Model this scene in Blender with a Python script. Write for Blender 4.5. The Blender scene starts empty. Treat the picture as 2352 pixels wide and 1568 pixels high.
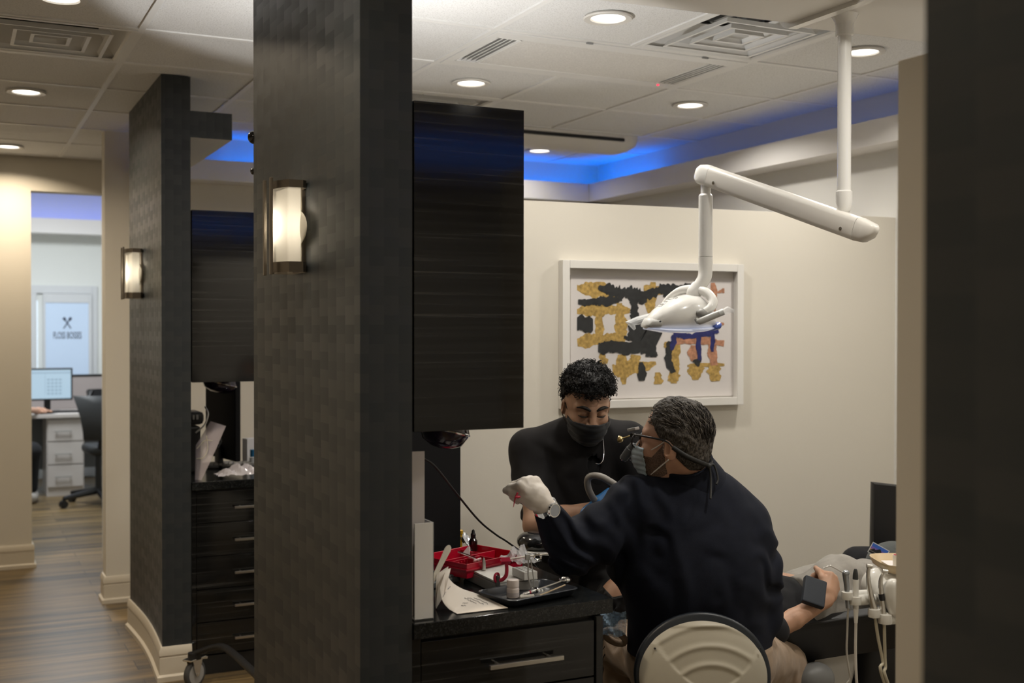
import bpy, bmesh, math, random
import numpy as np
from mathutils import Vector, Matrix, Euler

# ------------------------------------------------------------------ camera
SC = bpy.context.scene
COL = SC.collection
FPX = 2645.0
YAW, PITCH, ROLL, HC = math.radians(26.0), math.radians(-0.62), math.radians(0.06), 1.60
cy_, sy_, cp_, sp_ = math.cos(YAW), math.sin(YAW), math.cos(PITCH), math.sin(PITCH)
FW = Vector((sy_*cp_, cy_*cp_, sp_))
_R = Vector((cy_, -sy_, 0)); _U = _R.cross(FW)
RT = _R*math.cos(ROLL) + _U*math.sin(ROLL)
UP = _U*math.cos(ROLL) - _R*math.sin(ROLL)
CAM = Vector((0, 0, HC))
cam_data = bpy.data.cameras.new('camera')
cam = bpy.data.objects.new('camera', cam_data); COL.objects.link(cam)
cam.matrix_world = Matrix(((RT.x, UP.x, -FW.x, 0), (RT.y, UP.y, -FW.y, 0), (RT.z, UP.z, -FW.z, HC), (0, 0, 0, 1)))
cam_data.sensor_width = 36.0
cam_data.lens = 36.0*FPX/2352.0
cam_data.clip_start = 0.05
cam_data.dof.use_dof = True
cam_data.dof.focus_distance = 3.55
cam_data.dof.aperture_fstop = 3.2
SC.camera = cam

# ------------------------------------------------------------------ world, exposure
W = bpy.data.worlds.new('world'); SC.world = W; W.use_nodes = True
W.node_tree.nodes['Background'].inputs[0].default_value = (0.8, 0.85, 1.0, 1)
W.node_tree.nodes['Background'].inputs[1].default_value = 0.3
SC.view_settings.view_transform = 'Standard'
SC.view_settings.look = 'None'
SC.view_settings.gamma = 1.0
SC.view_settings.exposure = 0.0
SC.view_settings.use_curve_mapping = False
LAMP_W = 11.0          # watts of every ceiling downlight
LAMP_COL = (1.0, 0.945, 0.86)

def ray(x, y):
    return FW + RT*((x-1176.0)/FPX) + UP*((784.0-y)/FPX)
def dep(x, y, D): return CAM + ray(x, y)*D
def onX(x, y, X): d = ray(x, y); return CAM + d*(X/d.x)
def onY(x, y, Y): d = ray(x, y); return CAM + d*(Y/d.y)
def onZ(x, y, Z): d = ray(x, y); return CAM + d*((Z-HC)/d.z)

# ------------------------------------------------------------------ mesh helpers
class MB:
    def __init__(s):
        s.bm = bmesh.new()
    def _mat(s, faces, m):
        for f in faces: f.material_index = m
    def box(s, c, d, bev=0.0, rot=None, m=0, seg=2):
        M = Matrix.Translation(Vector(c))
        if rot is not None:
            M = M @ (rot.to_4x4() if isinstance(rot, Matrix) else Euler(rot).to_matrix().to_4x4())
        M = M @ Matrix.Diagonal((d[0], d[1], d[2], 1))
        r = bmesh.ops.create_cube(s.bm, size=1.0, matrix=M)
        vs = r['verts']
        fs = {f for v in vs for f in v.link_faces}
        s._mat(fs, m)
        if bev > 0:
            es = {e for v in vs for e in v.link_edges}
            rr = bmesh.ops.bevel(s.bm, geom=list(es), offset=bev, segments=seg, profile=0.5, affect='EDGES', clamp_overlap=True)
            s._mat(rr['faces'], m)
        return s
    def bb(s, a, b, bev=0.0, m=0):
        c = [(a[i]+b[i])/2 for i in range(3)]; d = [abs(a[i]-b[i]) for i in range(3)]
        return s.box(c, d, bev, None, m)
    def rings(s, rings, caps=True, m=0, closed=False):
        L = []
        for r in rings:
            L.append([s.bm.verts.new(Vector(p)) for p in r])
        n = len(L[0]); k = len(L)
        for i in range(k if closed else k-1):
            A, B = L[i], L[(i+1) % k]
            for j in range(n):
                f = s.bm.faces.new((A[j], A[(j+1) % n], B[(j+1) % n], B[j])); f.material_index = m
        if caps and not closed:
            f = s.bm.faces.new(list(reversed(L[0]))); f.material_index = m
            f = s.bm.faces.new(L[-1]); f.material_index = m
        return s
    def tube(s, pts, r, n=10, m=0, smooth=0, closed=False, flat=1.0, caps=True):
        P = [Vector(p) for p in pts]
        R = list(r) if isinstance(r, (list, tuple)) else [r]*len(P)
        if smooth:
            Q, RR = [], []
            k = len(P)
            rng = k if closed else k-1
            for i in range(rng):
                if closed:
                    p0, p1, p2, p3 = P[(i-1) % k], P[i], P[(i+1) % k], P[(i+2) % k]
                else:
                    p1, p2 = P[i], P[i+1]
                    p0 = P[i-1] if i > 0 else p1*2-p2
                    p3 = P[i+2] if i+2 < k else p2*2-p1
                for q in range(smooth):
                    t = q/smooth
                    Q.append(0.5*((2*p1)+(p2-p0)*t+(2*p0-5*p1+4*p2-p3)*t*t+(3*p1-p0-3*p2+p3)*t**3))
                    RR.append(R[i]*(1-t)+R[(i+1) % k]*t)
            if not closed:
                Q.append(P[-1]); RR.append(R[-1])
            P, R = Q, RR
        rings = []
        up = None
        for i, p in enumerate(P):
            if closed: t = P[(i+1) % len(P)]-P[i-1]
            elif i == 0: t = P[1]-P[0]
            elif i == len(P)-1: t = P[-1]-P[-2]
            else: t = P[i+1]-P[i-1]
            t = t.normalized() if t.length > 1e-9 else Vector((0, 0, 1))
            if up is None:
                up = Vector((0, 0, 1)) if abs(t.z) < 0.9 else Vector((1, 0, 0))
            up = (up - t*up.dot(t)); up = up.normalized() if up.length > 1e-6 else t.orthogonal().normalized()
            b = t.cross(up)
            rings.append([p + (b*math.cos(a)+up*math.sin(a)*flat)*R[i] for a in [2*math.pi*j/n for j in range(n)]])
        return s.rings(rings, caps=caps, m=m, closed=closed)
    def cyl(s, a, b, r, r2=None, n=20, m=0):
        return s.tube([a, b], [r, r if r2 is None else r2], n=n, m=m)
    def lathe(s, prof, M=None, n=24, m=0, caps=True, arc=None):
        M = M or Matrix()
        rings = [[M @ Vector((max(r, 1e-4)*math.cos(a), max(r, 1e-4)*math.sin(a), z)) for a in [2*math.pi*j/n for j in range(n)]] for r, z in prof]
        return s.rings(rings, caps=caps, m=m)
    def prism(s, poly, h, M=None, m=0, bev=0.0):
        """polygon in the local xy plane, extruded along local z from 0 to h"""
        M = M or Matrix()
        A = [s.bm.verts.new(M @ Vector((p[0], p[1], 0))) for p in poly]
        B = [s.bm.verts.new(M @ Vector((p[0], p[1], h))) for p in poly]
        n = len(A); F = []
        F.append(s.bm.faces.new(list(reversed(A)))); F.append(s.bm.faces.new(B))
        for i in range(n): F.append(s.bm.faces.new((A[i], A[(i+1) % n], B[(i+1) % n], B[i])))
        s._mat(F, m)
        if bev > 0:
            es = [e for e in F[0].edges] + [e for e in F[1].edges]
            rr = bmesh.ops.bevel(s.bm, geom=es, offset=bev, segments=2, profile=0.5, affect='EDGES', clamp_overlap=True)
            s._mat(rr['faces'], m)
        return s
    def ell(s, c, r, rot=None, m=0, n=20):
        M = Matrix.Translation(Vector(c))
        if rot is not None: M = M @ (rot.to_3x3().to_4x4() if isinstance(rot, Matrix) else Euler(rot).to_matrix().to_4x4())
        r = (r, r, r) if isinstance(r, (int, float)) else r
        M = M @ Matrix.Diagonal((r[0], r[1], r[2], 1))
        rr = bmesh.ops.create_uvsphere(s.bm, u_segments=n, v_segments=max(8, n//2), radius=1.0, matrix=M)
        s._mat({f for v in rr['verts'] for f in v.link_faces}, m)
        return s
    def grid(s, fn, nu, nv, m=0, thick=0.0):
        """surface from fn(u,v) for u, v in 0..1; closed slab when thick > 0 (fn returns (point, normal))"""
        A, B = [], []
        for i in range(nu+1):
            a, b = [], []
            for j in range(nv+1):
                p = fn(i/nu, j/nv)
                if thick > 0:
                    p, nn = p; b.append(s.bm.verts.new(Vector(p)-Vector(nn)*thick))
                a.append(s.bm.verts.new(Vector(p)))
            A.append(a); B.append(b)
        F = []
        for i in range(nu):
            for j in range(nv):
                F.append(s.bm.faces.new((A[i][j], A[i+1][j], A[i+1][j+1], A[i][j+1])))
                if thick > 0: F.append(s.bm.faces.new((B[i][j+1], B[i+1][j+1], B[i+1][j], B[i][j])))
        if thick > 0:
            for i in range(nu):
                F.append(s.bm.faces.new((A[i+1][0], A[i][0], B[i][0], B[i+1][0])))
                F.append(s.bm.faces.new((A[i][nv], A[i+1][nv], B[i+1][nv], B[i][nv])))
            for j in range(nv):
                F.append(s.bm.faces.new((A[0][j], A[0][j+1], B[0][j+1], B[0][j])))
                F.append(s.bm.faces.new((A[nu][j+1], A[nu][j], B[nu][j], B[nu][j+1])))
        s._mat(F, m)
        return s
    def raw(s, V, Fc, m=0):
        vs = [s.bm.verts.new(Vector(v)) for v in V]
        for f in Fc:
            try:
                q = s.bm.faces.new([vs[i] for i in f]); q.material_index = m
            except ValueError: pass
        return s

ORG = {}
def tag(o, label=None, cat=None, group=None, kind=None):
    if label: o['label'] = label
    if cat: o['category'] = cat
    if group: o['group'] = group
    if kind: o['kind'] = kind
    return o
def finish_mesh(me, mats, ang=35):
    for m in (mats if isinstance(mats, (list, tuple)) else [mats]): me.materials.append(m)
    me.polygons.foreach_set('use_smooth', [True]*len(me.polygons))
    if ang < 179: me.set_sharp_from_angle(angle=math.radians(ang))
def obj(name, mb, mats, parent=None, org=None, ang=35, recalc=True):
    """link the shapes of mb as ONE mesh object; world coordinates in, parent-local geometry out"""
    bm = mb.bm
    if recalc: bmesh.ops.recalc_face_normals(bm, faces=bm.faces)
    if parent is not None: o0 = ORG[parent.name]
    elif org is not None: o0 = Vector(org)
    else:
        xs = [v.co for v in bm.verts]
        lo = [min(c[i] for c in xs) for i in range(3)]; hi = [max(c[i] for c in xs) for i in range(3)]
        o0 = Vector(((lo[0]+hi[0])/2, (lo[1]+hi[1])/2, lo[2]))
    bmesh.ops.translate(bm, verts=bm.verts, vec=-o0)
    me = bpy.data.meshes.new(name); bm.to_mesh(me); bm.free()
    finish_mesh(me, mats, ang)
    o = bpy.data.objects.new(name, me); COL.objects.link(o)
    if ang <= 50:
        wn = o.modifiers.new('weighted_normals', 'WEIGHTED_NORMAL'); wn.keep_sharp = True; wn.weight = 60
    if parent is not None: o.parent = parent
    else: o.location = o0
    ORG[o.name] = o0
    return o
def thing(name, loc, label, cat, group=None):
    o = bpy.data.objects.new(name, None); COL.objects.link(o)
    o.location = Vector(loc); o.empty_display_size = 0.05
    ORG[o.name] = Vector(loc)
    return tag(o, label, cat, group)
def struct(name, mb, mats, ang=30):
    return tag(obj(name, mb, mats, org=(0, 0, 0), ang=ang), kind='structure')
def copy_tree(root, loc, label=None, parent=None):
    c = root.copy(); COL.objects.link(c)
    if parent is None:
        c.location = Vector(loc); ORG[c.name] = Vector(loc)
        if label: c['label'] = label
    else: c.parent = parent
    for ch in list(root.children): copy_tree(ch, None, None, c)
    return c
def frameM(o, x, y, z):
    """matrix with columns x, y, z at origin o"""
    return Matrix(((x[0], y[0], z[0], o[0]), (x[1], y[1], z[1], o[1]), (x[2], y[2], z[2], o[2]), (0, 0, 0, 1)))

# ------------------------------------------------------------------ materials
def mat(name, col, rough=0.5, metal=0.0, coat=0.0, emit=None, es=0.0, trans=0.0, ior=1.45, bump=0.0, bscale=200.0, var=0.0, vscale=8.0, sheen=0.0, alpha=1.0, spec=0.5, stretch=None, sss=0.0):
    m = bpy.data.materials.new(name); m.use_nodes = True
    nt = m.node_tree; b = nt.nodes['Principled BSDF']
    b.inputs['Base Color'].default_value = (*col, 1)
    b.inputs['Roughness'].default_value = rough
    b.inputs['Metallic'].default_value = metal
    b.inputs['Coat Weight'].default_value = coat
    b.inputs['Coat Roughness'].default_value = 0.06
    b.inputs['Transmission Weight'].default_value = trans
    b.inputs['IOR'].default_value = ior
    b.inputs['Specular IOR Level'].default_value = spec
    b.inputs['Sheen Weight'].default_value = sheen
    b.inputs['Alpha'].default_value = alpha
    if sss > 0:
        b.inputs['Subsurface Weight'].default_value = sss
        b.inputs['Subsurface Radius'].default_value = (1.0, 0.35, 0.2)
        b.inputs['Subsurface Scale'].default_value = 0.006
    if emit:
        b.inputs['Emission Color'].default_value = (*emit, 1); b.inputs['Emission Strength'].default_value = es
    tc = None
    if bump > 0 or var > 0:
        tc = nt.nodes.new('ShaderNodeTexCoord')
        mp = nt.nodes.new('ShaderNodeMapping'); nt.links.new(tc.outputs['Object'], mp.inputs['Vector'])
        if stretch: mp.inputs['Scale'].default_value = stretch
    if bump > 0:
        n = nt.nodes.new('ShaderNodeTexNoise'); n.inputs['Scale'].default_value = bscale; n.inputs['Detail'].default_value = 3
        nt.links.new(mp.outputs['Vector'], n.inputs['Vector'])
        bp = nt.nodes.new('ShaderNodeBump'); bp.inputs['Strength'].default_value = bump; bp.inputs['Distance'].default_value = 0.002
        nt.links.new(n.outputs['Fac'], bp.inputs['Height']); nt.links.new(bp.outputs['Normal'], b.inputs['Normal'])
    if var > 0:
        n2 = nt.nodes.new('ShaderNodeTexNoise'); n2.inputs['Scale'].default_value = vscale; n2.inputs['Detail'].default_value = 4
        nt.links.new(mp.outputs['Vector'], n2.inputs['Vector'])
        mr = nt.nodes.new('ShaderNodeMapRange'); mr.inputs['From Min'].default_value = 0.3; mr.inputs['From Max'].default_value = 0.7
        mr.inputs['To Min'].default_value = 1-var; mr.inputs['To Max'].default_value = 1+var
        nt.links.new(n2.outputs['Fac'], mr.inputs['Value'])
        mx = nt.nodes.new('ShaderNodeMix'); mx.data_type = 'RGBA'; mx.blend_type = 'MULTIPLY'; mx.inputs['Factor'].default_value = 1
        mx.inputs['A'].default_value = (*col, 1)
        nt.links.new(mr.outputs['Result'], mx.inputs['B']); nt.links.new(mx.outputs['Result'], b.inputs['Base Color'])
    return m

def nodes_of(m):
    nt = m.node_tree
    def N(t, **kw):
        n = nt.nodes.new(t)
        for k, v in kw.items():
            if k in n.bl_rna.properties: setattr(n, k, v)
            else: n.inputs[k].default_value = v
        return n
    return nt, N, nt.links.new, nt.nodes['Principled BSDF']
def math_node(N, L, op, a, b=None):
    n = N('ShaderNodeMath', operation=op)
    for i, v in enumerate((a, b)):
        if v is None: continue
        if isinstance(v, (int, float)): n.inputs[i].default_value = v
        else: L(v, n.inputs[i])
    return n.outputs[0]

def wallpaper_mat():
    m = mat('charcoal_block_wallpaper', (0.03, 0.035, 0.037), 0.5)
    nt, N, L, b = nodes_of(m)
    tc = N('ShaderNodeTexCoord'); sep = N('ShaderNodeSeparateXYZ'); L(tc.outputs['Object'], sep.inputs[0])
    # woven blocks: narrow columns, every other one shifted by half a block
    us = math_node(N, L, 'ADD', math_node(N, L, 'DIVIDE', sep.outputs['X'], 0.037), math_node(N, L, 'DIVIDE', sep.outputs['Y'], 0.080)); uf = math_node(N, L, 'FLOOR', us)
    par = math_node(N, L, 'MODULO', uf, 2.0); par = math_node(N, L, 'ABSOLUTE', par)
    vs = math_node(N, L, 'DIVIDE', sep.outputs['Z'], 0.046)
    vs = math_node(N, L, 'ADD', vs, math_node(N, L, 'MULTIPLY', par, 0.5)); vf = math_node(N, L, 'FLOOR', vs)
    cmb = N('ShaderNodeCombineXYZ'); L(uf, cmb.inputs[0]); L(vf, cmb.inputs[1])
    wn = N('ShaderNodeTexWhiteNoise', noise_dimensions='2D'); L(cmb.outputs[0], wn.inputs['Vector'])
    chk = math_node(N, L, 'ABSOLUTE', math_node(N, L, 'MODULO', math_node(N, L, 'ADD', uf, vf), 2.0))
    val = math_node(N, L, 'ADD', math_node(N, L, 'MULTIPLY', wn.outputs['Value'], 0.28), math_node(N, L, 'MULTIPLY', chk, 0.34))
    val = math_node(N, L, 'ADD', val, math_node(N, L, 'MULTIPLY', math_node(N, L, 'FRACT', us), 0.38))
    ns = N('ShaderNodeTexNoise', Scale=260.0); L(tc.outputs['Object'], ns.inputs['Vector'])
    val2 = math_node(N, L, 'ADD', val, math_node(N, L, 'MULTIPLY', math_node(N, L, 'SUBTRACT', ns.outputs['Fac'], 0.5), 0.5))
    cr = N('ShaderNodeValToRGB'); L(val2, cr.inputs[0])
    cr.color_ramp.elements[0].color = (0.017, 0.0222, 0.0255, 1); cr.color_ramp.elements[0].position = 0.1
    cr.color_ramp.elements[1].color = (0.034, 0.0365, 0.0385, 1); cr.color_ramp.elements[1].position = 1.0
    L(cr.outputs[0], b.inputs['Base Color'])
    rr = N('ShaderNodeMapRange'); rr.inputs['To Min'].default_value = 0.5; rr.inputs['To Max'].default_value = 0.36
    L(val, rr.inputs['Value']); L(rr.outputs[0], b.inputs['Roughness'])
    bp = N('ShaderNodeBump', Strength=0.25, Distance=0.001); L(val2, bp.inputs['Height']); L(bp.outputs[0], b.inputs['Normal'])
    return m

def cabinet_mat():
    m = mat('dark_streaked_gloss_laminate', (0.012, 0.012, 0.012), 0.12)
    nt, N, L, b = nodes_of(m)
    tc = N('ShaderNodeTexCoord'); mp = N('ShaderNodeMapping'); L(tc.outputs['Object'], mp.inputs[0])
    mp.inputs['Scale'].default_value = (1.2, 1.2, 95)
    n1 = N('ShaderNodeTexNoise', Scale=1.0, Detail=5.0, Roughness=0.62); L(mp.outputs[0], n1.inputs['Vector'])
    cr = N('ShaderNodeValToRGB'); L(n1.outputs['Fac'], cr.inputs[0])
    e = cr.color_ramp.elements
    e[0].color = (0.0075, 0.0076, 0.0076, 1); e[0].position = 0.44
    e[1].color = (0.085, 0.083, 0.078, 1); e[1].position = 0.76
    e.new(0.62).color = (0.0150, 0.0152, 0.0150, 1)
    L(cr.outputs[0], b.inputs['Base Color'])
    b.inputs['Roughness'].default_value = 0.085; b.inputs['IOR'].default_value = 1.52
    return m

def floor_mat():
    m = mat('wood_plank_floor', (0.3, 0.2, 0.1), 0.38)
    nt, N, L, b = nodes_of(m)
    tc = N('ShaderNodeTexCoord')
    br = N('ShaderNodeTexBrick'); L(tc.outputs['Object'], br.inputs['Vector'])
    br.inputs['Scale'].default_value = 1.0; br.inputs['Brick Width'].default_value = 1.25; br.inputs['Row Height'].default_value = 0.165
    br.inputs['Mortar Size'].default_value = 0.0022; br.inputs['Mortar Smooth'].default_value = 0.2; br.offset = 0.37; br.offset_frequency = 2
    br.inputs['Color1'].default_value = (0, 0, 0, 1); br.inputs['Color2'].default_value = (1, 1, 1, 1); br.inputs['Mortar'].default_value = (0.5, 0.5, 0.5, 1)
    mp = N('ShaderNodeMapping'); mp.inputs['Scale'].default_value = (0.9, 16, 1); L(tc.outputs['Object'], mp.inputs[0])
    off = N('ShaderNodeVectorMath', operation='ADD'); L(mp.outputs[0], off.inputs[0]); L(br.outputs['Color'], off.inputs[1])
    n1 = N('ShaderNodeTexNoise', Scale=1.0, Detail=6.0, Roughness=0.6, Distortion=0.4); L(off.outputs[0], n1.inputs['Vector'])
    v = math_node(N, L, 'ADD', math_node(N, L, 'MULTIPLY', n1.outputs['Fac'], 1.0), math_node(N, L, 'MULTIPLY', math_node(N, L, 'SUBTRACT', br.outputs['Color'], 0.5), 0.16))
    cr = N('ShaderNodeValToRGB'); L(v, cr.inputs[0])
    e = cr.color_ramp.elements
    e[0].color = (0.036, 0.026, 0.016, 1); e[0].position = 0.30
    e[1].color = (0.25, 0.168, 0.076, 1); e[1].position = 0.72
    e.new(0.42).color = (0.082, 0.058, 0.030, 1)
    e.new(0.55).color = (0.150, 0.102, 0.045, 1)
    mx = N('ShaderNodeMix', data_type='RGBA'); L(br.outputs['Fac'], mx.inputs['Factor']); L(cr.outputs[0], mx.inputs['A'])
    mx.inputs['B'].default_value = (0.02, 0.014, 0.009, 1); L(mx.outputs['Result'], b.inputs['Base Color'])
    bp = N('ShaderNodeBump', Strength=0.3, Distance=0.002); L(math_node(N, L, 'SUBTRACT', n1.outputs['Fac'], br.outputs['Fac']), bp.inputs['Height']); L(bp.outputs[0], b.inputs['Normal'])
    return m

def granite_mat():
    m = mat('black_speckled_stone', (0.012, 0.013, 0.014), 0.16)
    nt, N, L, b = nodes_of(m)
    tc = N('ShaderNodeTexCoord'); vo = N('ShaderNodeTexVoronoi', Scale=330.0); L(tc.outputs['Object'], vo.inputs['Vector'])
    n1 = N('ShaderNodeTexNoise', Scale=120.0, Detail=3.0); L(tc.outputs['Object'], n1.inputs['Vector'])
    cr = N('ShaderNodeValToRGB'); L(math_node(N, L, 'MULTIPLY', vo.outputs['Color'], n1.outputs['Fac']), cr.inputs[0])
    cr.color_ramp.elements[0].color = (0.006, 0.007, 0.0075, 1); cr.color_ramp.elements[0].position = 0.25
    cr.color_ramp.elements[1].color = (0.034, 0.035, 0.035, 1); cr.color_ramp.elements[1].position = 0.62
    L(cr.outputs[0], b.inputs['Base Color'])
    return m

def tile_mat():
    m = mat('pitted_ceiling_tile', (0.76, 0.75, 0.72), 0.9)
    nt, N, L, b = nodes_of(m)
    tc = N('ShaderNodeTexCoord'); n1 = N('ShaderNodeTexNoise', Scale=170.0, Detail=2.0); L(tc.outputs['Object'], n1.inputs['Vector'])
    cr = N('ShaderNodeValToRGB'); L(n1.outputs['Fac'], cr.inputs[0])
    cr.color_ramp.elements[0].color = (0.60, 0.60, 0.595, 1); cr.color_ramp.elements[0].position = 0.30
    cr.color_ramp.elements[1].color = (0.76, 0.765, 0.765, 1); cr.color_ramp.elements[1].position = 0.50
    L(cr.outputs[0], b.inputs['Base Color'])
    bp = N('ShaderNodeBump', Strength=0.5, Distance=0.002); L(n1.outputs['Fac'], bp.inputs['Height']); L(bp.outputs[0], b.inputs['Normal'])
    return m

M_WALL = mat('beige_wall_paint', (0.67, 0.63, 0.55), 0.75, bump=0.12, bscale=350)
M_WALLW = mat('pale_wall_paint', (0.70, 0.69, 0.66), 0.75, bump=0.1, bscale=350)
M_COVE = mat('white_cove_paint', (0.74, 0.72, 0.70), 0.7)
M_BASE = mat('cream_baseboard', (0.62, 0.56, 0.46), 0.4)
M_PAPER = wallpaper_mat()
M_CAB = cabinet_mat()
M_CABIN = mat('dark_cabinet_carcass', (0.016, 0.016, 0.016), 0.4)
M_FLOOR = floor_mat()
M_STONE = granite_mat()
M_TILE = tile_mat()
M_BAR = mat('white_grid_bar', (0.78, 0.78, 0.77), 0.45)
M_PLEN = mat('dark_plenum', (0.05, 0.05, 0.05), 0.9)
M_STEEL = mat('brushed_steel', (0.62, 0.60, 0.56), 0.3, 1.0)
M_CHROME = mat('chrome', (0.78, 0.78, 0.78), 0.12, 1.0)
M_BRONZE = mat('brushed_pewter', (0.26, 0.225, 0.185), 0.42, 1.0)
M_WHITE = mat('white_enamel', (0.78, 0.77, 0.74), 0.25, coat=0.4)
M_WPLAS = mat('white_plastic', (0.74, 0.73, 0.70), 0.4)
M_GPLAS = mat('grey_plastic', (0.33, 0.325, 0.31), 0.45)
M_BPLAS = mat('black_plastic', (0.012, 0.012, 0.013), 0.35)
M_BRUB = mat('black_rubber', (0.012, 0.012, 0.012), 0.6)
M_DUCT = mat('galvanised_duct', (0.35, 0.36, 0.36), 0.45, 0.6)
# ------------------------------------------------------------------ structure
CZ = 2.75
PX0, PX1 = 0.86, 0.99               # wallpapered partitions: faces
PARTS = [(-0.22, 0.84), (2.573, 3.62), (5.385, 6.42)]
XW = 4.12                           # outer wall of the treatment bays
YE = 7.06                           # end wall of the treatment bays
YO = 8.34                           # corridor end wall
YF = 13.2                           # far office wall
XL = -1.25                          # left corridor wall
YB = -1.5

mb = MB(); mb.bb((XL-.1, YB-.1, -0.1), (XW+.2, YO+.2, 0.0)); mb.bb((XL-.1, YO+.2, -0.1), (XW+.2, YF+.2, 0.0)); struct('floor', mb, M_FLOOR)

# ceiling: lay-in tiles and the exposed grid
XG = [0.666+0.61*k for k in range(-3, 7)]
YG = [4.012+0.61*k for k in range(-11, 8)]
DIFF = [(2.496, 3.402), (1.886+0.61*0, 5.232), (0.056, 4.622+0.0)]
def is_open(x, y):
    return (abs(x-2.496) < .05 and abs(y-3.402) < .05) or (abs(x-1.886) < .05 and abs(y-5.232) < .05) or (abs(x-0.056) < .05 and abs(y-4.622) < .05) \
        or (abs(y-4.012) < .05 and (abs(x-1.886) < .05 or abs(x-2.496) < .05))
mb = MB()
tile_c = mb
for i in range(len(XG)-1):
    for j in range(len(YG)-1):
        x0, x1, y0, y1 = XG[i], XG[i+1], YG[j], YG[j+1]
        if is_open(x0, y0): continue
        if y1 > YO+.05: continue
        tile_c.bb((x0, y0, CZ+.004), (x1, y1, CZ+.02), m=0)
w = .0125
for x in XG:
    if abs(x-0.056) < .01: rng = [(4.622, 5.232)]
    elif abs(x-2.496) < .01: rng = [(YG[0], 4.012), (4.622, YG[-1])]
    else: rng = [(YG[0], YG[-1])]
    for a, b in rng: mb.bb((x-w, a, CZ-.002), (x+w, b, CZ+.012), m=1)
for y in YG:
    mb.bb((XG[0], y-w, CZ-.0015), (XG[-1], y+w, CZ+.012), m=1)
mb.bb((XL-.1, YB-.1, CZ+.30), (XW+.2, YO, CZ+.35), m=2)
mb.bb((XL-.1, YO, CZ+.40), (XW+.2, YF+.2, CZ+.50), m=3)
mb.bb((XL-.1, YO, CZ), (XL, YF+.2, CZ+.5), m=3)
struct('ceiling', mb, [M_TILE, M_BAR, M_PLEN, M_WALLW])

def base_run(mb, a, b, n, h=0.155, m=0):
    """moulded baseboard along a->b on the side of the normal n"""
    a, b, n = Vector(a), Vector(b), Vector(n)
    prof = [(0.0, 0.0), (0.026, 0.0), (0.026, 0.022), (0.014, 0.030), (0.014, 0.105), (0.011, 0.108), (0.011, 0.112), (0.016, 0.116), (0.016, 0.138), (0.008, h), (0.0, h)]
    mb.rings([[p + n*q + Vector((0, 0, z)) for q, z in prof] for p in (a, b)], m=m)

def base_path(mb, pts, ns, h=0.155, m=0):
    """moulded baseboard along a polyline; ns = outward normal of each segment, mitred at the corners"""
    prof = [(0.0, 0.0), (0.026, 0.0), (0.026, 0.022), (0.014, 0.030), (0.014, 0.105), (0.011, 0.108), (0.011, 0.112), (0.016, 0.116), (0.016, 0.138), (0.008, h), (0.0, h)]
    R_ = []
    for i, p in enumerate(pts):
        a = Vector(ns[max(0, i-1)]); b = Vector(ns[min(len(ns)-1, i)])
        o = a if (a-b).length < 1e-4 else (a+b)/(1+a.dot(b))
        R_.append([Vector(p)+o*q+Vector((0, 0, z)) for q, z in prof])
    mb.rings(R_, m=m)
# partitions: gently bowed corridor face, wallpaper all round
def partition(name, y0, y1, base_name):
    mb = MB()
    n = 14
    left = []
    for i in range(n+1):
        t = i/n
        left.append((PX0 - 0.0 + 0.021*math.sin(math.pi*t), y0+(y1-y0)*t))
    # straight under the ceiling, gently bowed at the floor
    mb.rings([[(PX0+(x-PX0)*(1-z/CZ), y, z) for x, y in left]+[(PX1, y1, z), (PX1, y0, z)] for z in (0.0, .2, .9, 1.8, CZ-.001)])
    o = struct(name, mb, M_PAPER)
    mb = MB()
    base_path(mb, [(PX1, y0, 0)]+[(a[0], a[1], 0) for a in left], [(0, -1, 0)]+[(-1, 0, 0)]*n)
    struct(base_name, mb, M_BASE)
partition('wall_near', *PARTS[0], 'baseboard_near')
partition('wall_middle', *PARTS[1], 'baseboard_middle')
partition('wall_far', *PARTS[2], 'baseboard_far')

# bay dividers, 2.14 m high
ang = math.atan2(4.213-4.351, 4.067-2.179)
dv = Vector((math.cos(ang), math.sin(ang), 0)); dn = Vector((-dv.y, dv.x, 0))
P0 = Vector((2.179, 4.351, 0)) + dv*((1.72-2.179)/dv.x)
P1 = Vector((2.179, 4.351, 0)) + dv*((XW-2.179)/dv.x)
mb = MB(); mb.prism([(P0.x, P0.y), (P1.x, P1.y), (P1.x, P1.y+.2), (P0.x+dn.x*.2, P0.y+.2)], 2.143, bev=0.002)
struct('wall_divider', mb, M_WALL)
mb = MB(); mb.bb((1.716, 1.54, 0), (XW, 1.748, 2.14), 0.002); struct('wall_partition', mb, M_WALL)
mb = MB(); base_run(mb, (1.74, 4.37, 0), (XW, 4.21, 0), (0, -1, 0)); base_run(mb, (1.716, 1.54, 0), (1.716, 1.748, 0), (-1, 0, 0)); struct('baseboard_divider', mb, M_BASE)

mb = MB(); mb.bb((XW, YB, 0), (XW+.12, YE+.3, CZ+.1)); struct('wall_right', mb, M_WALLW)
mb = MB(); mb.bb((0.81, YE, 0), (XW+.12, YE+.14, CZ+.01)); struct('wall_back', mb, M_WALL)
mb = MB(); base_path(mb, [(.99, YE, 0), (.81, YE, 0), (.81, YE+.14, 0)], [(0, -1, 0), (-1, 0, 0)]); struct('baseboard_back', mb, M_BASE)
mb = MB(); mb.bb((XL, YB-.12, 0), (XW+.12, YB, CZ+.1)); struct('wall_front', mb, M_WALL)
mb = MB(); mb.bb((XL-.12, YB, 0), (XL, YF, CZ+.45)); struct('wall_left', mb, M_WALL)
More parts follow.
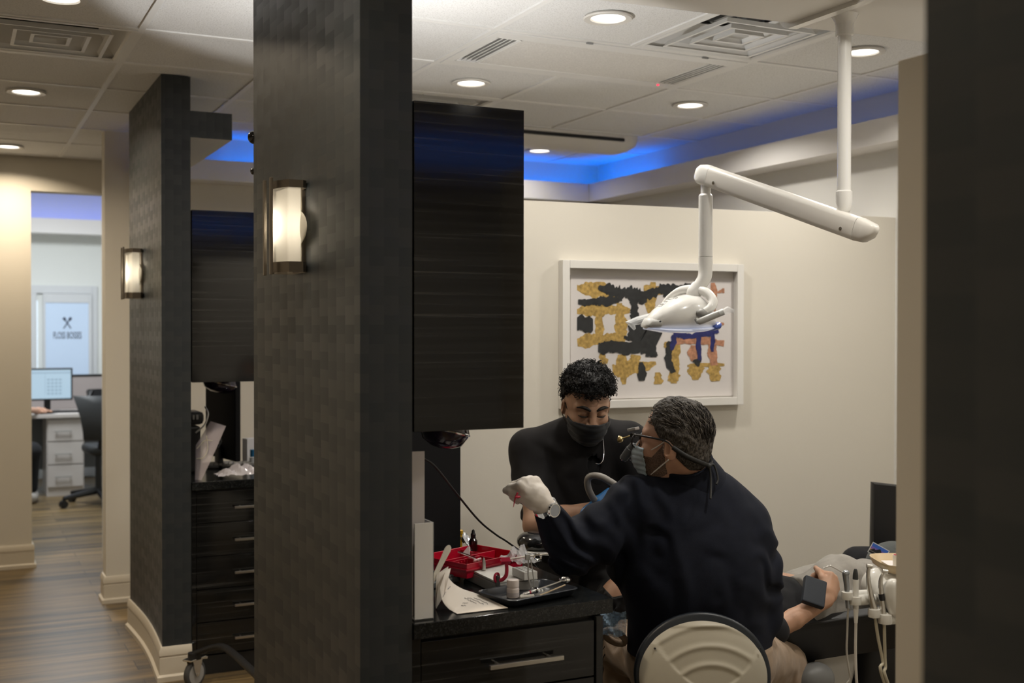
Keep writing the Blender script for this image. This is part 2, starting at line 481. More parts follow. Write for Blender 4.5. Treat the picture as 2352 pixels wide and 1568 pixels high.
# corridor end wall with the tall opening to the office
mb = MB(); mb.bb((XL, YO, 0), (.487, YO+.14, CZ+.45)); mb.bb((.487, YO, 2.522), (.96, YO+.14, CZ+.45)); mb.bb((.95, YO, 0), (XW+.2, YO+.14, CZ+.45)); struct('wall_end', mb, M_WALL)
mb = MB(); base_path(mb, [(XL, YO, 0), (.487, YO, 0), (.487, YO+.14, 0)], [(0, -1, 0), (1, 0, 0)]); struct('baseboard_end', mb, M_BASE)

# cove: lip profile along right wall, end wall, and the corridor side of the far bay
def cove(mb, a, b, n, d=.175):
    a, b, n = Vector(a), Vector(b), Vector(n)
    prof = [(0, 2.475), (d, 2.475), (d, 2.596), (d-.03, 2.596), (d-.03, 2.52), (0, 2.52)]
    mb.rings([[p + n*q + Vector((0, 0, z)) for q, z in prof] for p in (a, b)])
mb = MB(); cove(mb, (XW, YB, 0), (XW, YE, 0), (-1, 0, 0)); cove(mb, (XW, YE, 0), (PX1, YE, 0), (0, -1, 0))
cove(mb, (PX1, YB, 0), (XW, YB, 0), (0, 1, 0), .17)
struct('trim_cove', mb, M_COVE)
mb = MB(); mb.bb((PX1, 5.385, 2.475), (1.179, 5.39, 2.596), m=1); mb.bb((PX1, 5.39, 2.475), (1.179, YE-.175, 2.596), m=0); struct('trim_beam', mb, [M_COVE, M_PAPER])

# blue strip lights lying in the cove
def led(a, b, label, strength):
    a, b = Vector(a), Vector(b)
    m = mat('blue_led', (0.02, 0.06, 0.2), 0.5, emit=(0.0, 0.17, 1.0), es=strength)
    mb = MB(); d = (b-a); c = (a+b)/2
    mb.box(c, (abs(d.x)+.02, abs(d.y)+.02, .012), 0.003)
    o = tag(obj('led_strip', mb, m), label, 'strip light')
led((1.45, YE-.07, 2.527), (XW-.06, YE-.07, 2.527), 'blue strip light lying in the cove of the end wall', 17)
led((XW-.07, 6.25, 2.527), (XW-.07, YE-.1, 2.527), 'blue strip light in the right wall cove beside the corner', 19)
led((XW-.07, 1.8, 2.527), (XW-.07, 6.1, 2.527), 'dim blue strip light in the right wall cove above the treatment bay', 1.5)
led((1.2, YB+.07, 2.527), (XW-.06, YB+.07, 2.527), 'blue strip light in the cove of the front wall', 15)

# ------------------------------------------------------------------ downlights
M_LENS = mat('lit_lens', (0.9, 0.9, 0.9), 0.5, emit=(1.0, 0.94, 0.84), es=4.0)
M_TRIM = mat('downlight_trim', (0.70, 0.68, 0.64), 0.4)
def downlight(x, y):
    t = thing('downlight', (x, y, CZ), 'x', 'ceiling light', 'round downlights in the ceiling tiles')
    mb = MB(); M = Matrix.Translation((x, y, CZ))
    mb.lathe([(.087, .002), (.092, -.004), (.088, -.009), (.066, -.007), (.061, .0005), (.061, .003), (.087, .003)], M, 36, caps=False); obj('trim_ring', mb, M_TRIM, t)
    mb = MB(); mb.lathe([(.061, .002), (.061, -.001), (.03, -.002)], M, 36); obj('lens', mb, M_LENS, t)
    return t
def lamp(x, y, z=CZ-.012, wtt=None, col=LAMP_COL, size=.12, spread=150):
    l = bpy.data.lights.new('downlight_beam', 'AREA'); l.shape = 'DISK'; l.size = size; l.energy = wtt or LAMP_W; l.color = col
    l.spread = math.radians(spread)
    o = bpy.data.objects.new('downlight_beam', l); COL.objects.link(o); o.location = (x, y, z)
DL = [(2.185, 3.675, 'large lit round downlight above the dental light arm, nearest of the treatment bay'),
      (2.19, 4.93, 'lit round downlight just above the dark upper cabinet, beside the ceiling vent'),
      (3.415, 4.92, 'lit round downlight between the ceiling panel and the blue cove'),
      (3.40, 3.66, 'lit round downlight half hidden by the ceiling pole of the dental light'),
      (3.415, 6.60, 'smallest lit round downlight under the far hanging housing near the blue corner'),
      (.335, 6.07, 'lit round corridor downlight just beyond the corridor vent'),
      (.335, 7.94, 'lit round corridor downlight nearest the beige end wall'),
      (.348, 4.30, 'lit round corridor downlight cut by the top edge of the photo'),
      (2.19, 6.60, 'lit round downlight of the far bay hidden behind the wallpapered wall'),
      (2.19, 2.05, 'lit round downlight above the counter, out of the frame'),
      (3.41, 2.05, 'lit round downlight by the right wall, out of the frame'),
      (.335, 2.4, 'lit round corridor downlight over the camera'),
      (.335, .0, 'lit round corridor downlight behind the camera'),
      (2.4, -.3, 'lit round downlight in the bay behind the half wall')]
d0 = None
for x, y, lab in DL:
    if d0 is None: d0 = downlight(x, y); d0['label'] = lab
    else: copy_tree(d0, (x, y, CZ), lab)
    lamp(x, y, wtt=LAMP_W*1.2 if x < .5 else (LAMP_W*.2 if y > 6.2 else None), col=(1.0, .84, .63) if x < .5 else LAMP_COL)
# ------------------------------------------------------------------ ceiling fittings
def sqring(mb, cx, cy, a0, z0, a1, z1, t=.006, m=0):
    """square funnel ring: half size a0 at z0 to a1 at z1, wall thickness t"""
    def sq(a, z): return [(cx-a, cy-a, z), (cx+a, cy-a, z), (cx+a, cy+a, z), (cx-a, cy+a, z)]
    mb.rings([sq(a0, z0), sq(a1, z1), sq(a1-t, z1), sq(a0-t, z0)], caps=False, m=m, closed=True)
def ceiling_vent(x0, y0, label):
    cx, cy = x0+.305, y0+.305
    t = thing('ceiling_vent', (cx, cy, CZ), label, 'air vent', 'square louvred air vents in the ceiling')
    mb = MB()
    sqring(mb, cx, cy, .296, CZ-.004, .288, CZ+.004, .022)
    def sq(a, z): return [(cx-a, cy-a, z), (cx+a, cy-a, z), (cx+a, cy+a, z), (cx-a, cy+a, z)]
    mb.rings([sq(.288, CZ+.002), sq(.20, CZ+.10), sq(.205, CZ+.105), sq(.293, CZ+.006)], caps=False, closed=True)
    obj('frame', mb, M_BAR, t)
    for a, z in ((.212, .006), (.138, .004), (.072, .0)):
        mb = MB(); sqring(mb, cx, cy, a, CZ-z-.004, a*.94, CZ+.016-z, .003)
        sqring(mb, cx, cy, a+.003, CZ-z-.005, a-.003, CZ-z-.004, .008)
        if a < .1: mb.box((cx, cy, CZ+.030), (.118, .118, .004))
        obj('cone', mb, M_BAR, t)
    mb = MB()
    mb.box((cx, cy, CZ+.10), (.34, .03, .004)); mb.box((cx, cy, CZ+.101), (.03, .34, .004)); mb.cyl((cx, cy, CZ+.03), (cx, cy, CZ+.16), .004, n=8)
    obj('hanger', mb, M_DUCT, t)
    mb = MB(); mb.lathe([(.150, CZ+.095), (.150, CZ+.24), (.146, CZ+.24), (.146, CZ+.095)], Matrix.Translation((cx, cy, 0)), 32, caps=False)
    mb.bb((cx-.21, cy-.21, CZ+.24), (cx+.21, cy+.21, CZ+.25))
    mb.lathe([(.0, CZ+.13), (.1, CZ+.135), (.1, CZ+.138), (.0, CZ+.140)], Matrix.Translation((cx, cy, 0)), 24)
    obj('duct_collar', mb, M_DUCT, t)
    mb = MB(); def_h = .24
    mb.rings([sq(.29, CZ+.01), sq(.29, CZ+.26)], caps=False); obj('plenum_box', mb, mat('plenum_dark', (.10, .10, .10), .6), t)
    return t
ceiling_vent(2.496, 3.402, 'square ceiling vent beside the pole of the dental light, below the hanging housing')
ceiling_vent(1.886, 5.232, 'square ceiling vent half hidden behind the top of the dark upper cabinet')
ceiling_vent(0.056, 4.622, 'square ceiling vent over the corridor at the left edge')

# air panel flush in the ceiling with a louvre at each end
x0, x1, y0, y1 = 1.886, 3.106, 4.012, 4.622
M_PERF = mat('perforated_panel', (0.70, 0.69, 0.67), 0.8, bump=0.3, bscale=400, var=.10, vscale=160)
ap = thing('air_purifier', ((x0+x1)/2, (y0+y1)/2, CZ), 'long speckled ceiling panel with a grille at each end and a red light', 'air purifier')
mb = MB()
mb.bb((x0+.014, y0+.014, CZ-.006), (x1-.014, y0+.09, CZ+.02), .002); mb.bb((x0+.014, y1-.09, CZ-.006), (x1-.014, y1-.014, CZ+.02), .002)
mb.bb((x0+.014, y0+.09, CZ-.005), (x0+.05, y1-.09, CZ+.02)); mb.bb((x1-.05, y0+.09, CZ-.005), (x1-.014, y1-.09, CZ+.02))
mb.bb((x0+.014, y1-.013, CZ-.001), (x1-.014, y1-.0125, CZ+.001), m=1)
obj('panel_frame', mb, [M_BAR, M_PLEN], ap)
mb = MB(); mb.bb((x0+.16, y0+.09, CZ-.004), (x1-.16, y1-.09, CZ+.02)); obj('perforated_panel', mb, M_PERF, ap)
M_GRILLE = mat('grille_dark', (0.12, 0.12, 0.12), 0.6)
for xa, xb in ((x0+.05, x0+.16), (x1-.16, x1-.05)):
    mb = MB(); mb.bb((xa, y0+.09, CZ+.012), (xb, y1-.09, CZ+.02)); g = obj('grille', mb, M_GRILLE, ap)
    mb = MB()
    for k in range(5):
        xx = xa+.012+k*(xb-xa-.024)/4
        mb.box((xx, (y0+y1)/2, CZ+.002), (.003, .43, .018), 0, (0, .6, 0))
    mb.bb((xa, y0+.088, CZ-.006), (xb, y0+.096, CZ+.01)); mb.bb((xa, y1-.096, CZ-.006), (xb, y1-.088, CZ+.01)); mb.bb((xa, y0+.09, CZ-.006), (xa+.008, y1-.09, CZ+.01)); mb.bb((xb-.008, y0+.09, CZ-.006), (xb, y1-.09, CZ+.01))
    obj('slats', mb, M_BAR, g)
mb = MB(); mb.ell((x1-.125, y1-.065, CZ-.006), .006, n=12); tag(obj('indicator_light', mb, mat('red_led', (.5, .01, .02), .4, emit=(1, .02, .06), es=3), ap), 'red indicator light')
for xx in (x0+.42, x0+.98):
    mb = MB(); mb.bb((xx-.015, y0+.004, CZ-.010), (xx+.015, y0+.012, CZ-.003), .001); obj('clip', mb, M_DUCT, ap)

# hanging track housings of the dental lights
def rprof(y0, y1, z0, z1, r=.05, k=6):
    P = [(y1, z1)]
    for i in range(k+1): a = i/k*math.pi/2; P.append((y1-r+r*math.cos(a), z0+r-r*math.sin(a)))
    for i in range(k+1): a = i/k*math.pi/2; P.append((y0+.16-.16*math.sin(a), z0+.09-.09*math.cos(a)))
    P.append((y0, z1)); return P
def housing(mb, xa, xb, dy, m=0, grow=0.0, round_end=False, z0=2.555, skew=-.073, yf=2.90):
    P = rprof(2.42-grow+dy, yf+grow+dy, z0-grow, CZ-.0025, r=.05 if z0 < 2.6 else .03)
    R = [[(x, p[0]+(x-2.37)*skew, p[1]) for p in P] for x in (xa, xb)]
    if round_end:
        cy, cz = (2.42+yf)/2+dy, 2.70
        for q in range(1, 7):
            a = q/6*math.pi/2; s_ = max(math.cos(a), .05)
            R.append([(xb+.10*math.sin(a), cy+(p[0]-cy)*(.55+.45*s_), cz+(p[1]-cz)*s_ if p[1] < cz else p[1]) for p in P])
    mb.rings(R, m=m)
M_HOUS = mat('warm_white_housing', (0.70, 0.675, 0.63), 0.35)
dl = thing('dental_light', (2.5, 2.75, 2.55), 'white dental operating light on a jointed arm hanging from the ceiling housing', 'dental light')
mb = MB(); housing(mb, 1.35, 2.36, 0); obj('track_housing', mb, M_HOUS, dl)
mb = MB(); housing(mb, 2.36, 2.39, 0, grow=.014); obj('housing_rim', mb, M_WHITE, dl)
mb = MB(); housing(mb, 2.39, 3.5, .03); mb.bb((2.62, 2.44, 2.665), (3.4, 2.47, 2.69), m=1); obj('mount_housing', mb, [M_HOUS, M_BPLAS], dl)
fh = thing('light_housing', (2.4, 6.1, 2.55), 'white hanging housing with a black slot and rounded end in the far bay', 'light housing')
mb = MB(); housing(mb, 1.9, 3.62, 3.44, round_end=True, z0=2.662, skew=0, yf=2.66); obj('housing_shell', mb, M_HOUS, fh)
mb = MB(); mb.bb((1.9, 5.855, 2.712), (3.60, 5.875, 2.730), .003); obj('slot', mb, M_BPLAS, fh)

# pole, arm, drop tube and lamp head
DP, DH = 3.50, 4.02
a = dep(1940, 85, DP); a.z = 2.52; b = Vector((a.x, a.y, dep(1942, 440, DP).z)); c = Vector((a.x, a.y, dep(1946, 474, DP).z)); e = Vector((a.x, a.y, dep(1946, 505, DP).z))
mb = MB(); mb.lathe([(.060, 2.585), (.030, 2.535), (.0270, 2.525), (.0270, 2.493), (.0240, 2.490)], Matrix.Translation((a.x, a.y, 0)), 24); obj('pole_collar', mb, M_WHITE, dl)
mb = MB(); mb.tube([(a.x, a.y, 2.51), b], .0205, 24); obj('pole', mb, M_WHITE, dl)
mb = MB(); z = b.z; mb.lathe([(.0205, z+.004), (.0245, z), (.0245, c.z+.012), (.0195, c.z-.012), (.014, c.z-.018), (.014, e.z-.01)], Matrix.Translation((a.x, a.y, 0)), 24); obj('pole_sleeve', mb, M_WPLAS, dl)
A0 = dep(1972, 526, DP-.06); A1 = dep(1622, 402, DH)
ax = (A1-A0).normalized(); side = ax.cross(Vector((0, 0, 1))).normalized(); upv = side.cross(ax)
def arm_ring(p, w, h, k=16):
    out = []
    for i in range(k):
        t = 2*math.pi*i/k; cc, ss = math.cos(t), math.sin(t)
        out.append(p + side*(w*math.copysign(abs(cc)**.5, cc)) + upv*(h*math.copysign(abs(ss)**.62, ss)))
    return out
L = (A1-A0).length
mb = MB(); mb.rings([arm_ring(A0+ax*s_, .026, .036) for s_ in (.0, L*.5, L-.03)]); obj('spring_arm', mb, M_HOUS, dl, ang=50)
mb = MB(); mb.rings([arm_ring(A0-ax*.002, .026, .0365), arm_ring(A0-ax*.03, .0255, .033), arm_ring(A0-ax*.055+upv*.008, .022, .022), arm_ring(A0-ax*.066+upv*.014, .012, .010)]); obj('arm_end_cap', mb, M_HOUS, dl, ang=60)
E1 = A1+ax*(-.029)
mb = MB(); mb.rings([arm_ring(E1, .026, .0365), arm_ring(E1+ax*.03, .027, .037), arm_ring(E1+ax*.052-upv*.002, .026, .034), arm_ring(E1+ax*.068-upv*.004, .020, .024), arm_ring(E1+ax*.073-upv*.005, .010, .012)]); obj('arm_head_cap', mb, M_WHITE, dl, ang=60)
for s_ in (.045, L-.075):
    mb = MB(); q = A0+ax*s_-upv*.012; nd = side if side.dot(CAM-q) > 0 else -side
    mb.cyl(q+nd*.0255, q+nd*.0275, .006, n=14); mb.cyl(q+nd*.0275, q+nd*.0285, .003, n=10); obj('screw', mb, M_CHROME, dl)
def sl(x, y, D=DH): return dep(x, y, D)
T0 = sl(1621, 412); T1 = sl(1621, 448); T1.x, T1.y = T0.x, T0.y
mb = MB(); mb.tube([T0, T1], .017, 20); obj('swivel_neck', mb, M_WHITE, dl)
T2 = sl(1624, 590); T2.x, T2.y = T0.x, T0.y
mb = MB(); mb.lathe([(.020, T1.z+.004), (.0245, T1.z-.002), (.0245, T2.z+.001)], Matrix.Translation((T0.x, T0.y, 0)), 24); obj('drop_tube', mb, M_WHITE, dl)
T3 = sl(1625, 618); T4 = sl(1617, 640); T5 = sl(1602, 662)
mb = MB(); mb.tube([(T2.x, T2.y, T2.z), (T2.x, T2.y, T3.z), T4, T5], [.0248, .0248, .024, .0225], 20, smooth=6); obj('elbow_tube', mb, M_WHITE, dl)
# lamp head, modelled in its own axes: hx along the picture, hz up
H0 = sl(1565, 727); hx = (RT*.955+FW*.25+Vector((0, 0, .045))).normalized(); hy = Vector((0, 0, 1)).cross(hx).normalized(); hz = hx.cross(hy)
HM = frameM(H0, hx, hy, hz)
mmpx = DH/FPX
def hp(u, v, w=0.0):  # u, w in picture pixels from the head centre, v metres across
    return HM @ Vector((u*mmpx, v, w*mmpx))
def head_ring(u, wid, lo, hi, k=18, peak=.55):
    out = []
    for i in range(k):
        t = 2*math.pi*i/k; cc, ss = math.cos(t), math.sin(t)
        out.append(hp(u, wid*math.copysign(abs(cc)**.8, cc), (lo+hi)/2 + (hi-lo)/2*math.copysign(abs(ss)**.9, ss)))
    return out
mb = MB(); mb.rings([head_ring(-92, .012, -22, -14), head_ring(-86, .034, -25, -4), head_ring(-62, .062, -27, 20), head_ring(-30, .078, -30, 40), head_ring(5, .083, -31, 50), head_ring(35, .076, -31, 49), head_ring(58, .058, -30, 36), head_ring(74, .040, -28, 10), head_ring(82, .018, -26, -8)])
obj('lamp_head', mb, M_WHITE, dl, ang=70)
mb = MB(); mb.box(hp(-34, 0, 33), (46*mmpx, .05, .004), .001, HM.to_3x3() @ Matrix.Rotation(-.50, 3, 'Y')); q = obj('control_label', mb, M_GPLAS, dl); tag(q, 'grey framed control label')
mb = MB(); mb.box(hp(-37, 0, 34.5), (34*mmpx, .034, .003), 0, HM.to_3x3() @ Matrix.Rotation(-.50, 3, 'Y'))
for k in range(3): mb.box(hp(-47+k*10, 0, 30.5+k*5.2), (3*mmpx, .026, .003), 0, HM.to_3x3() @ Matrix.Rotation(-.50, 3, 'Y'), m=1)
obj('label_marks', mb, [M_WPLAS, M_GPLAS], q)
M_LED = mat('lamp_lens', (0.75, 0.78, 0.9), 0.1, emit=(0.72, 0.78, 1.0), es=.22, coat=.5)
mb = MB(); mb.rings([head_ring(-88, .030, -26, -20), head_ring(-50, .064, -34, -24), head_ring(0, .076, -38, -27), head_ring(45, .064, -37, -27), head_ring(76, .03, -32, -26)]); tag(obj('lamp_lens', mb, M_LED, dl, ang=70), 'clear lit lens under the lamp head')
mb = MB(); mb.rings([head_ring(70, .05, -36, -22), head_ring(84, .046, -34, -18), head_ring(90, .034, -31, -16)]); tag(obj('sensor_panel', mb, mat('blue_sticker', (.02, .06, .30), .3), dl), 'blue panel with a white mark')
mb = MB(); mb.ell(hp(-66, -.055, -9), (.006, .004, .004), HM.to_3x3()); obj('sensor', mb, M_BPLAS, dl)
mb = MB(); mb.rings([head_ring(-91.5, .036, -21, -13), head_ring(-84, .046, -25, 1), head_ring(-64, .0615, -26, 2)]); obj('nose_cover', mb, mat('nose_grey', (.60, .60, .58), .3), dl, ang=60)
# yoke: neck socket and two curved arms
mb = MB(); mb.tube([sl(1605, 655), sl(1594, 672), sl(1588, 686)], [.023, .027, .020], 20, smooth=4); obj('neck_socket', mb, M_WHITE, dl, ang=60)
mb = MB(); mb.tube([sl(1598, 664), sl(1618, 672)-FW*.03, sl(1631, 690)-FW*.055, sl(1626, 706)-FW*.07, sl(1609, 718)-FW*.075], [.015, .0165, .016, .0155, .013], 16, smooth=6); obj('yoke_arm', mb, M_WHITE, dl, ang=60)
mb = MB(); mb.tube([sl(1592, 664), sl(1568, 666)+FW*.04, sl(1545, 682)+FW*.07, sl(1530, 700)+FW*.075], [.017, .015, .013, .011], 16, smooth=6); obj('yoke_arm', mb, M_WHITE, dl, ang=60)
mb = MB(); mb.ell(sl(1608, 719)-FW*.07, (.026, .02, .016)); obj('yoke_pivot', mb, M_GPLAS, dl)
mb = MB(); mb.tube([sl(1596, 741)-FW*.085, sl(1602, 737)-FW*.09, sl(1650, 717)-FW*.10], [.010, .012, .0115], 10, smooth=4); mb.tube([sl(1596, 741)-FW*.085, sl(1590, 733)-FW*.08], [.009, .007], 10); tag(obj('handle', mb, mat('handle_grey', (.42, .42, .40), .35), dl, ang=60), 'grey handle in a clear sleeve')
mb = MB(); mb.tube([sl(1530, 728)+FW*.08, sl(1470, 738)+FW*.09], [.010, .012], 10); obj('handle', mb, mat('handle_grey_far', (.42, .42, .40), .35), dl, ang=60)
def film_mat(name='clear_film', tint=(.9, .92, .93), opac=.25, rough=.25):
    m = mat(name, tint, rough, spec=.6)
    m.node_tree.nodes['Principled BSDF'].inputs['Alpha'].default_value = opac
    return m
M_FILM = film_mat()
mb = MB(); mb.tube([sl(1510, 722)+FW*.06, sl(1470, 735)+FW*.07, sl(1452, 742)+FW*.07, sl(1463, 756)+FW*.07], [.014, .018, .024, .006], 12, flat=.8); tag(obj('barrier_sleeve', mb, film_mat('clear_sleeve', opac=.45), dl, ang=20), 'crumpled clear barrier sleeve')
mb = MB(); mb.tube([sl(1640, 722)-FW*.10, sl(1660, 713)-FW*.10, sl(1674, 716)-FW*.10], [.013, .016, .006], 10, flat=.8); tag(obj('barrier_sleeve', mb, M_FILM, dl, ang=20), 'clear barrier sleeve')

# ------------------------------------------------------------------ wall sconces
M_GLASS = bpy.data.materials.new('frosted_glass_shade'); M_GLASS.use_nodes = True
nt = M_GLASS.node_tree; nt.nodes.clear()
_o = nt.nodes.new('ShaderNodeOutputMaterial'); _t = nt.nodes.new('ShaderNodeBsdfTranslucent'); _d = nt.nodes.new('ShaderNodeBsdfDiffuse'); _m = nt.nodes.new('ShaderNodeMixShader')
_t.inputs[0].default_value = (0.74, 0.72, 0.66, 1); _d.inputs[0].default_value = (0.78, 0.76, 0.70, 1); _m.inputs[0].default_value = 0.40
nt.links.new(_d.outputs[0], _m.inputs[1]); nt.links.new(_t.outputs[0], _m.inputs[2]); nt.links.new(_m.outputs[0], _o.inputs[0])
M_BULB = mat('lit_bulb', (1, .9, .8), .5, emit=(1.0, .92, .78), es=34)
def sconce(yc, label):
    xw = PX0+.008
    z0, z1 = 1.752, 1.998
    t = thing('wall_sconce', (xw, yc, (z0+z1)/2), label, 'wall lamp', 'frosted wall sconces on the wallpapered partitions')
    mb = MB(); mb.bb((xw-.012, yc-.045, z0+.02), (xw+.003, yc+.045, z1-.02), .002); obj('backplate', mb, M_BRONZE, t)
    hw = .082
    for za, zb in ((z0, z0+.028), (z1-.020, z1)):
        mb = MB(); P = [(xw-.006, yc-.07), (xw-.018, yc-hw)] + [(xw-.018-.066*math.sin(math.pi*(.2+.6*i/10)), yc-hw+2*hw*i/10) for i in range(11)] + [(xw-.018, yc+hw), (xw-.006, yc+.07)]
        inner = [(xw-.012+(p[0]-(xw-.012))*.96, yc+(p[1]-yc)*.96) for p in P]
        mb.rings([[(p[0], p[1], z) for p in Q] for Q, z in ((P, za), (P, zb), (inner, zb), (inner, za))], caps=False, closed=True)
        obj('band', mb, M_BRONZE, t)
    mb = MB()
    pr = [(xw-.024, yc-hw*.97)] + [(xw-.024-.053*math.sin(math.pi*(.2+.6*i/16)), yc-hw*.97+2*hw*.97*i/16) for i in range(17)] + [(xw-.024, yc+hw*.97)]
    V = [(p[0], p[1], z) for z in (z0+.004, z1-.004) for p in pr]; n = len(pr)
    mb.raw(V, [(i, i+1, n+i+1, n+i) for i in range(n-1)]); obj('shade', mb, M_GLASS, t, ang=80)
    for yy in (yc-.035, yc+.035):
        mb = MB(); mb.bb((xw-.097, yy-.006, z0-.006), (xw-.089, yy+.006, z1+.008), .001); obj('bar', mb, M_BRONZE, t)
    mb = MB(); mb.ell((xw-.020, yc, 1.872), (.009, .122, .052), n=28); obj('side_glass', mb, M_GLASS, t, ang=180)
    mb = MB(); mb.ell((xw-.054, yc, 1.88), (.014, .014, .034), n=16); obj('bulb', mb, M_BULB, t)
sconce(3.10, 'lit frosted sconce on the nearest wallpapered partition, in the middle of the photo')
sconce(6.03, 'lit frosted sconce on the far wallpapered partition down the corridor')

# ------------------------------------------------------------------ cabinets of the two bays
DYB = 2.812
def bay_cabinets(dy, where, rows, xr, far):
    yf = 2.573+dy
    up = thing('upper_cabinet', ((PX1+.3)/2+.5, yf+.18, 1.353), 'tall dark gloss streaked upper cabinet beside the %s partition' % where, 'cabinet')
    mb = MB(); mb.bb((PX1+.004, yf+.022, 1.356), (1.286, yf+.36, 2.143), .001); obj('body', mb, M_CABIN, up)
    mb = MB(); mb.bb((PX1+.005, yf, 1.353), (1.288, yf+.021, 2.145), .0015)
    obj('door', mb, M_CAB, up)
    lo = thing('drawer_cabinet', (1.26, yf+.33, 0), 'dark gloss streaked cabinet of drawers with bar handles below the %s counter' % where, 'cabinet')
    mb = MB(); mb.bb((1.0, yf+.03, .0), (xr-.002, yf+.64, .855)); obj('body', mb, M_CABIN, lo)
    mb = MB(); mb.bb((xr-.020, yf+.006, .0), (xr, yf+.645, .855), .001); obj('end_panel', mb, M_CAB, lo); mb = MB(); mb.bb((PX1+.003, yf+.006, 0), (1.014, yf+.03, .855), .001); obj('end_panel', mb, M_CAB, lo)
    mb = MB(); mb.bb((1.014, yf+.012, 0.0), (xr-.022, yf+.03, .085)); obj('kickboard', mb, M_CABIN, lo)
    zt = [.847, .700, .546, .394, .241, .090]
    for k in range(5):
        mb = MB(); mb.bb((1.017, yf+.008, zt[k+1]+.003), (xr-.026, yf+.029, zt[k]-.0015), .001); d = obj('drawer', mb, M_CAB, lo)
        zh = (zt[k+1]+zt[k])/2-.003; xa, xb = 1.185, 1.39
        mb = MB(); mb.bb((xa, yf-.026, zh-.0055), (xb, yf-.016, zh+.0055), .001)
        for xx in (xa+.03, xb-.03): mb.cyl((xx, yf-.017, zh), (xx, yf+.010, zh), .004, n=10)
        obj('handle', mb, M_STEEL, d)
    mb = MB(); mb.prism([(PX1+.003, yf-.008), (xr+.036, yf+.016), (xr+.036, yf+.68), (PX1+.003, yf+.68)], .038, Matrix.Translation((0, 0, .857)), bev=.002)
    tag(obj('countertop', mb, M_STONE), 'black speckled stone worktop of the %s counter' % where, 'worktop')
bay_cabinets(0.0, 'near', 5, 1.522, False)
bay_cabinets(DYB, 'far', 5, 1.522, True)
# ------------------------------------------------------------------ implicit bodies (smooth unions meshed by surface nets)
def V3(*a): return np.array(a, dtype=np.float32)
def q3(x, y, D): return np.array(dep(x, y, D), dtype=np.float32)
def vnoise(P, f, seed=0):
    X = P*f; I = np.floor(X).astype(np.int64); F = (X-I); F = F*F*(3-2*F)
    def h(i, j, k):
        n = (i*374761393 + j*668265263 + k*2147483647 + seed*982451653) & 0x7fffffff
        n = (n ^ (n >> 13))*1274126177 & 0x7fffffff
        return ((n ^ (n >> 16)) & 0xffff)/32767.5 - 1.0
    x, y, z = I[:, 0], I[:, 1], I[:, 2]; fx, fy, fz = F[:, 0], F[:, 1], F[:, 2]
    def l(a, b, t): return a+(b-a)*t
    return l(l(l(h(x, y, z), h(x+1, y, z), fx), l(h(x, y+1, z), h(x+1, y+1, z), fx), fy),
             l(l(h(x, y, z+1), h(x+1, y, z+1), fx), l(h(x, y+1, z+1), h(x+1, y+1, z+1), fx), fy), fz)

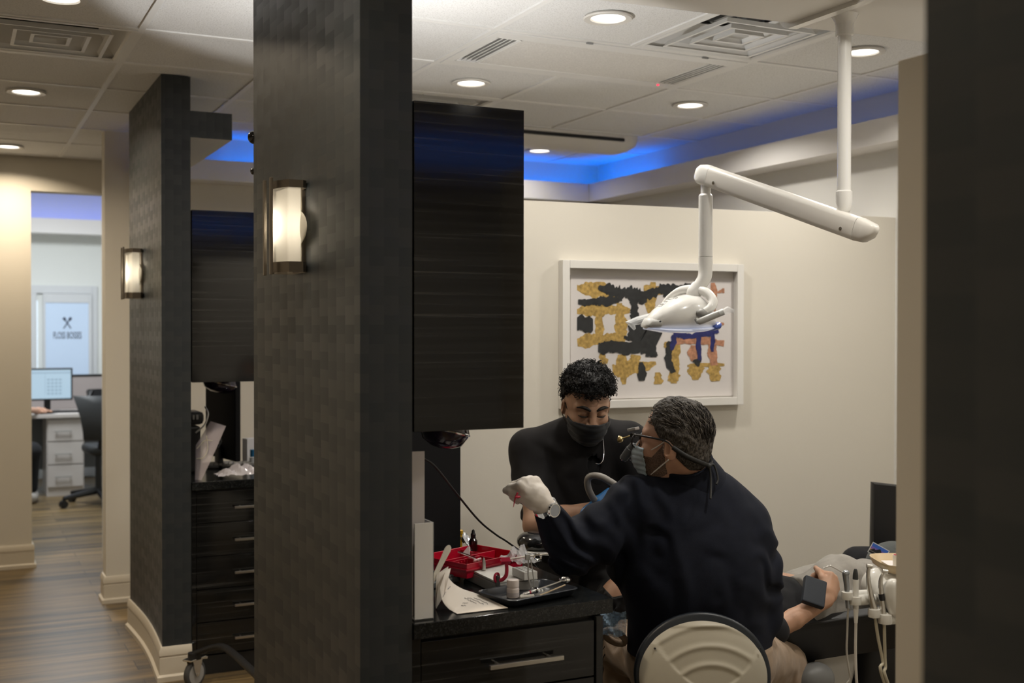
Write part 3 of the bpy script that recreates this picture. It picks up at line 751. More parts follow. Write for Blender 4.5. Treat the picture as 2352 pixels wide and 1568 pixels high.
class SDF:
    def __init__(s): s.p = []; s.post = []
    def rc(s, a, b, ra, rb=None, k=.02, op='u', sq=None):
        """tapered capsule; sq=(axis, factor) squeezes the section along an axis"""
        a, b = np.array(a, np.float32), np.array(b, np.float32); rb = ra if rb is None else rb
        r = max(ra, rb)
        s.p.append(('rc', a, b, ra, rb, sq, k, op, np.minimum(a, b)-r, np.maximum(a, b)+r)); return s
    def el(s, c, r, M=None, k=.02, op='u'):
        c = np.array(c, np.float32); r = np.array(r if hasattr(r, '__len__') else (r, r, r), np.float32)
        R = np.array(M.to_3x3() if M is not None else Matrix.Identity(3), np.float32)
        m = r.max(); s.p.append(('el', c, r, R, None, None, k, op, c-m, c+m)); return s
    def ev1(s, q, P):
        if q[0] == 'rc':
            _, a, b, ra, rb, sq = q[:6]
            d = P-a; ba = b-a
            if sq is not None:
                ax = np.array(sq[0], np.float32); ax = ax/np.linalg.norm(ax)
                d = d + np.outer(d@ax, ax)*(sq[1]-1); ba = ba + ax*(ba@ax)*(sq[1]-1)
            L = float(ba@ba)+1e-12
            t = np.clip((d@ba)/L, 0, 1)
            v = np.linalg.norm(d-t[:, None]*ba, axis=1)-(ra+(rb-ra)*t)
            if sq is not None and sq[1] > 1: v = v/(1+(sq[1]-1)*.5)
            return v
        _, c, r, R = q[:4]
        d = (P-c)@R
        k0 = np.linalg.norm(d/r, axis=1); k1 = np.linalg.norm(d/(r*r), axis=1)
        return k0*(k0-1)/np.maximum(k1, 1e-6)
    def ev(s, P, prims=None):
        d = np.full(len(P), 1.0, np.float32)
        for q in (s.p if prims is None else prims):
            v = s.ev1(q, P); k, op = q[6], q[7]
            if op == 'u':
                if k > 0:
                    h = np.clip(.5+.5*(d-v)/k, 0, 1); d = d+(v-d)*h - k*h*(1-h)
                else: d = np.minimum(d, v)
            elif op == 's':
                h = np.clip(.5-.5*(d+v)/k, 0, 1); d = d+(-v-d)*h + k*h*(1-h)
            elif op == 'i': d = np.maximum(d, v)
        for f in s.post: d = f(P, d)
        return d
    def mesh(s, h, pad=.03, smooth=2, lo=None, hi=None):
        L = np.min([q[8] for q in s.p if q[7] == 'u'], axis=0)-pad if lo is None else np.array(lo)
        H = np.max([q[9] for q in s.p if q[7] == 'u'], axis=0)+pad if hi is None else np.array(hi)
        B = 10
        nb = np.ceil((H-L)/(h*B)).astype(int)
        n = nb*B+1
        cl = [L[i]+h*B*(np.arange(nb[i])+.5) for i in range(3)]
        CP = np.stack(np.meshgrid(*cl, indexing='ij'), -1).reshape(-1, 3).astype(np.float32)
        cd = s.ev(CP)
        F = np.where(cd.reshape(nb) < 0, -1.0, 1.0).astype(np.float32)
        F = np.repeat(np.repeat(np.repeat(F, B, 0), B, 1), B, 2)
        F = np.pad(F, ((0, 1), (0, 1), (0, 1)), mode='edge')
        act = np.nonzero(np.abs(cd) < h*B*1.25+.012)[0]
        lc = np.arange(B+1)*h
        OFF = np.stack(np.meshgrid(lc, lc, lc, indexing='ij'), -1).reshape(-1, 3).astype(np.float32)
        for c in act:
            i, j, k = np.unravel_index(c, nb)
            o = np.array([L[0]+i*B*h, L[1]+j*B*h, L[2]+k*B*h], np.float32)
            m = .07
            pr = [q for q in s.p if q[7] != 'u' or (np.all(q[8]-m < o+B*h) and np.all(q[9]+m > o))]
            F[i*B:i*B+B+1, j*B:j*B+B+1, k*B:k*B+B+1] = s.ev(o+OFF, pr).reshape(B+1, B+1, B+1)
        return surface_nets(F, L, h, smooth)
def surface_nets(F, L, h, smooth):
    ins = F < 0
    c = [ins[i:F.shape[0]-1+i, j:F.shape[1]-1+j, k:F.shape[2]-1+k] for i in (0, 1) for j in (0, 1) for k in (0, 1)]
    sm = sum(x.astype(np.int8) for x in c)
    ai, aj, ak = np.nonzero((sm > 0) & (sm < 8))
    idx = np.full(sm.shape, -1, np.int64); idx[ai, aj, ak] = np.arange(len(ai))
    acc = np.zeros((len(ai), 3)); cnt = np.zeros(len(ai))
    for ax in range(3):
        for u in (0, 1):
            for v in (0, 1):
                o = [0, 0, 0]; oth = [x for x in range(3) if x != ax]; o[oth[0]] = u; o[oth[1]] = v
                o2 = list(o); o2[ax] = 1
                f0 = F[ai+o[0], aj+o[1], ak+o[2]]; f1 = F[ai+o2[0], aj+o2[1], ak+o2[2]]
                m = (f0 < 0) != (f1 < 0)
                t = np.where(m, f0/np.where(m, f0-f1, 1), 0)
                p = np.tile(np.array(o, float), (len(ai), 1)); p[:, ax] = t
                acc += p*m[:, None]; cnt += m
    Vt = (np.stack([ai, aj, ak], 1) + acc/cnt[:, None])*h + L
    Q = []
    for ax in range(3):
        o = [x for x in range(3) if x != ax]
        sl0 = [slice(None)]*3; sl1 = [slice(None)]*3
        sl0[ax] = slice(0, -1); sl1[ax] = slice(1, None)
        A, Bb = ins[tuple(sl0)], ins[tuple(sl1)]
        e = np.nonzero(A != Bb); E = np.stack(e, 1)
        ok = np.ones(len(E), bool)
        for w in o: ok &= (E[:, w] > 0) & (E[:, w] < F.shape[w]-1)
        E = E[ok]
        fl = A[E[:, 0], E[:, 1], E[:, 2]]
        def g(du, dv):
            K = E.copy(); K[:, o[0]] -= du; K[:, o[1]] -= dv
            return idx[K[:, 0], K[:, 1], K[:, 2]]
        q = np.stack([g(1, 1), g(0, 1), g(0, 0), g(1, 0)], 1)
        flip = fl if ax != 1 else ~fl
        q = np.where(flip[:, None], q, q[:, ::-1])
        Q.append(q)
    Q = np.concatenate(Q); Q = Q[(Q >= 0).all(1)]
    E = np.concatenate([Q[:, [0, 1]], Q[:, [1, 2]], Q[:, [2, 3]], Q[:, [3, 0]]])
    for it in range(smooth*2):
        lam = .5 if it % 2 == 0 else -.52
        s_ = np.zeros_like(Vt); n_ = np.zeros(len(Vt))
        for a_, b_ in ((0, 1), (1, 0)):
            for d_ in range(3): s_[:, d_] += np.bincount(E[:, a_], weights=Vt[E[:, b_], d_], minlength=len(Vt))
            n_ += np.bincount(E[:, a_], minlength=len(Vt))
        Vt = Vt + lam*(s_/np.maximum(n_, 1)[:, None]-Vt)
    return Vt.astype(np.float32), Q
def sdf_obj(name, S, h, mats, parent=None, org=None, smooth=2, face_mat=None, **kw):
    Vt, Q = S.mesh(h, smooth=smooth, **kw)
    o0 = ORG[parent.name] if parent is not None else Vector(org)
    me = bpy.data.meshes.new(name)
    me.vertices.add(len(Vt)); me.vertices.foreach_set('co', (Vt-np.array(o0, np.float32)).ravel())
    me.loops.add(Q.size); me.loops.foreach_set('vertex_index', Q.ravel().astype(np.int32))
    me.polygons.add(len(Q)); me.polygons.foreach_set('loop_start', (np.arange(len(Q))*4).astype(np.int32))
    me.update(calc_edges=True)
    finish_mesh(me, mats, 180)
    if face_mat is not None:
        me.polygons.foreach_set('material_index', face_mat(Vt[Q].mean(1)).astype(np.int32))
    me.validate()
    o = bpy.data.objects.new(name, me); COL.objects.link(o)
    if parent is not None: o.parent = parent
    else: o.location = o0
    ORG[o.name] = o0
    return o

def basis(c, f, u):
    """local axes x forward, y to the person's left, z up"""
    f = Vector(f).normalized(); u = Vector(u); u = (u-f*u.dot(f)).normalized(); l = u.cross(f)
    return frameM(Vector(c), f, l, u)
def LP(M, x, y, z): return np.array(M @ Vector((x, y, z)), np.float32)

def head_prims(S, M, nose=True):
    e = lambda c, r, k=.02, op='u', rot=None: S.el(LP(M, *c), r, M if rot is None else M.to_3x3() @ Euler(rot).to_matrix(), k, op)
    e((-.006, 0, .028), (.095, .075, .090), .03)
    e((.020, 0, -.020), (.075, .066, .085), .03)
    e((.045, 0, -.066), (.047, .050, .052), .03)
    e((.070, 0, -.096), (.022, .024, .018), .025)
    for s_ in (1, -1):
        S.rc(LP(M, .085, .012*s_, .020), LP(M, .070, .050*s_, .018), .011, .009, .016)
        e((.062, .045*s_, -.035), (.024, .020, .020), .02)
        e((.092, .030*s_, -.002), (.016, .018, .011), .010, 's')
        e((.076, .031*s_, -.002), (.0165, .0165, .0150), .004)
        S.rc(LP(M, .010, .052*s_, -.040), LP(M, .045, .034*s_, -.088), .020, .018, .02)
        e((-.010, .078*s_, -.018), (.019, .010, .031), .006, 'u', (0, .15, .35*s_))
        e((-.004, .086*s_, -.016), (.010, .006, .018), .004, 's', (0, .15, .35*s_))
    S.rc(LP(M, .093, 0, .008), LP(M, .112, 0, -.036), .008, .013, .014)
    for s_ in (1, -1): e((.100, .012*s_, -.040), (.012, .009, .009), .008)
    S.rc(LP(M, .088, .018, -.068), LP(M, .088, -.018, -.068), .008, None, .01)
def hand_prims(S, w, d, n, side, curl, spread=.06, sc=1.0, grow=0.0, thumb=(.7, .5, .4), first=None):
    """wrist w, direction d to the knuckles, back-of-hand normal n; side=+1 when the thumb lies towards d x n.
    curl = bend per joint for four fingers"""
    w = Vector(w); d = Vector(d).normalized(); n = Vector(n); n = (n-d*n.dot(d)).normalized(); t = d.cross(n)*side
    g = grow
    A = lambda x, y, z: np.array(w + d*(x*sc) + t*(y*sc) + n*(z*sc), np.float32)
    S.rc(A(0, 0, 0), A(.025, 0, 0), .026*sc+g, .030*sc+g, .015, sq=(n, 1.4))
    S.rc(A(.03, .018, 0), A(.082, .027, .002), .020*sc+g, .0145*sc+g, .015)
    S.rc(A(.03, 0, .002), A(.086, .006, .004), .020*sc+g, .0145*sc+g, .012)
    S.rc(A(.03, -.014, 0), A(.080, -.014, .003), .019*sc+g, .0140*sc+g, .012)
    S.rc(A(.03, -.024, -.002), A(.072, -.033, 0), .017*sc+g, .0125*sc+g, .012)
    base = [(.086, .028, .002, 1.0), (.091, .008, .004, 1.1), (.086, -.013, .003, 1.02), (.077, -.033, 0, .82)]
    tips = []
    for i, (x, y, z, l) in enumerate(base):
        p = Vector(A(x, y, z)); c = curl[i] if hasattr(curl[i], '__len__') else (curl[i],)*3
        a = 0.0; rad = [.0105, .0098, .0088, .0078]
        sp = (y/.03)*spread
        dd = (d + t*sp).normalized()
        for j, seg in enumerate((.043, .027, .021)):
            a += c[j]
            v = dd*math.cos(a) - n*math.sin(a)
            p2 = p + v*(seg*l*sc)
            S.rc(p, p2, rad[j]*sc+g, rad[j+1]*sc+g, .005)
            p = p2
        tips.append(p)
    p = Vector(A(.022, .026, -.006)); a = thumb[0]
    v = (d*math.cos(a) + t*math.sin(a) - n*.25).normalized()
    for j, seg in enumerate((.042, .033, .026)):
        p2 = p+v*(seg*sc); S.rc(p, p2, (.0165, .0125, .0110)[j]*sc+g, (.0125, .0110, .0090)[j]*sc+g, .010 if j == 0 else .006); p = p2
        v = (v - n*math.tan(thumb[1]*.5)*1.0 + d*.25*thumb[2] - t*.2*thumb[2]).normalized()
    return tips
def wrinkle(c, ax, amp, freq, rad, seed=0, tilt=(0, 0, 0)):
    """cloth folds: ripples along ax around the centre c"""
    c = np.array(c, np.float32); ax = np.array(Vector(ax).normalized(), np.float32)
    def f(P, d):
        near = np.exp(-(((P-c)**2).sum(1))/(rad*rad))
        w_ = vnoise(P, 14.0, seed)*1.4
        s_ = np.sin(((P-c)@ax)*freq + w_*2.2)
        return d - amp*near*s_
    return f
def ripple(amp, f, seed=0, st=(1, 1, 1)):
    st = np.array(st, np.float32)
    return lambda P, d: d - amp*vnoise(P*st, f, seed) - amp*.45*vnoise(P*st, f*2.3, seed+5)
def plane_cut(p, n):
    p = np.array(p, np.float32); n = np.array(Vector(n).normalized(), np.float32)
    return lambda P, d: np.maximum(d, (P-p)@n)

def skin_mat(name, col):
    return mat(name, col, .48, bump=.12, bscale=420, var=.10, vscale=26, sss=.12)
def cloth_mat(name, col, bump=.35, rough=.85, sheen=.15, var=.10):
    return mat(name, col, rough, bump=bump, bscale=900, var=var, vscale=40, sheen=sheen, spec=.3)
M_SKIN1 = skin_mat('assistant_skin', (.40, .235, .155)); M_SKIN2 = skin_mat('dentist_skin', (.50, .29, .20)); M_SKIN3 = skin_mat('patient_skin', (.47, .27, .175))
M_HAIRB = mat('black_hair', (.005, .0045, .0045), .6, spec=.3)
M_HAIRG = mat('grey_hair', (.13, .115, .098), .6, spec=.25); M_HAIRD = mat('dark_brown_hair', (.022, .018, .015), .6, spec=.25)
M_BROW = mat('brow_hair', (.010, .007, .006), .6)
M_SCRUB = cloth_mat('black_scrubs', (.0070, .0062, .0068), sheen=.03); M_TEE = cloth_mat('black_tee', (.005, .005, .006), sheen=.03)
M_NAVY = cloth_mat('navy_knit', (.0042, .0062, .0145), sheen=.0)
M_KHAKI = cloth_mat('khaki_twill', (.30, .215, .145)); M_GREYP = cloth_mat('grey_sweatpants', (.30, .28, .25), bump=.6)
M_CHAR = cloth_mat('charcoal_cotton', (.0105, .011, .013), sheen=.05)
M_MASKB = cloth_mat('black_mask', (.010, .011, .013), rough=.7); M_MASKW = cloth_mat('pale_blue_mask', (.36, .45, .52), rough=.6)
M_LOOP = mat('white_ear_loop', (.70, .68, .64), .7)
M_GLOVEW = mat('white_latex', (.66, .60, .53), .42, bump=.15, bscale=60); M_GLOVEB = mat('blue_nitrile', (.025, .14, .36), .38, bump=.2, bscale=60)
M_SHOE = mat('black_shoe', (.015, .015, .016), .5); M_SOLE = mat('pale_sole', (.55, .53, .5), .6)

def strands(mb, M, pts_dirs, r, n=5, curl=None, rnd=None, m=0):
    pass
def leg_prims(S, hip, knee, ank, r=(.085, .062, .043), k=.03):
    S.rc(hip, knee, r[0], r[1], k); S.rc(knee, ank, r[1]*.95, r[2], k)
def shoe(parent, ank, d, name='shoe'):
    d = Vector(d); d.z = 0; d.normalize(); a = Vector(ank)
    S = SDF(); z = .012
    b = Vector((a.x, a.y, 0))
    S.rc(b-d*.045+Vector((0, 0, .042)), b+d*.05+Vector((0, 0, .045)), .042, .044, .02); S.rc(b+d*.05+Vector((0, 0, .04)), b+d*.165+Vector((0, 0, .032)), .044, .032, .03)
    S.rc(b-d*.01+Vector((0, 0, .05)), b-d*.01+Vector((0, 0, .09)), .046, .044, .02)
    S.post.append(plane_cut((0, 0, 0.0), (0, 0, -1)))
    return sdf_obj(name, S, .006, M_SHOE, parent)

hair_mix = mat('salt_and_pepper_hair', (.03, .026, .022), .6, spec=.25)
nt, N, L, b = nodes_of(hair_mix)
_tc = N('ShaderNodeTexCoord'); _mp = N('ShaderNodeMapping'); _mp.inputs['Scale'].default_value = (1.0, 1.0, .45); L(_tc.outputs['Object'], _mp.inputs[0])
_n = N('ShaderNodeTexNoise', Scale=330.0, Detail=4.0, Roughness=.65); L(_mp.outputs[0], _n.inputs['Vector']); _cr = N('ShaderNodeValToRGB'); L(_n.outputs['Fac'], _cr.inputs[0])
_cr.color_ramp.elements[0].color = (.016, .013, .011, 1); _cr.color_ramp.elements[0].position = .42; _cr.color_ramp.elements[1].color = (.15, .132, .112, 1); _cr.color_ramp.elements[1].position = .74
L(_cr.outputs[0], b.inputs['Base Color'])
# ================================================================== dentist, seated with his back to the camera
def build_dentist():
    up = Vector((0, 0, 1))
    nb = q3(1590, 1095, 3.36); hipc = q3(1608, 1480, 3.40); hipc[2] = .635
    shl, shr = q3(1462, 1165, 3.33), q3(1702, 1212, 3.42)
    ell_, wrl = q3(1312, 1268, 3.24), q3(1250, 1160, 3.17)
    elr, wrr = q3(1748, 1408, 3.44), q3(1640, 1400, 3.66)
    f = Vector(shr)-Vector(shl); fwd = up.cross(f); fwd.z = 0; fwd.normalize()
    if fwd.dot(FW) < 0: fwd = -fwd
    hc = q3(1552, 1012, 3.32)
    fd = (RT*-.86 + FW*.46 + Vector((0, 0, .06)))
    HM_ = basis(hc, fd, (RT*.02+Vector((0, 0, 1))))
    hipL, hipR = Vector(hipc)-RT*.10, Vector(hipc)+RT*.10
    knL, knR = Vector(q3(1420, 1545, 3.80)), Vector(q3(1792, 1545, 3.74)); knL.z = .56; knR.z = .505
    anL, anR = Vector((knL.x-.02, knL.y-.02, .09)), Vector((knR.x+.02, knR.y-.05, .09))
    org = (hipc[0], hipc[1], 0.0)
    B = SDF()
    head_prims(B, HM_)
    B.rc(LP(HM_, -.030, 0, -.035), nb, .056, .060, .03)
    sq = (fwd, 1.5)
    B.rc(hipc, Vector(hipc)+up*.2, .165, .15, .04, sq=sq); B.rc(Vector(hipc)+up*.15, Vector(nb)-up*.16, .15, .165, .05, sq=sq)
    B.rc(shl, shr, .055, .055, .05); B.rc(nb, (Vector(shl)+Vector(nb))/2-up*.03, .055, .05, .04); B.rc(nb, (Vector(shr)+Vector(nb))/2-up*.03, .055, .05, .04)
    B.rc(shl, ell_, .046, .038, .03); B.rc(ell_, wrl, .036, .026, .02)
    B.rc(shr, elr, .046, .038, .03); B.rc(elr, wrr, .036, .026, .02)
    leg_prims(B, hipL, knL, anL); leg_prims(B, hipR, knR, anR)
    dL = (Vector(q3(1212, 1112, 3.19))-Vector(wrl)); nL = (UP*.62 - FW*.62 + RT*.30)
    hand_prims(B, wrl, dL, nL, -1, [(1.15, 1.3, .8), (1.25, 1.3, .9), (1.3, 1.35, .9), (1.3, 1.35, .9)], sc=.95, thumb=(.25, .9, .8))
    dR = FW*.5-RT*.8
    hand_prims(B, wrr, dR, (0, 0, 1), 1, [.4, .5, .6, .6])
    body = sdf_obj('person', B, .0034, M_SKIN2, None, org)
    tag(body, 'seated man in a navy long sleeve top with magnifying glasses, his back turned', 'person')
    # top
    S = SDF(); sq = (fwd, 1.42)
    S.rc(Vector(hipc)+RT*.0+up*-.03, Vector(q3(1600, 1275, 3.37)), .222, .214, .05, sq=sq)
    S.rc(q3(1600, 1300, 3.37), q3(1597, 1205, 3.37), .212, .170, .06, sq=sq)
    S.rc(shl, shr, .078, .078, .05)
    S.rc(nb-V3(0, 0, .030), (Vector(shl)*.62+Vector(nb)*.38)-up*.012, .066, .072, .05); S.rc(nb-V3(0, 0, .030), (Vector(shr)*.62+Vector(nb)*.38)-up*.012, .066, .072, .05)
    S.rc(q3(1455, 1165, 3.33), q3(1372, 1228, 3.28), .077, .076, .05); S.rc(q3(1372, 1228, 3.28), ell_, .076, .060, .04)
    S.rc(ell_, q3(1258, 1176, 3.18), .060, .040, .03)
    S.rc(q3(1702, 1216, 3.42), q3(1732, 1305, 3.44), .080, .070, .05); S.rc(q3(1732, 1305, 3.44), elr, .070, .060, .04); S.rc(elr, wrr, .058, .042, .03)
    S.rc(q3(1435, 1300, 3.37), q3(1455, 1185, 3.36), .05, .06, .06)
    S.post.append(wrinkle(q3(1300, 1245, 3.2), RT*.75+UP*.65, .0105, 130, .10, 3))
    S.post.append(wrinkle(q3(1400, 1265, 3.28), RT*.9-UP*.2, .0085, 85, .11, 5))
    S.post.append(wrinkle(q3(1452, 1150, 3.28), RT*.95+UP*.2, .0090, 95, .085, 8))
    S.post.append(wrinkle(q3(1740, 1300, 3.4), UP*.8+RT*.5, .0085, 75, .13, 9))
    S.post.append(wrinkle(q3(1560, 1330, 3.2), RT*.85+UP*.4, .0055, 42, .22, 10))
    S.post.append(ripple(.0045, 9, 2, (1, 1, .6)))
    nbv = Vector(nb)
    S.post.append(plane_cut(hipc+V3(0, 0, .022), (0, 0, -1)))
    S.post.append(plane_cut(q3(1254, 1168, 3.175), Vector(wrl)-Vector(ell_)))
    ncut = SDF(); ncut.rc(nbv-up*.03, nbv+up*.10, .057, .060)
    S.post.append(lambda P, d: np.maximum(d, -ncut.ev(P)))
    sdf_obj('sweater', S, .0048, M_NAVY, body)
    # stand-up collar folded over
    npt = Vector(LP(HM_, -.030, 0, -.045)); C = SDF(); c0 = nbv.lerp(npt, .58)-up*.002+FW*.004
    ax = (npt-nbv).normalized(); ax = (ax*.55+up*.45-FW*.12).normalized()
    def collar(P, d):
        v = P-np.array(c0, np.float32); a_ = np.array(ax, np.float32); z = v@a_; r = np.linalg.norm(v-np.outer(z, a_), axis=1)
        rr = .070 + np.maximum(0, .010-z)*.50
        return np.maximum(np.abs(r-rr)-.0055, np.maximum(z-.020, -z-.052))
    C.rc(c0-ax*.05, c0+ax*.03, .11, .10); C.post.append(collar)
    sdf_obj('collar', C, .0032, M_NAVY, body)
    # trousers
    T = SDF()
    T.rc(Vector(hipc)-RT*.06-up*.015, Vector(hipc)+RT*.06-up*.015, .148, .148, .05)
    for hp_, kn, an in ((hipL, knL, anL), (hipR, knR, anR)):
        T.rc(hp_, kn, .104, .082, .05); T.rc(kn, an, .080, .064, .03)
    T.post.append(wrinkle((knL+hipL)/2, RT*.7+UP*.6, .006, 75, .20, 4)); T.post.append(wrinkle(knR, UP*.6+RT*.7, .004, 55, .16, 6)); T.post.append(ripple(.005, 12, 7))
    T.post.append(plane_cut((0, 0, hipc[2]+.035), (0, 0, 1))); T.post.append(plane_cut((0, 0, .075), (0, 0, -1)))
    trs = sdf_obj('trousers', T, .0055, M_KHAKI, body)
    mb = MB(); pk = Vector(q3(1412, 1462, 3.36)); mb.tube([pk+RT*(.030*math.cos(t))+UP*(.020*math.sin(t)-.012*math.cos(t))-FW*.018*math.sin(t) for t in [2*math.pi*i/16 for i in range(16)]], .0095, 8, closed=True, flat=1.2); obj('pocket', mb, M_KHAKI, trs, ang=80)
    for an in (anL, anR): shoe(body, an, FW)
    # gloves
    G = SDF(); hand_prims(G, wrl, dL, nL, -1, [(1.15, 1.3, .8), (1.25, 1.3, .9), (1.3, 1.35, .9), (1.3, 1.35, .9)], sc=.95, thumb=(.25, .9, .8), grow=.0018)
    G.rc(Vector(wrl)-dL.normalized()*.002, Vector(wrl)+dL.normalized()*.03, .030, .031, .01); G.post.append(ripple(.0008, 60, 3))
    gl = sdf_obj('glove', G, .0023, M_GLOVEW, body); tag(gl, 'whitish latex glove')
    G = SDF(); hand_prims(G, wrr, dR, (0, 0, 1), 1, [.4, .5, .6, .6], grow=.0018); sdf_obj('glove', G, .0035, M_GLOVEW, body)
    mb = MB(); p = Vector(q3(1184, 1141, 3.15)); mb.tube([p+UP*.012+RT*.006, p, p-UP*.028-RT*.006], [.0028, .0024, .0008], 8); mb.ell(p+RT*.006, (.009, .004, .004)); it = obj('needle_cap', mb, [mat('red_plastic', (.45, .02, .05), .3)], body); tag(it, 'small red and silver cap held in the glove')
    # watch
    wd = (Vector(wrl)-Vector(ell_)).normalized(); wc = Vector(wrl)-wd*.010
    n_ = (-FW*.8+UP*.45+RT*.15); n_ = (n_-wd*n_.dot(wd)).normalized(); b_ = wd.cross(n_)
    mb = MB()
    ring = []
    for w_ in (-.009, .009): ring.append([wc+wd*w_+(n_*math.cos(t)*.034+b_*math.sin(t)*.036) for t in [2*math.pi*i/28 for i in range(28)]])
    for w_ in (.009, -.009): ring.append([wc+wd*w_+(n_*math.cos(t)*.030+b_*math.sin(t)*.032) for t in [2*math.pi*i/28 for i in range(28)]])
    mb.rings(ring, caps=False, closed=True); wb = obj('watch_band', mb, M_CHROME, body)
    MW = frameM(wc+n_*.032, wd, b_, n_)
    mb = MB(); mb.lathe([(.0205, -.002), (.0215, .004), (.0190, .0085), (.0165, .0085), (.0165, .0075)], MW, 28); cs = obj('watch_case', mb, M_CHROME, wb)
    mb = MB(); mb.lathe([(.0163, .0068), (.0163, .0080), (.0001, .0082)], MW, 28); obj('dial', mb, mat('watch_dial', (.35, .37, .40), .15), wb)
    # hair: short waves combed back, grey at the temples
    rnd = random.Random(5)
    Hs = SDF()
    e = lambda c, r: Hs.el(LP(HM_, *c), r, HM_, .02)
    e((-.005, 0, .032), (.101, .082, .096)); e((-.018, 0, .004), (.086, .0785, .082)); e((-.050, 0, -.035), (.050, .060, .050))
    iM = np.array(HM_.inverted(), np.float32)
    def hl(P, d):
        L_ = P@iM[:3, :3].T+iM[:3, 3]
        x, y, z = L_[:, 0], np.abs(L_[:, 1]), L_[:, 2]
        cut = np.maximum((x-.058)-np.clip((z-.085)*1.0, 0, .03)+np.maximum(0, .060-z)*.75, -(z+.012+np.clip((-x-.002)*1.1, -.03, .064)))   # forehead, then ear line dropping to the nape
        d = d - .0028*vnoise(L_*np.array([1.0, 1.7, 1.0], np.float32), 95, 4) - .0035*vnoise(L_, 40, 7)*(z > .02)
        return np.maximum(d, cut)
    Hs.post.append(hl)
    hair = sdf_obj('hair', Hs, .0030, [hair_mix], body, smooth=1)
    mb = MB()
    for i in range(760):
        th = rnd.uniform(-math.pi, math.pi); z0 = rnd.uniform(.01, .118)
        rr = math.sqrt(max(0, 1-((z0-.034)/.092)**2))
        x, y = -.010+.098*rr*math.cos(th), .078*rr*math.sin(th)
        if x > .072 or (z0 < .045 and x > .02): continue
        P_ = []
        ph = rnd.uniform(0, 6.28); x_, y_, z_ = x, y, z0
        for s_ in range(8):
            k_ = math.sqrt(((x_+.010)/.102)**2+(y_/.081)**2+((z_-.032)/.094)**2); x_, y_, z_ = -.010+(x_+.010)/k_, y_/k_, .032+(z_-.032)/k_
            nn = Vector(((x_+.010)/.098**2, y_/.078**2, (z_-.034)/.092**2)).normalized()
            lift = -.0005+.0035*math.sin(s_*1.15+ph)*(1 if z0 > .06 else .3)
            P_.append(HM_ @ (Vector((x_, y_, z_))+nn*lift))
            x_ -= .0062; y_ += .0036*math.sin(s_*1.3+ph); z_ -= .001 if x_ > -.04 else .0055
        front = x > -.01 and rnd.random() < .6
        mb.tube(P_, [.0005, .0011, .0013, .0013, .0012, .0010, .0008, .0003], 5, m=1 if (front or rnd.random() < .2) else 0)
    obj('hair_waves', mb, [M_HAIRD, M_HAIRG], hair, ang=80)
    # stubble beard
    Bs = SDF(); head_prims(Bs, HM_)
    def bd(P, d):
        L_ = P@iM[:3, :3].T+iM[:3, 3]; x, y, z = L_[:, 0], np.abs(L_[:, 1]), L_[:, 2]
        cut = np.maximum.reduce([z+.040-np.clip((.040-x)*1.1, -.006, .045), .002-x, -(z+.120)])
        return np.maximum(d-.0014-.0009*vnoise(P, 300, 3), cut)
    Bs.post.append(bd); sdf_obj('beard', Bs, .0028, mat('stubble', (.13, .083, .062), .8, var=.6, vscale=300), body, smooth=1)
    # mask over nose and chin, with loops behind the ear
    Ms = SDF(); head_prims(Ms, HM_); Ms.el(LP(HM_, .098, 0, -.050), (.026, .034, .040), HM_, .03)
    def mk(P, d):
        L_ = P@iM[:3, :3].T+iM[:3, 3]; x, y, z = L_[:, 0], np.abs(L_[:, 1]), L_[:, 2]
        return np.maximum.reduce([np.abs(d-.004)-.0022, z+.022, -(z+.118), .054+y*.25-x])
    Ms.post.append(mk); Ms.post.append(lambda P, d: d-.0008*np.sin((P@np.array(HM_.to_3x3().col[2], np.float32))*420))
    mask = sdf_obj('mask', Ms, .0027, [M_MASKW], body, smooth=1); tag(mask, 'pale blue surgical mask')
    E = [LP(HM_, -.002, .084, .008), LP(HM_, .024, .079, -.012), LP(HM_, .058, .060, -.032)]
    E2 = [LP(HM_, -.012, .083, -.046), LP(HM_, .022, .068, -.075), LP(HM_, .050, .052, -.098)]
    mb = MB(); mb.tube(E, .0018, 6, smooth=4); obj('ear_loop', mb, M_LOOP, mask); mb = MB(); mb.tube(E2, .0018, 6, smooth=4); obj('ear_loop', mb, M_LOOP, mask)
    # magnifying glasses
    gl_ = MB()
    for s_ in (1, -1):
        gl_.tube([LP(HM_, .108, .050*s_, .010), LP(HM_, .070, .078*s_, .012), LP(HM_, .0, .085*s_, .006), LP(HM_, -.022, .083*s_, -.010)], [.0030, .0030, .0026, .0022], 8, smooth=4)
        gl_.tube([LP(HM_, .110+.004*math.cos(t), .030*s_+.024*math.cos(t), -.008+.020*math.sin(t)) for t in [2*math.pi*i/16 for i in range(16)]], .0022, 6, closed=True)
    gl_.tube([LP(HM_, .112, .012, .006), LP(HM_, .112, -.012, .006)], .003, 8)
    fr = obj('glasses', gl_, M_BPLAS, body, ang=60); tag(fr, 'black magnifying glasses frame')
    for s_ in (1, -1):
        mb = MB(); a_, b_2 = Vector(LP(HM_, .118, .028*s_, -.020)), Vector(LP(HM_, .150, .020*s_, -.066))
        mb.tube([a_, a_.lerp(b_2, .3), a_.lerp(b_2, .31), b_2], [.0095, .0110, .0125, .0125], 16); mb.tube([b_2, b_2+(b_2-a_).normalized()*.004], [.0105, .0100], 16, m=1)
        obj('telescope', mb, [mat('loupe_grey', (.10, .11, .12), .35), M_CHROME], fr)
    mb = MB(); mb.box(LP(HM_, .128, .012, .022), (.026, .034, .009), .002, HM_.to_3x3() @ Matrix.Rotation(.3, 3, 'Y')); mb.box(LP(HM_, .126, .012, .004), (.016, .020, .012), .002, HM_.to_3x3(), m=1); obj('headlight_mount', mb, [M_GPLAS, M_BPLAS], fr)
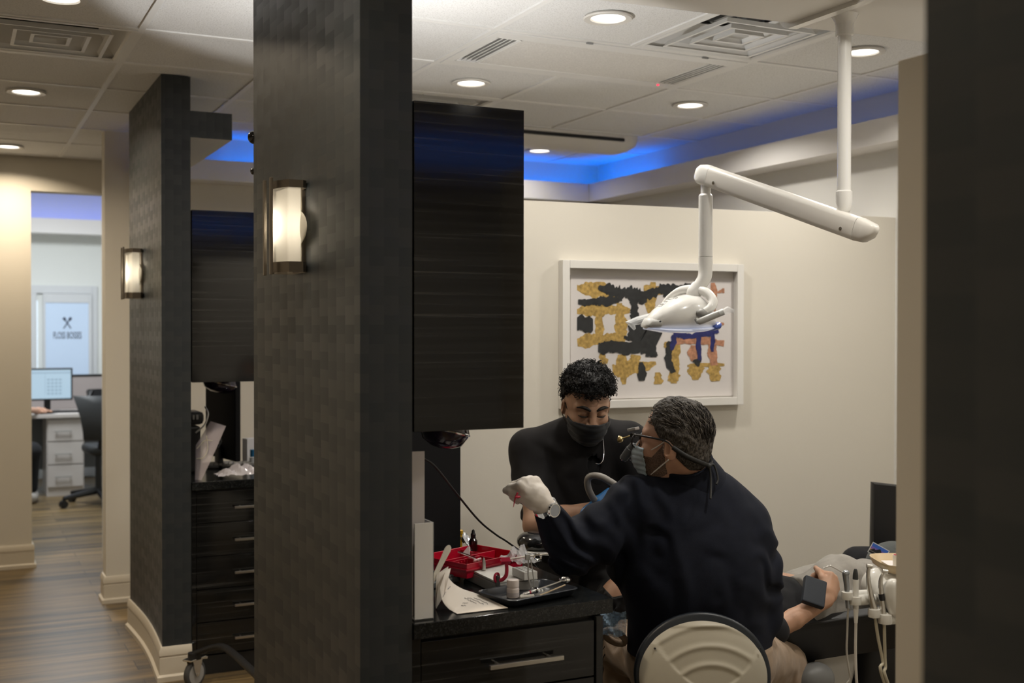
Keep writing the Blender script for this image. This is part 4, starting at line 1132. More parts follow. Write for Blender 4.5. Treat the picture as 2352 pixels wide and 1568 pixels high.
    mb = MB(); p = Vector(LP(HM_, .168, .012, -.012)); mb.lathe([(.006, -.008), (.010, -.002), (.0105, .004), (.007, .005)], frameM(p, HM_.to_3x3().col[1], HM_.to_3x3().col[2], HM_.to_3x3().col[0]), 18); mb.tube([p, Vector(LP(HM_, .135, .012, .002))], .003, 6); obj('headlight', mb, mat('brass_ring', (.55, .42, .2), .3, 1), fr)
    mb = MB(); mb.tube([LP(HM_, -.022, .083, -.010), LP(HM_, -.060, .072, -.032), LP(HM_, -.098, .034, -.052), LP(HM_, -.104, .0, -.058), LP(HM_, -.098, -.034, -.052), LP(HM_, -.060, -.072, -.032), LP(HM_, -.022, -.083, -.010)], .0042, 8, smooth=5, flat=1.6); stp = obj('strap', mb, M_BRUB, fr, ang=60)
    k0 = Vector(LP(HM_, -.106, .012, -.060))
    mb = MB(); mb.ell(k0, .008); mb.tube([k0, Vector(q3(1640, 1068, 3.28)), Vector(q3(1649, 1098, 3.27)), Vector(q3(1645, 1112, 3.26))], .0030, 8, smooth=6); mb.tube([k0, Vector(q3(1630, 1075, 3.27)), Vector(q3(1633, 1108, 3.26)), Vector(q3(1632, 1145, 3.235))], .0034, 8, smooth=6); obj('strap_tail', mb, M_BRUB, stp, ang=60)
    return body

# ================================================================== assistant, seated facing the camera
def build_assistant():
    up = Vector((0, 0, 1))
    nb = q3(1348, 1000, 4.14); hipc = q3(1318, 1335, 4.20); hipc[2] = .70
    shl, shr = q3(1446, 1022, 4.10), q3(1218, 1034, 4.12)          # his left is on the right of the photo
    elr, wrr = q3(1232, 1206, 3.98), q3(1366, 1172, 3.90)
    ell_, wrl = q3(1505, 1190, 3.98), q3(1440, 1180, 3.86)
    fwd = -(FW*.96) + RT*.12; fwd.z = 0; fwd.normalize()
    hc = q3(1347, 925, 4.04)
    HM_ = basis(hc, fwd*.88 + Vector((0, 0, -.36)) + RT*.06, up + RT*.02)
    iM = np.array(HM_.inverted(), np.float32)
    hipL, hipR = Vector(hipc)+RT*.10, Vector(hipc)-RT*.10
    knL, knR = Vector(q3(1395, 1400, 3.80)), Vector(q3(1255, 1400, 3.84)); knL.z = knR.z = .60
    anL, anR = Vector((knL.x, knL.y+.05, .09)), Vector((knR.x, knR.y+.10, .09))
    org = (hipc[0], hipc[1], 0.0)
    B = SDF(); head_prims(B, HM_)
    B.rc(LP(HM_, -.032, 0, -.045), nb, .056, .060, .03)
    sq = (fwd, 1.5)
    B.rc(hipc, Vector(hipc)+up*.2, .16, .145, .04, sq=sq); B.rc(Vector(hipc)+up*.15, Vector(nb)-up*.16, .145, .16, .05, sq=sq)
    B.rc(shl, shr, .055, .055, .05)
    B.rc(shl, ell_, .045, .040, .03); B.rc(ell_, wrl, .040, .028, .02)
    B.rc(shr, elr, .045, .041, .03); B.rc(elr, Vector(elr).lerp(Vector(wrr), .45), .041, .043, .03); B.rc(Vector(elr).lerp(Vector(wrr), .45), wrr, .043, .030, .02)
    leg_prims(B, hipL, knL, anL); leg_prims(B, hipR, knR, anR)
    dR = RT*.80+UP*.50-FW*.15; nR = (-FW*.75-RT*.15+UP*.55)
    cr = [(.5, .8, .5), (.6, .9, .6), (.7, .9, .6), (.8, .9, .6)]
    hand_prims(B, wrr, dR, nR, 1, cr)
    dL = -RT*.6-FW*.5+UP*.1; nL = UP
    hand_prims(B, wrl, dL, nL, -1, cr)
    body = sdf_obj('person', B, .0034, M_SKIN1, None, org)
    tag(body, 'curly haired young man in black scrubs and a black mask, leaning over and looking down', 'person')
    # eyes (lids lowered), brows
    for s_ in (1, -1):
        mb = MB(); mb.ell(LP(HM_, .0775, .031*s_, -.004), .0132, HM_, n=20); mb.ell(LP(HM_, .0865, .031*s_, -.0075), (.0045, .0058, .0058), HM_, m=1, n=16)
        obj('eye', mb, [mat('eye_white', (.62, .58, .54), .2), mat('eye_dark', (.02, .012, .008), .1)], body, ang=180)
        mb = MB(); mb.tube([LP(HM_, .0905, .015*s_, -.0085), LP(HM_, .0955, .026*s_, -.0085), LP(HM_, .0935, .038*s_, -.0085), LP(HM_, .083, .049*s_, -.0075)], [.0012, .0022, .0024, .0012], 6, smooth=5); obj('eyelashes', mb, M_BROW, body, ang=80)
        mb = MB(); mb.tube([LP(HM_, .0985, .011*s_, .0165), LP(HM_, .0975, .024*s_, .0235), LP(HM_, .0915, .040*s_, .0270), LP(HM_, .0780, .056*s_, .0200)], [.0044, .0068, .0062, .0020], 8, smooth=5, flat=.9); obj('eyebrow', mb, M_BROW, body, ang=80)
    # mask
    Ms = SDF(); head_prims(Ms, HM_); Ms.el(LP(HM_, .094, 0, -.058), (.026, .040, .042), HM_, .04)
    def mk(P, d):
        L_ = P@iM[:3, :3].T+iM[:3, 3]; x, y, z = L_[:, 0], np.abs(L_[:, 1]), L_[:, 2]
        d = d - .0012*np.sin(z*260)*(z < -.03)
        return np.maximum.reduce([np.abs(d-.005)-.0024, z+.020+y*.16, -(z+.128), .030+y*.12-x])
    Ms.post.append(mk); mask = sdf_obj('mask', Ms, .0028, M_MASKB, body, smooth=1); tag(mask, 'black pleated face mask')
    for s_ in (1, -1):
        mb = MB(); mb.tube([LP(HM_, .040, .058*s_, -.034), LP(HM_, .018, .074*s_, -.010), LP(HM_, -.010, .082*s_, .016)], .0016, 6, smooth=4); obj('ear_loop', mb, M_BPLAS, mask)
        mb = MB(); mb.tube([LP(HM_, .036, .052*s_, -.098), LP(HM_, .012, .070*s_, -.070), LP(HM_, -.016, .080*s_, -.046)], .0016, 6, smooth=4); obj('ear_loop', mb, M_BPLAS, mask)
    # curly hair
    Hs = SDF(); e = lambda c, r: Hs.el(LP(HM_, *c), r, HM_, .03)
    e((-.006, 0, .062), (.108, .092, .082)); e((-.024, 0, .010), (.086, .080, .072)); e((-.048, 0, -.030), (.052, .060, .045))
    def hl(P, d):
        L_ = P@iM[:3, :3].T+iM[:3, 3]; x, y, z = L_[:, 0], np.abs(L_[:, 1]), L_[:, 2]
        cut = np.maximum((x-.020)-np.clip((z-.058)*4.0, 0, .12), -(z-.002+np.clip((-x-.015)*1.4, -.045, .07)))
        ear = np.sqrt(((x+.006)/.030)**2+((y-.080)/.035)**2+((z+.012)/.046)**2)-1
        return np.maximum(d-.005*vnoise(L_, 85, 3)-.003*vnoise(L_, 150, 4), np.maximum(cut, -ear*.03))
    Hs.post.append(hl); hair = sdf_obj('hair', Hs, .0032, M_HAIRB, body, smooth=1)
    rnd = random.Random(11); mb = MB()
    for i in range(900):
        th = rnd.uniform(-math.pi, math.pi); z0 = rnd.uniform(-.005, 1.0)
        zz = .062+.080*z0; rr = math.sqrt(max(0, 1-z0*z0))
        x, y = -.006+.104*rr*math.cos(th), .090*rr*math.sin(th)
        if rnd.random() < .30:
            zz = rnd.uniform(.0, .06); x, y = -.010+.094*math.cos(th), .086*math.sin(th)
            if x > .015 or (abs(y) > .05 and zz < .035 and x > -.04): continue
        nn = Vector(((x+.006)/.108**2, y/.092**2, (zz-.062)/.082**2)).normalized()
        a_ = Vector((rnd.uniform(-1, 1), rnd.uniform(-1, 1), rnd.uniform(-1, 1))); t1 = nn.cross(a_).normalized(); t2 = nn.cross(t1)
        cr_, ln, ph = rnd.uniform(.0035, .0065), rnd.uniform(.010, .020), rnd.uniform(0, 6.28)
        axd = (t1*rnd.uniform(.3, 1)+nn*rnd.uniform(-.2, .7)).normalized(); u1 = axd.orthogonal().normalized(); u2 = axd.cross(u1)
        P_ = [HM_ @ (Vector((x, y, zz))+nn*.001+axd*(ln*q_/13)+u1*(cr_*math.cos(q_*.75+ph))+u2*(cr_*math.sin(q_*.75+ph))) for q_ in range(14)]
        mb.tube(P_, [.0006]+[.00115]*12+[.0004], 4)
    obj('hair_curls', mb, M_HAIRB, hair, ang=80)
    Bs = SDF(); head_prims(Bs, HM_)
    def bd(P, d):
        L_ = P@iM[:3, :3].T+iM[:3, 3]; x, y, z = L_[:, 0], np.abs(L_[:, 1]), L_[:, 2]
        return np.maximum(d-.0022-.0009*vnoise(P, 300, 3), np.maximum.reduce([z+.010-np.clip((.012-x)*1.2, -.03, .05), -.002-x, x-.045, -(z+.115), y-.0715]))
    Bs.post.append(bd); sdf_obj('beard', Bs, .0028, mat('dark_beard', (.018, .013, .011), .8), body, smooth=1)
    # scrub top with V neck over a tee
    S = SDF(); sq = (fwd, 1.4)
    S.rc(Vector(hipc)-up*.02, q3(1330, 1150, 4.15), .190, .188, .05, sq=sq); S.rc(q3(1330, 1150, 4.15), q3(1338, 1065, 4.13), .190, .175, .06, sq=sq)
    S.rc(shl, shr, .070, .070, .06)
    S.rc(nb-V3(0, 0, .022), (Vector(shl)*.55+Vector(nb)*.45)-up*.006, .066, .066, .05); S.rc(nb-V3(0, 0, .022), (Vector(shr)*.55+Vector(nb)*.45)-up*.006, .066, .066, .05)
    hem = Vector(shr).lerp(Vector(elr), .60)
    S.rc(shr, Vector(shr).lerp(Vector(elr), .9), .074, .080, .04); S.rc(shl, Vector(shl).lerp(Vector(ell_), .6), .074, .070, .04)
    S.post.append(wrinkle(q3(1200, 1200, 4.1), UP*.9+RT*.3, .0075, 100, .12, 3)); S.post.append(wrinkle(q3(1290, 1080, 4.0), RT*.8+UP*.5, .005, 55, .13, 4)); S.post.append(ripple(.0045, 10, 2))
    hd = (Vector(elr)-Vector(shr)).normalized()
    hemp = np.array(hem, np.float32); hdn = np.array(hd, np.float32); shc = np.array(Vector(shr)-RT*.01, np.float32)
    tors = SDF(); tors.rc(Vector(hipc)-up*.02, q3(1340, 1065, 4.13), .19, .19, .05, sq=sq)
    S.post.append(lambda P, d: np.where(((P-shc)@np.array(RT, np.float32) < .055) & (tors.ev(P) > .02), np.maximum(d, (P-hemp)@hdn), d))
    nv = SDF(); nv.rc(Vector(nb)-up*.03, Vector(nb)+up*.1, .066, .07); nv.rc(Vector(nb)+fwd*.05-up*.02, Vector(nb)+fwd*.15-up*.125, .058, .012, .02)
    S.post.append(lambda P, d: np.maximum(d, -nv.ev(P)))
    S.post.append(plane_cut((0, 0, hipc[2]-.06), (0, 0, -1)))
    sdf_obj('scrub_top', S, .0048, M_SCRUB, body)
    T = SDF(); T.rc(Vector(nb)-up*.14, Vector(nb)-up*.045, .120, .095, .04, sq=(fwd, 1.15)); T.rc(Vector(nb)+fwd*.02-up*.07, Vector(nb)+fwd*.035-up*.14, .09, .10, .03)
    nv2 = SDF(); nv2.rc(Vector(nb)-up*.06, Vector(nb)+up*.1, .066, .066); T.post.append(lambda P, d: np.maximum(d, -nv2.ev(P))); sdf_obj('undershirt', T, .005, M_TEE, body)
    mb = MB()   # seam lines of the top: yokes and sleeve seams
    T = SDF(); T.rc(Vector(hipc)-RT*.06, Vector(hipc)+RT*.06, .15, .15, .05)
    for hp_, kn, an in ((hipL, knL, anL), (hipR, knR, anR)): T.rc(hp_, kn, .108, .082, .05); T.rc(kn, an, .08, .064, .03)
    T.post.append(ripple(.005, 12, 7)); T.post.append(plane_cut((0, 0, .075), (0, 0, -1))); sdf_obj('scrub_trousers', T, .006, M_SCRUB, body)
    for an in (anL, anR): shoe(body, an, fwd)
    G = SDF(); hand_prims(G, wrr, dR, nR, 1, cr, grow=.002); G.rc(Vector(wrr)-dR.normalized()*.03, Vector(wrr)+dR.normalized()*.02, .035, .031, .01); G.post.append(ripple(.0012, 50, 3)); tag(sdf_obj('glove', G, .0026, M_GLOVEB, body), 'blue nitrile glove')
    G = SDF(); hand_prims(G, wrl, dL, nL, -1, cr, grow=.002); G.rc(Vector(wrl)-dL.normalized()*.03, Vector(wrl)+dL.normalized()*.02, .033, .031, .01); tag(sdf_obj('glove', G, .0035, M_GLOVEB, body), 'blue nitrile glove')
    N_ = [Vector(q3(x, y, D)) for x, y, D in ((1383, 985, 4.035), (1385, 1010, 4.02), (1387, 1040, 4.00), (1384, 1058, 3.985), (1376, 1065, 3.98), (1368, 1064, 3.98))]
    mb = MB(); mb.tube(N_, .0016, 6, smooth=5); obj('necklace', mb, M_CHROME, body, ang=80)
    return body

# ================================================================== patient lying back
def build_patient():
    up = Vector((0, 0, 1))
    hc = q3(1452, 1378, 3.78)
    P = lambda x, y, D: q3(x, y, D)
    nbk = P(1520, 1400, 3.80); ch = P(1600, 1415, 3.82); be = P(1745, 1412, 3.86); hi = P(1835, 1402, 3.90)
    side = Vector(be)-Vector(ch); side.normalize()
    HM_ = basis(hc, (up*.93+side*.1-RT*.35-FW*.12), (-side*.95-up*.1))
    iM = np.array(HM_.inverted(), np.float32)
    shr, elr, wrr = P(1650, 1412, 3.68), P(1782, 1446, 3.61), P(1898, 1376, 3.68)
    shl, el2, wl2 = P(1630, 1385, 4.02), P(1735, 1372, 4.08), P(1795, 1332, 3.98)
    k1, a1 = P(1928, 1338, 3.90), P(2110, 1400, 4.00)
    k2, a2 = P(1990, 1345, 4.12), P(2150, 1395, 4.18)
    org = (be[0], be[1], .55)
    B = SDF(); head_prims(B, HM_)
    B.rc(LP(HM_, -.03, 0, -.05), nbk, .052, .058, .03)
    sq = (up, 1.4)
    B.rc(nbk, ch, .10, .135, .05, sq=sq); B.rc(ch, be, .135, .14, .05, sq=sq); B.rc(be, hi, .14, .14, .05, sq=sq)
    B.rc(shr, elr, .040, .030, .03); B.rc(elr, Vector(elr).lerp(Vector(wrr), .35), .030, .033, .006); B.rc(Vector(elr).lerp(Vector(wrr), .35), wrr, .033, .023, .006)
    B.rc(shl, el2, .042, .038, .03); B.rc(el2, wl2, .038, .027, .02)
    leg_prims(B, P(1868, 1398, 3.86), k1, a1, (.07, .06, .042)); leg_prims(B, P(1868, 1390, 4.02), k2, a2, (.07, .06, .042))
    dH = (Vector(q3(1912, 1338, 3.72))-Vector(wrr)); nH = (RT*.80-FW*.45+UP*.3)
    hand_prims(B, wrr, dH, nH, -1, [(1.35, .8, .5), (1.35, .85, .5), (1.4, .9, .5), (1.4, .9, .5)], sc=.92, thumb=(.35, 1.1, .9))
    dl_ = (RT*.9-UP*.05-FW*.2); hand_prims(B, wl2, dl_, UP, -1, [.25, .25, .3, .35], sc=.9)
    body = sdf_obj('person', B, .0036, M_SKIN3, None, org)
    tag(body, 'reclining patient in a charcoal tee and grey sweatpants holding a dark box', 'person')
    Hs = SDF(); Hs.el(LP(HM_, -.012, 0, .040), (.104, .086, .096), HM_, .02); Hs.el(LP(HM_, -.045, 0, .0), (.075, .08, .08), HM_, .02)
    def hl(P_, d):
        L_ = P_@iM[:3, :3].T+iM[:3, 3]; x, y, z = L_[:, 0], np.abs(L_[:, 1]), L_[:, 2]
        return np.maximum(d-.006*vnoise(L_*np.array([1, 2.5, 1], np.float32), 50, 3), np.maximum((x-.05)-np.clip((z-.07)*2, 0, .07), -(z+.03+np.clip(-x, -.04, .05))))
    Hs.post.append(hl); hair = sdf_obj('hair', Hs, .004, M_HAIRB, body, smooth=1)
    rnd = random.Random(3); mb = MB()
    for i in range(260):
        p = Vector(LP(HM_, rnd.uniform(-.09, .05), rnd.uniform(-.075, .075), .095+rnd.uniform(-.02, .03)))
        P_ = [p]; v = HM_.to_3x3() @ Vector((-.4, rnd.uniform(-.5, .5), .6))
        for s_ in range(4): v = v.normalized()*.016 + Vector((rnd.uniform(-.006, .006), rnd.uniform(-.006, .006), -.0045)); p = p+v; P_.append(p)
        mb.tube(P_, [.0016]*4+[.0005], 4)
    obj('hair_strands', mb, M_HAIRB, hair, ang=80)
    S = SDF(); sq = (up, 1.32)
    S.rc(nbk, ch, .115, .155, .05, sq=sq); S.rc(ch, be, .155, .160, .05, sq=sq); S.rc(be, P(1858, 1402, 3.90), .160, .150, .05, sq=sq)
    S.rc(shr, Vector(shr).lerp(Vector(elr), .96), .064, .052, .04); S.rc(shl, Vector(shl).lerp(Vector(el2), .8), .062, .058, .04)
    S.post.append(wrinkle(P(1820, 1360, 3.8), RT*.7+UP*.7, .006, 80, .11, 3)); S.post.append(wrinkle(P(1740, 1420, 3.65), RT*.9, .005, 80, .08, 5)); S.post.append(ripple(.005, 12, 4))
    S.post.append(plane_cut(P(1862, 1400, 3.9), side)); ep = Vector(shr).lerp(Vector(elr), 1.02); ed = (Vector(elr)-Vector(shr)).normalized(); epn, edn = np.array(ep, np.float32), np.array(ed, np.float32)
    arm = SDF(); arm.rc(shr, elr, .07, .07)
    tor = SDF(); tor.rc(ch, P(1858, 1402, 3.9), .165, .155, .05, sq=sq)
    nk = SDF(); nk.rc(nbk-np.array(side, np.float32)*.1, nbk+np.array(side, np.float32)*.02, .066, .066); S.post.append(lambda P_, d: np.maximum(d, -nk.ev(P_)))
    sdf_obj('tee_shirt', S, .0050, M_CHAR, body)
    T = SDF(); T.rc(P(1832, 1402, 3.90), P(1860, 1398, 3.92), .145, .140, .05, sq=(up, 1.30))
    T.rc(P(1848, 1400, 3.80), k1, .098, .084, .05); T.rc(k1, a1, .084, .066, .05); T.rc(P(1850, 1385, 4.04), k2, .098, .080, .05); T.rc(k2, a2, .080, .062, .05)
    T.rc(P(1836, 1352, 4.06), P(1880, 1340, 4.08), .070, .075, .05)
    T.post.append(wrinkle(P(1895, 1370, 3.8), RT*.8+UP*.5, .007, 65, .13, 2)); T.post.append(wrinkle(P(1975, 1340, 3.85), RT*.9+UP*.3, .006, 60, .13, 7)); T.post.append(ripple(.006, 13, 5))
    T.post.append(plane_cut(P(1816, 1400, 3.9), -side))
    sdf_obj('sweatpants', T, .0055, M_GREYP, body)
    for a_ in (a1, a2):
        s2 = SDF(); s2.rc(a_, Vector(a_)+side*.06-up*.01, .048, .046, .02); s2.rc(Vector(a_)+side*.06-up*.01, Vector(a_)+side*.11+up*.14, .046, .036, .03); sdf_obj('shoe', s2, .007, M_SHOE, body)
    # dark box held on the belly
    c = [Vector(q3(*a)) for a in ((1862, 1323, 3.665), (1909, 1338, 3.665), (1886, 1392, 3.61), (1834, 1373, 3.61))]
    cc = (c[0]+c[1]+c[2]+c[3])/4; u_ = ((c[1]+c[2])-(c[0]+c[3])).normalized(); v_ = ((c[0]+c[1])-(c[2]+c[3])); v_ = (v_-u_*v_.dot(u_)).normalized(); w_ = u_.cross(v_)
    if w_.dot(CAM-cc) < 0: w_ = -w_
    MBx = frameM(cc, u_, v_, w_)
    mb = MB(); mb.box(cc-w_*.012, (.074, .094, .024), .006, MBx.to_3x3()); tb = obj('phone_case', mb, mat('dark_navy_case', (.012, .017, .026), .6)); tag(tb, 'dark navy square case held on the belly of the reclining patient', 'case')
    return body
build_dentist(); build_assistant(); build_patient()
# ------------------------------------------------------------------ torchiere behind the near partition: its light is what whitens the ceiling
fl = thing('floor_lamp', (1.27, 3.56, 0), 'uplighter floor lamp standing behind the nearest wallpapered partition', 'floor lamp')
mb = MB(); mb.lathe([(.13, 0), (.13, .015), (.02, .03), (.012, .04)], Matrix.Translation((1.27, 3.56, 0)), 28); obj('base', mb, M_BRONZE, fl)
mb = MB(); mb.cyl((1.27, 3.56, .03), (1.27, 3.56, 1.90), .011); obj('pole', mb, M_BRONZE, fl)
mb = MB(); mb.lathe([(.01, 1.89), (.05, 1.90), (.10, 1.95), (.118, 2.0), (.114, 2.0), (.096, 1.955), (.05, 1.91)], Matrix.Translation((1.27, 3.56, 0)), 32); obj('shade', mb, M_BRONZE, fl)
mb = MB(); mb.lathe([(.055, 1.93), (.055, 1.945), (.001, 1.95)], Matrix.Translation((1.27, 3.56, 0)), 24); obj('bulb', mb, mat('halogen', (1, 1, 1), .5, emit=(1, .97, .92), es=5), fl)
_l = bpy.data.lights.new('uplight_beam', 'SPOT'); _l.energy = 40; _l.color = (1.0, .975, .94); _l.spot_size = math.radians(118); _l.spot_blend = .12; _l.shadow_soft_size = .02
_o = bpy.data.objects.new('uplight_beam', _l); COL.objects.link(_o); _o.location = (1.27, 3.56, 1.97)
_o.rotation_euler = Vector((.16, .10, 1)).to_track_quat('-Z', 'Y').to_euler()

# ------------------------------------------------------------------ framed abstract on the divider
def onW(x, y, o=0.0):
    d = ray(x, y); p0 = Vector((2.179, 4.351, 0)) - dn*o
    return CAM + d*((p0-CAM).dot(dn)/d.dot(dn))
fa, fb, fc, fd_ = (onW(*p) for p in ((1282, 600), (1697, 606), (1695, 926), (1283, 940)))
cx0 = ((fa+fd_)/2).dot(dv); cx1 = ((fb+fc)/2).dot(dv); cz1 = (fa.z+fb.z)/2; cz0 = (fc.z+fd_.z)/2
O2 = Vector((2.179, 4.351, 0)); O2 = O2 - dv*O2.dot(dv)
def pw(u, z, o): return O2 + dv*u + Vector((0, 0, z)) - dn*o     # point on the wall, o metres in front
FM = Matrix((dv, -dn, Vector((0, 0, 1)))).transposed()
art = thing('framed_artwork', pw((cx0+cx1)/2, cz0, 0), 'large white framed abstract print of gold, black and blue brush strokes on the beige divider', 'picture')
def wbox(mb, u0, u1, z0, z1, o0, o1, bev=0, m=0): mb.box(pw((u0+u1)/2, (z0+z1)/2, (o0+o1)/2), (u1-u0, abs(o1-o0), z1-z0), bev, FM, m)
M_FRAME = mat('white_frame', (.72, .70, .66), .35)
t_ = .034
mb = MB(); wbox(mb, cx0, cx0+t_, cz0, cz1, .001, .045, .002); wbox(mb, cx1-t_, cx1, cz0, cz1, .001, .045, .002); wbox(mb, cx0+t_, cx1-t_, cz0, cz0+t_, .001, .045, .002); wbox(mb, cx0+t_, cx1-t_, cz1-t_, cz1, .001, .045, .002); obj('frame', mb, M_FRAME, art)
mb = MB(); wbox(mb, cx0+t_*.9, cx1-t_*.9, cz0+t_*.9, cz1-t_*.9, .002, .008); obj('mat_board', mb, mat('mat_board', (.70, .66, .61), .8), art)
pa, pb = onW(1308, 632), onW(1682, 908)
mb = MB(); wbox(mb, pa.dot(dv), pb.dot(dv), pb.z, pa.z, .010, .0125)
M_ART = [mat('art_paper', (.70, .66, .64), .8), mat('art_gold', (.50, .33, .10), .45, .25, bump=.6, bscale=90, var=.35, vscale=70), mat('art_black', (.022, .023, .024), .6, var=.4, vscale=60), mat('art_copper', (.46, .22, .13), .6, var=.35, vscale=60), mat('art_blue', (.018, .022, .13), .6, var=.3, vscale=60)]
rnd = random.Random(21)
def cw(cx, cy):
    p = onW(1260+cx*.3826, 360+cy*.3826); return p.dot(dv), p.z
lay = [0]
def stroke(pts, ws, m, rough=.10):
    lay[0] += 1
    P = []
    pts = [(x+rnd.uniform(-5, 5), y+rnd.uniform(-5, 5)) for x, y in pts]
    n_ph = rnd.uniform(0, 99)
    for i in range(len(pts)-1):
        for q in range(16):
            t = q/16; P.append((pts[i][0]*(1-t)+pts[i+1][0]*t, pts[i][1]*(1-t)+pts[i+1][1]*t, ws[i]*(1-t)+ws[i+1]*t))
    P.append((*pts[-1], ws[-1]))
    Lf, Rg = [], []
    for i, (x, y, w_) in enumerate(P):
        a, b = P[max(0, i-1)], P[min(len(P)-1, i+1)]
        dx, dy = b[0]-a[0], b[1]-a[1]; l = math.hypot(dx, dy) or 1
        nx, ny = -dy/l, dx/l
        tt = i/(len(P)-1); en = min(1, (min(tt, 1-tt)*len(P)*.12+.38))**.5
        wob = lambda s_: 1+.20*math.sin(i*.31+n_ph*s_)+.12*math.sin(i*.83+n_ph*2.1*s_)+rnd.uniform(-rough, rough)*1.3
        e1, e2 = w_/2*en*wob(1.0), w_/2*en*wob(1.7)
        Lf.append(cw(min(max(x+nx*e1, 163), 1046), min(max(y+ny*e1, 750), 1365))); Rg.append(cw(min(max(x-nx*e2, 163), 1046), min(max(y-ny*e2, 750), 1365)))
    o = .0128+.00006*lay[0]
    A = [pw(u, z, o) for u, z in Lf]; Bq = [pw(u, z, o) for u, z in Rg]
    mb.raw(A+Bq, [(i, i+1, len(A)+i+1, len(A)+i) for i in range(len(A)-1)], m)
G, K, Cq, Bl = 1, 2, 3, 4
stroke([(165, 785), (310, 800), (420, 870)], [70, 90, 40], G); stroke([(165, 930), (320, 915), (480, 925)], [60, 75, 40], G); stroke([(420, 880), (432, 1000), (425, 1180)], [50, 66, 60], G)
stroke([(300, 950), (292, 1120)], [46, 50], G); stroke([(165, 1110), (300, 1095), (420, 1085)], [75, 70, 50], G); stroke([(380, 1280), (520, 1262), (640, 1240)], [95, 80, 26], G); stroke([(432, 1190), (440, 1365)], [70, 42], G)
stroke([(520, 1190), (500, 1280)], [70, 60], G); stroke([(310, 1180), (330, 1240)], [40, 60], G); stroke([(612, 755), (608, 950)], [52, 62], G); stroke([(560, 790), (800, 800)], [60, 50], G); stroke([(648, 1290), (650, 1365)], [44, 56], G)
stroke([(760, 1110), (742, 1300), (745, 1362)], [50, 62, 60], G); stroke([(868, 1240), (872, 1335)], [92, 66], G); stroke([(700, 1110), (705, 1150)], [40, 30], G); stroke([(820, 1252), (1045, 1250)], [22, 26], G)
stroke([(978, 752), (988, 930)], [34, 40], Cq); stroke([(1000, 815), (1046, 800)], [6, 40], Cq); stroke([(740, 1105), (900, 1100), (1045, 1115)], [50, 44, 50], Cq); stroke([(872, 1130), (868, 1225)], [78, 60], Cq); stroke([(968, 1130), (985, 1260)], [50, 66], Cq); stroke([(985, 1250), (992, 1345)], [70, 84], G); stroke([(940, 1010), (1040, 1000)], [24, 20], Cq)
stroke([(165, 872), (300, 875), (430, 850)], [34, 52, 40], K, .2); stroke([(290, 790), (420, 815), (545, 840), (700, 790), (850, 775)], [40, 74, 66, 50, 30], K, .25); stroke([(505, 840), (512, 940), (500, 1010)], [58, 44, 56], K); stroke([(165, 1005), (262, 1005)], [110, 104], K, .06)
stroke([(690, 800), (720, 860)], [46, 40], K, .2); stroke([(490, 985), (560, 1060), (650, 1110)], [80, 150, 175], K, .12); stroke([(290, 1145), (380, 1142), (560, 1140)], [80, 70, 80], K, .08); stroke([(560, 1110), (640, 1200)], [130, 40], K, .2); stroke([(440, 1085), (520, 1085)], [40, 20], K, .3)
stroke([(548, 1235), (552, 1345)], [40, 52], K, .1); stroke([(722, 1110), (708, 1200), (738, 1300)], [42, 40, 46], K); stroke([(880, 1210), (890, 1262)], [50, 24], K)
stroke([(735, 1062), (850, 1078), (1005, 1040)], [40, 34, 40], Bl); stroke([(895, 1050), (895, 1225)], [26, 36], Bl); stroke([(972, 1060), (975, 1165)], [30, 22], Bl); stroke([(1000, 1000), (990, 1060)], [14, 36], Bl); stroke([(745, 1075), (730, 1160)], [44, 24], Bl)
obj('print', mb, M_ART, art, recalc=False)
mb = MB(); wbox(mb, cx0+t_*.9, cx1-t_*.9, cz0+t_*.9, cz1-t_*.9, .0300, .0315); gm = film_mat('picture_glass', (.02, .02, .02), .03, .05); obj('glazing', mb, gm, art)

# ------------------------------------------------------------------ near counter and what lies on it
ZC = .8955
def flatM(p, ang): return Matrix.Translation(Vector(p)) @ Matrix.Rotation(ang, 4, 'Z')
M_MON = mat('matt_black_casing', (.006, .006, .007), .7, spec=.2)
mon = thing('monitor', (1.22, 3.16, ZC), 'black monitor seen from behind on the near counter', 'monitor')
m1 = Vector((1.405, 3.265, 0)); m0 = Vector((1.06, 3.06, 0)); md = (m1-m0).normalized(); mn = Vector((-md.y, md.x, 0))
MM = Matrix((md, mn, Vector((0, 0, 1)))).transposed(); mc = (m0+m1)/2
mb = MB(); mb.box(mc+Vector((0, 0, 1.125)), ((m1-m0).length, .030, .40), .006, MM); obj('casing', mb, M_MON, mon)
mb = MB(); mb.box(mc+mn*.0155+Vector((0, 0, 1.13)), ((m1-m0).length-.03, .002, .36), 0, MM); obj('screen', mb, mat('dark_screen', (.01, .01, .012), .1), mon)
mb = MB(); mb.box(mc+mn*.03+Vector((0, 0, ZC+.008)), (.24, .16, .014), .004, MM); mb.box(mc-mn*.01+Vector((0, 0, ZC+.05)), (.06, .025, .10), .004, MM); obj('stand', mb, M_BPLAS, mon)
c0 = Vector(dep(985, 1058, 3.0)); mb = MB()
P_ = [Vector(dep(x, y, D)) for x, y, D in ((968, 1050, 2.95), (1000, 1072, 3.05), (1050, 1135, 3.3), (1100, 1195, 3.5), (1140, 1228, 3.62), (1168, 1246, 3.72))]
P_ += [Vector(dep(1215, 1283, 3.80)), Vector(dep(1262, 1345, 3.80)), Vector(dep(1290, 1420, 3.75)), Vector(dep(1300, 1560, 3.70))]; P_[-1].z = .02
mb.tube(P_, .0030, 8, smooth=6); tag(obj('cable', mb, M_BRUB, None, ang=80), 'black cable hanging in front of the beige divider beside the near monitor', 'cable')

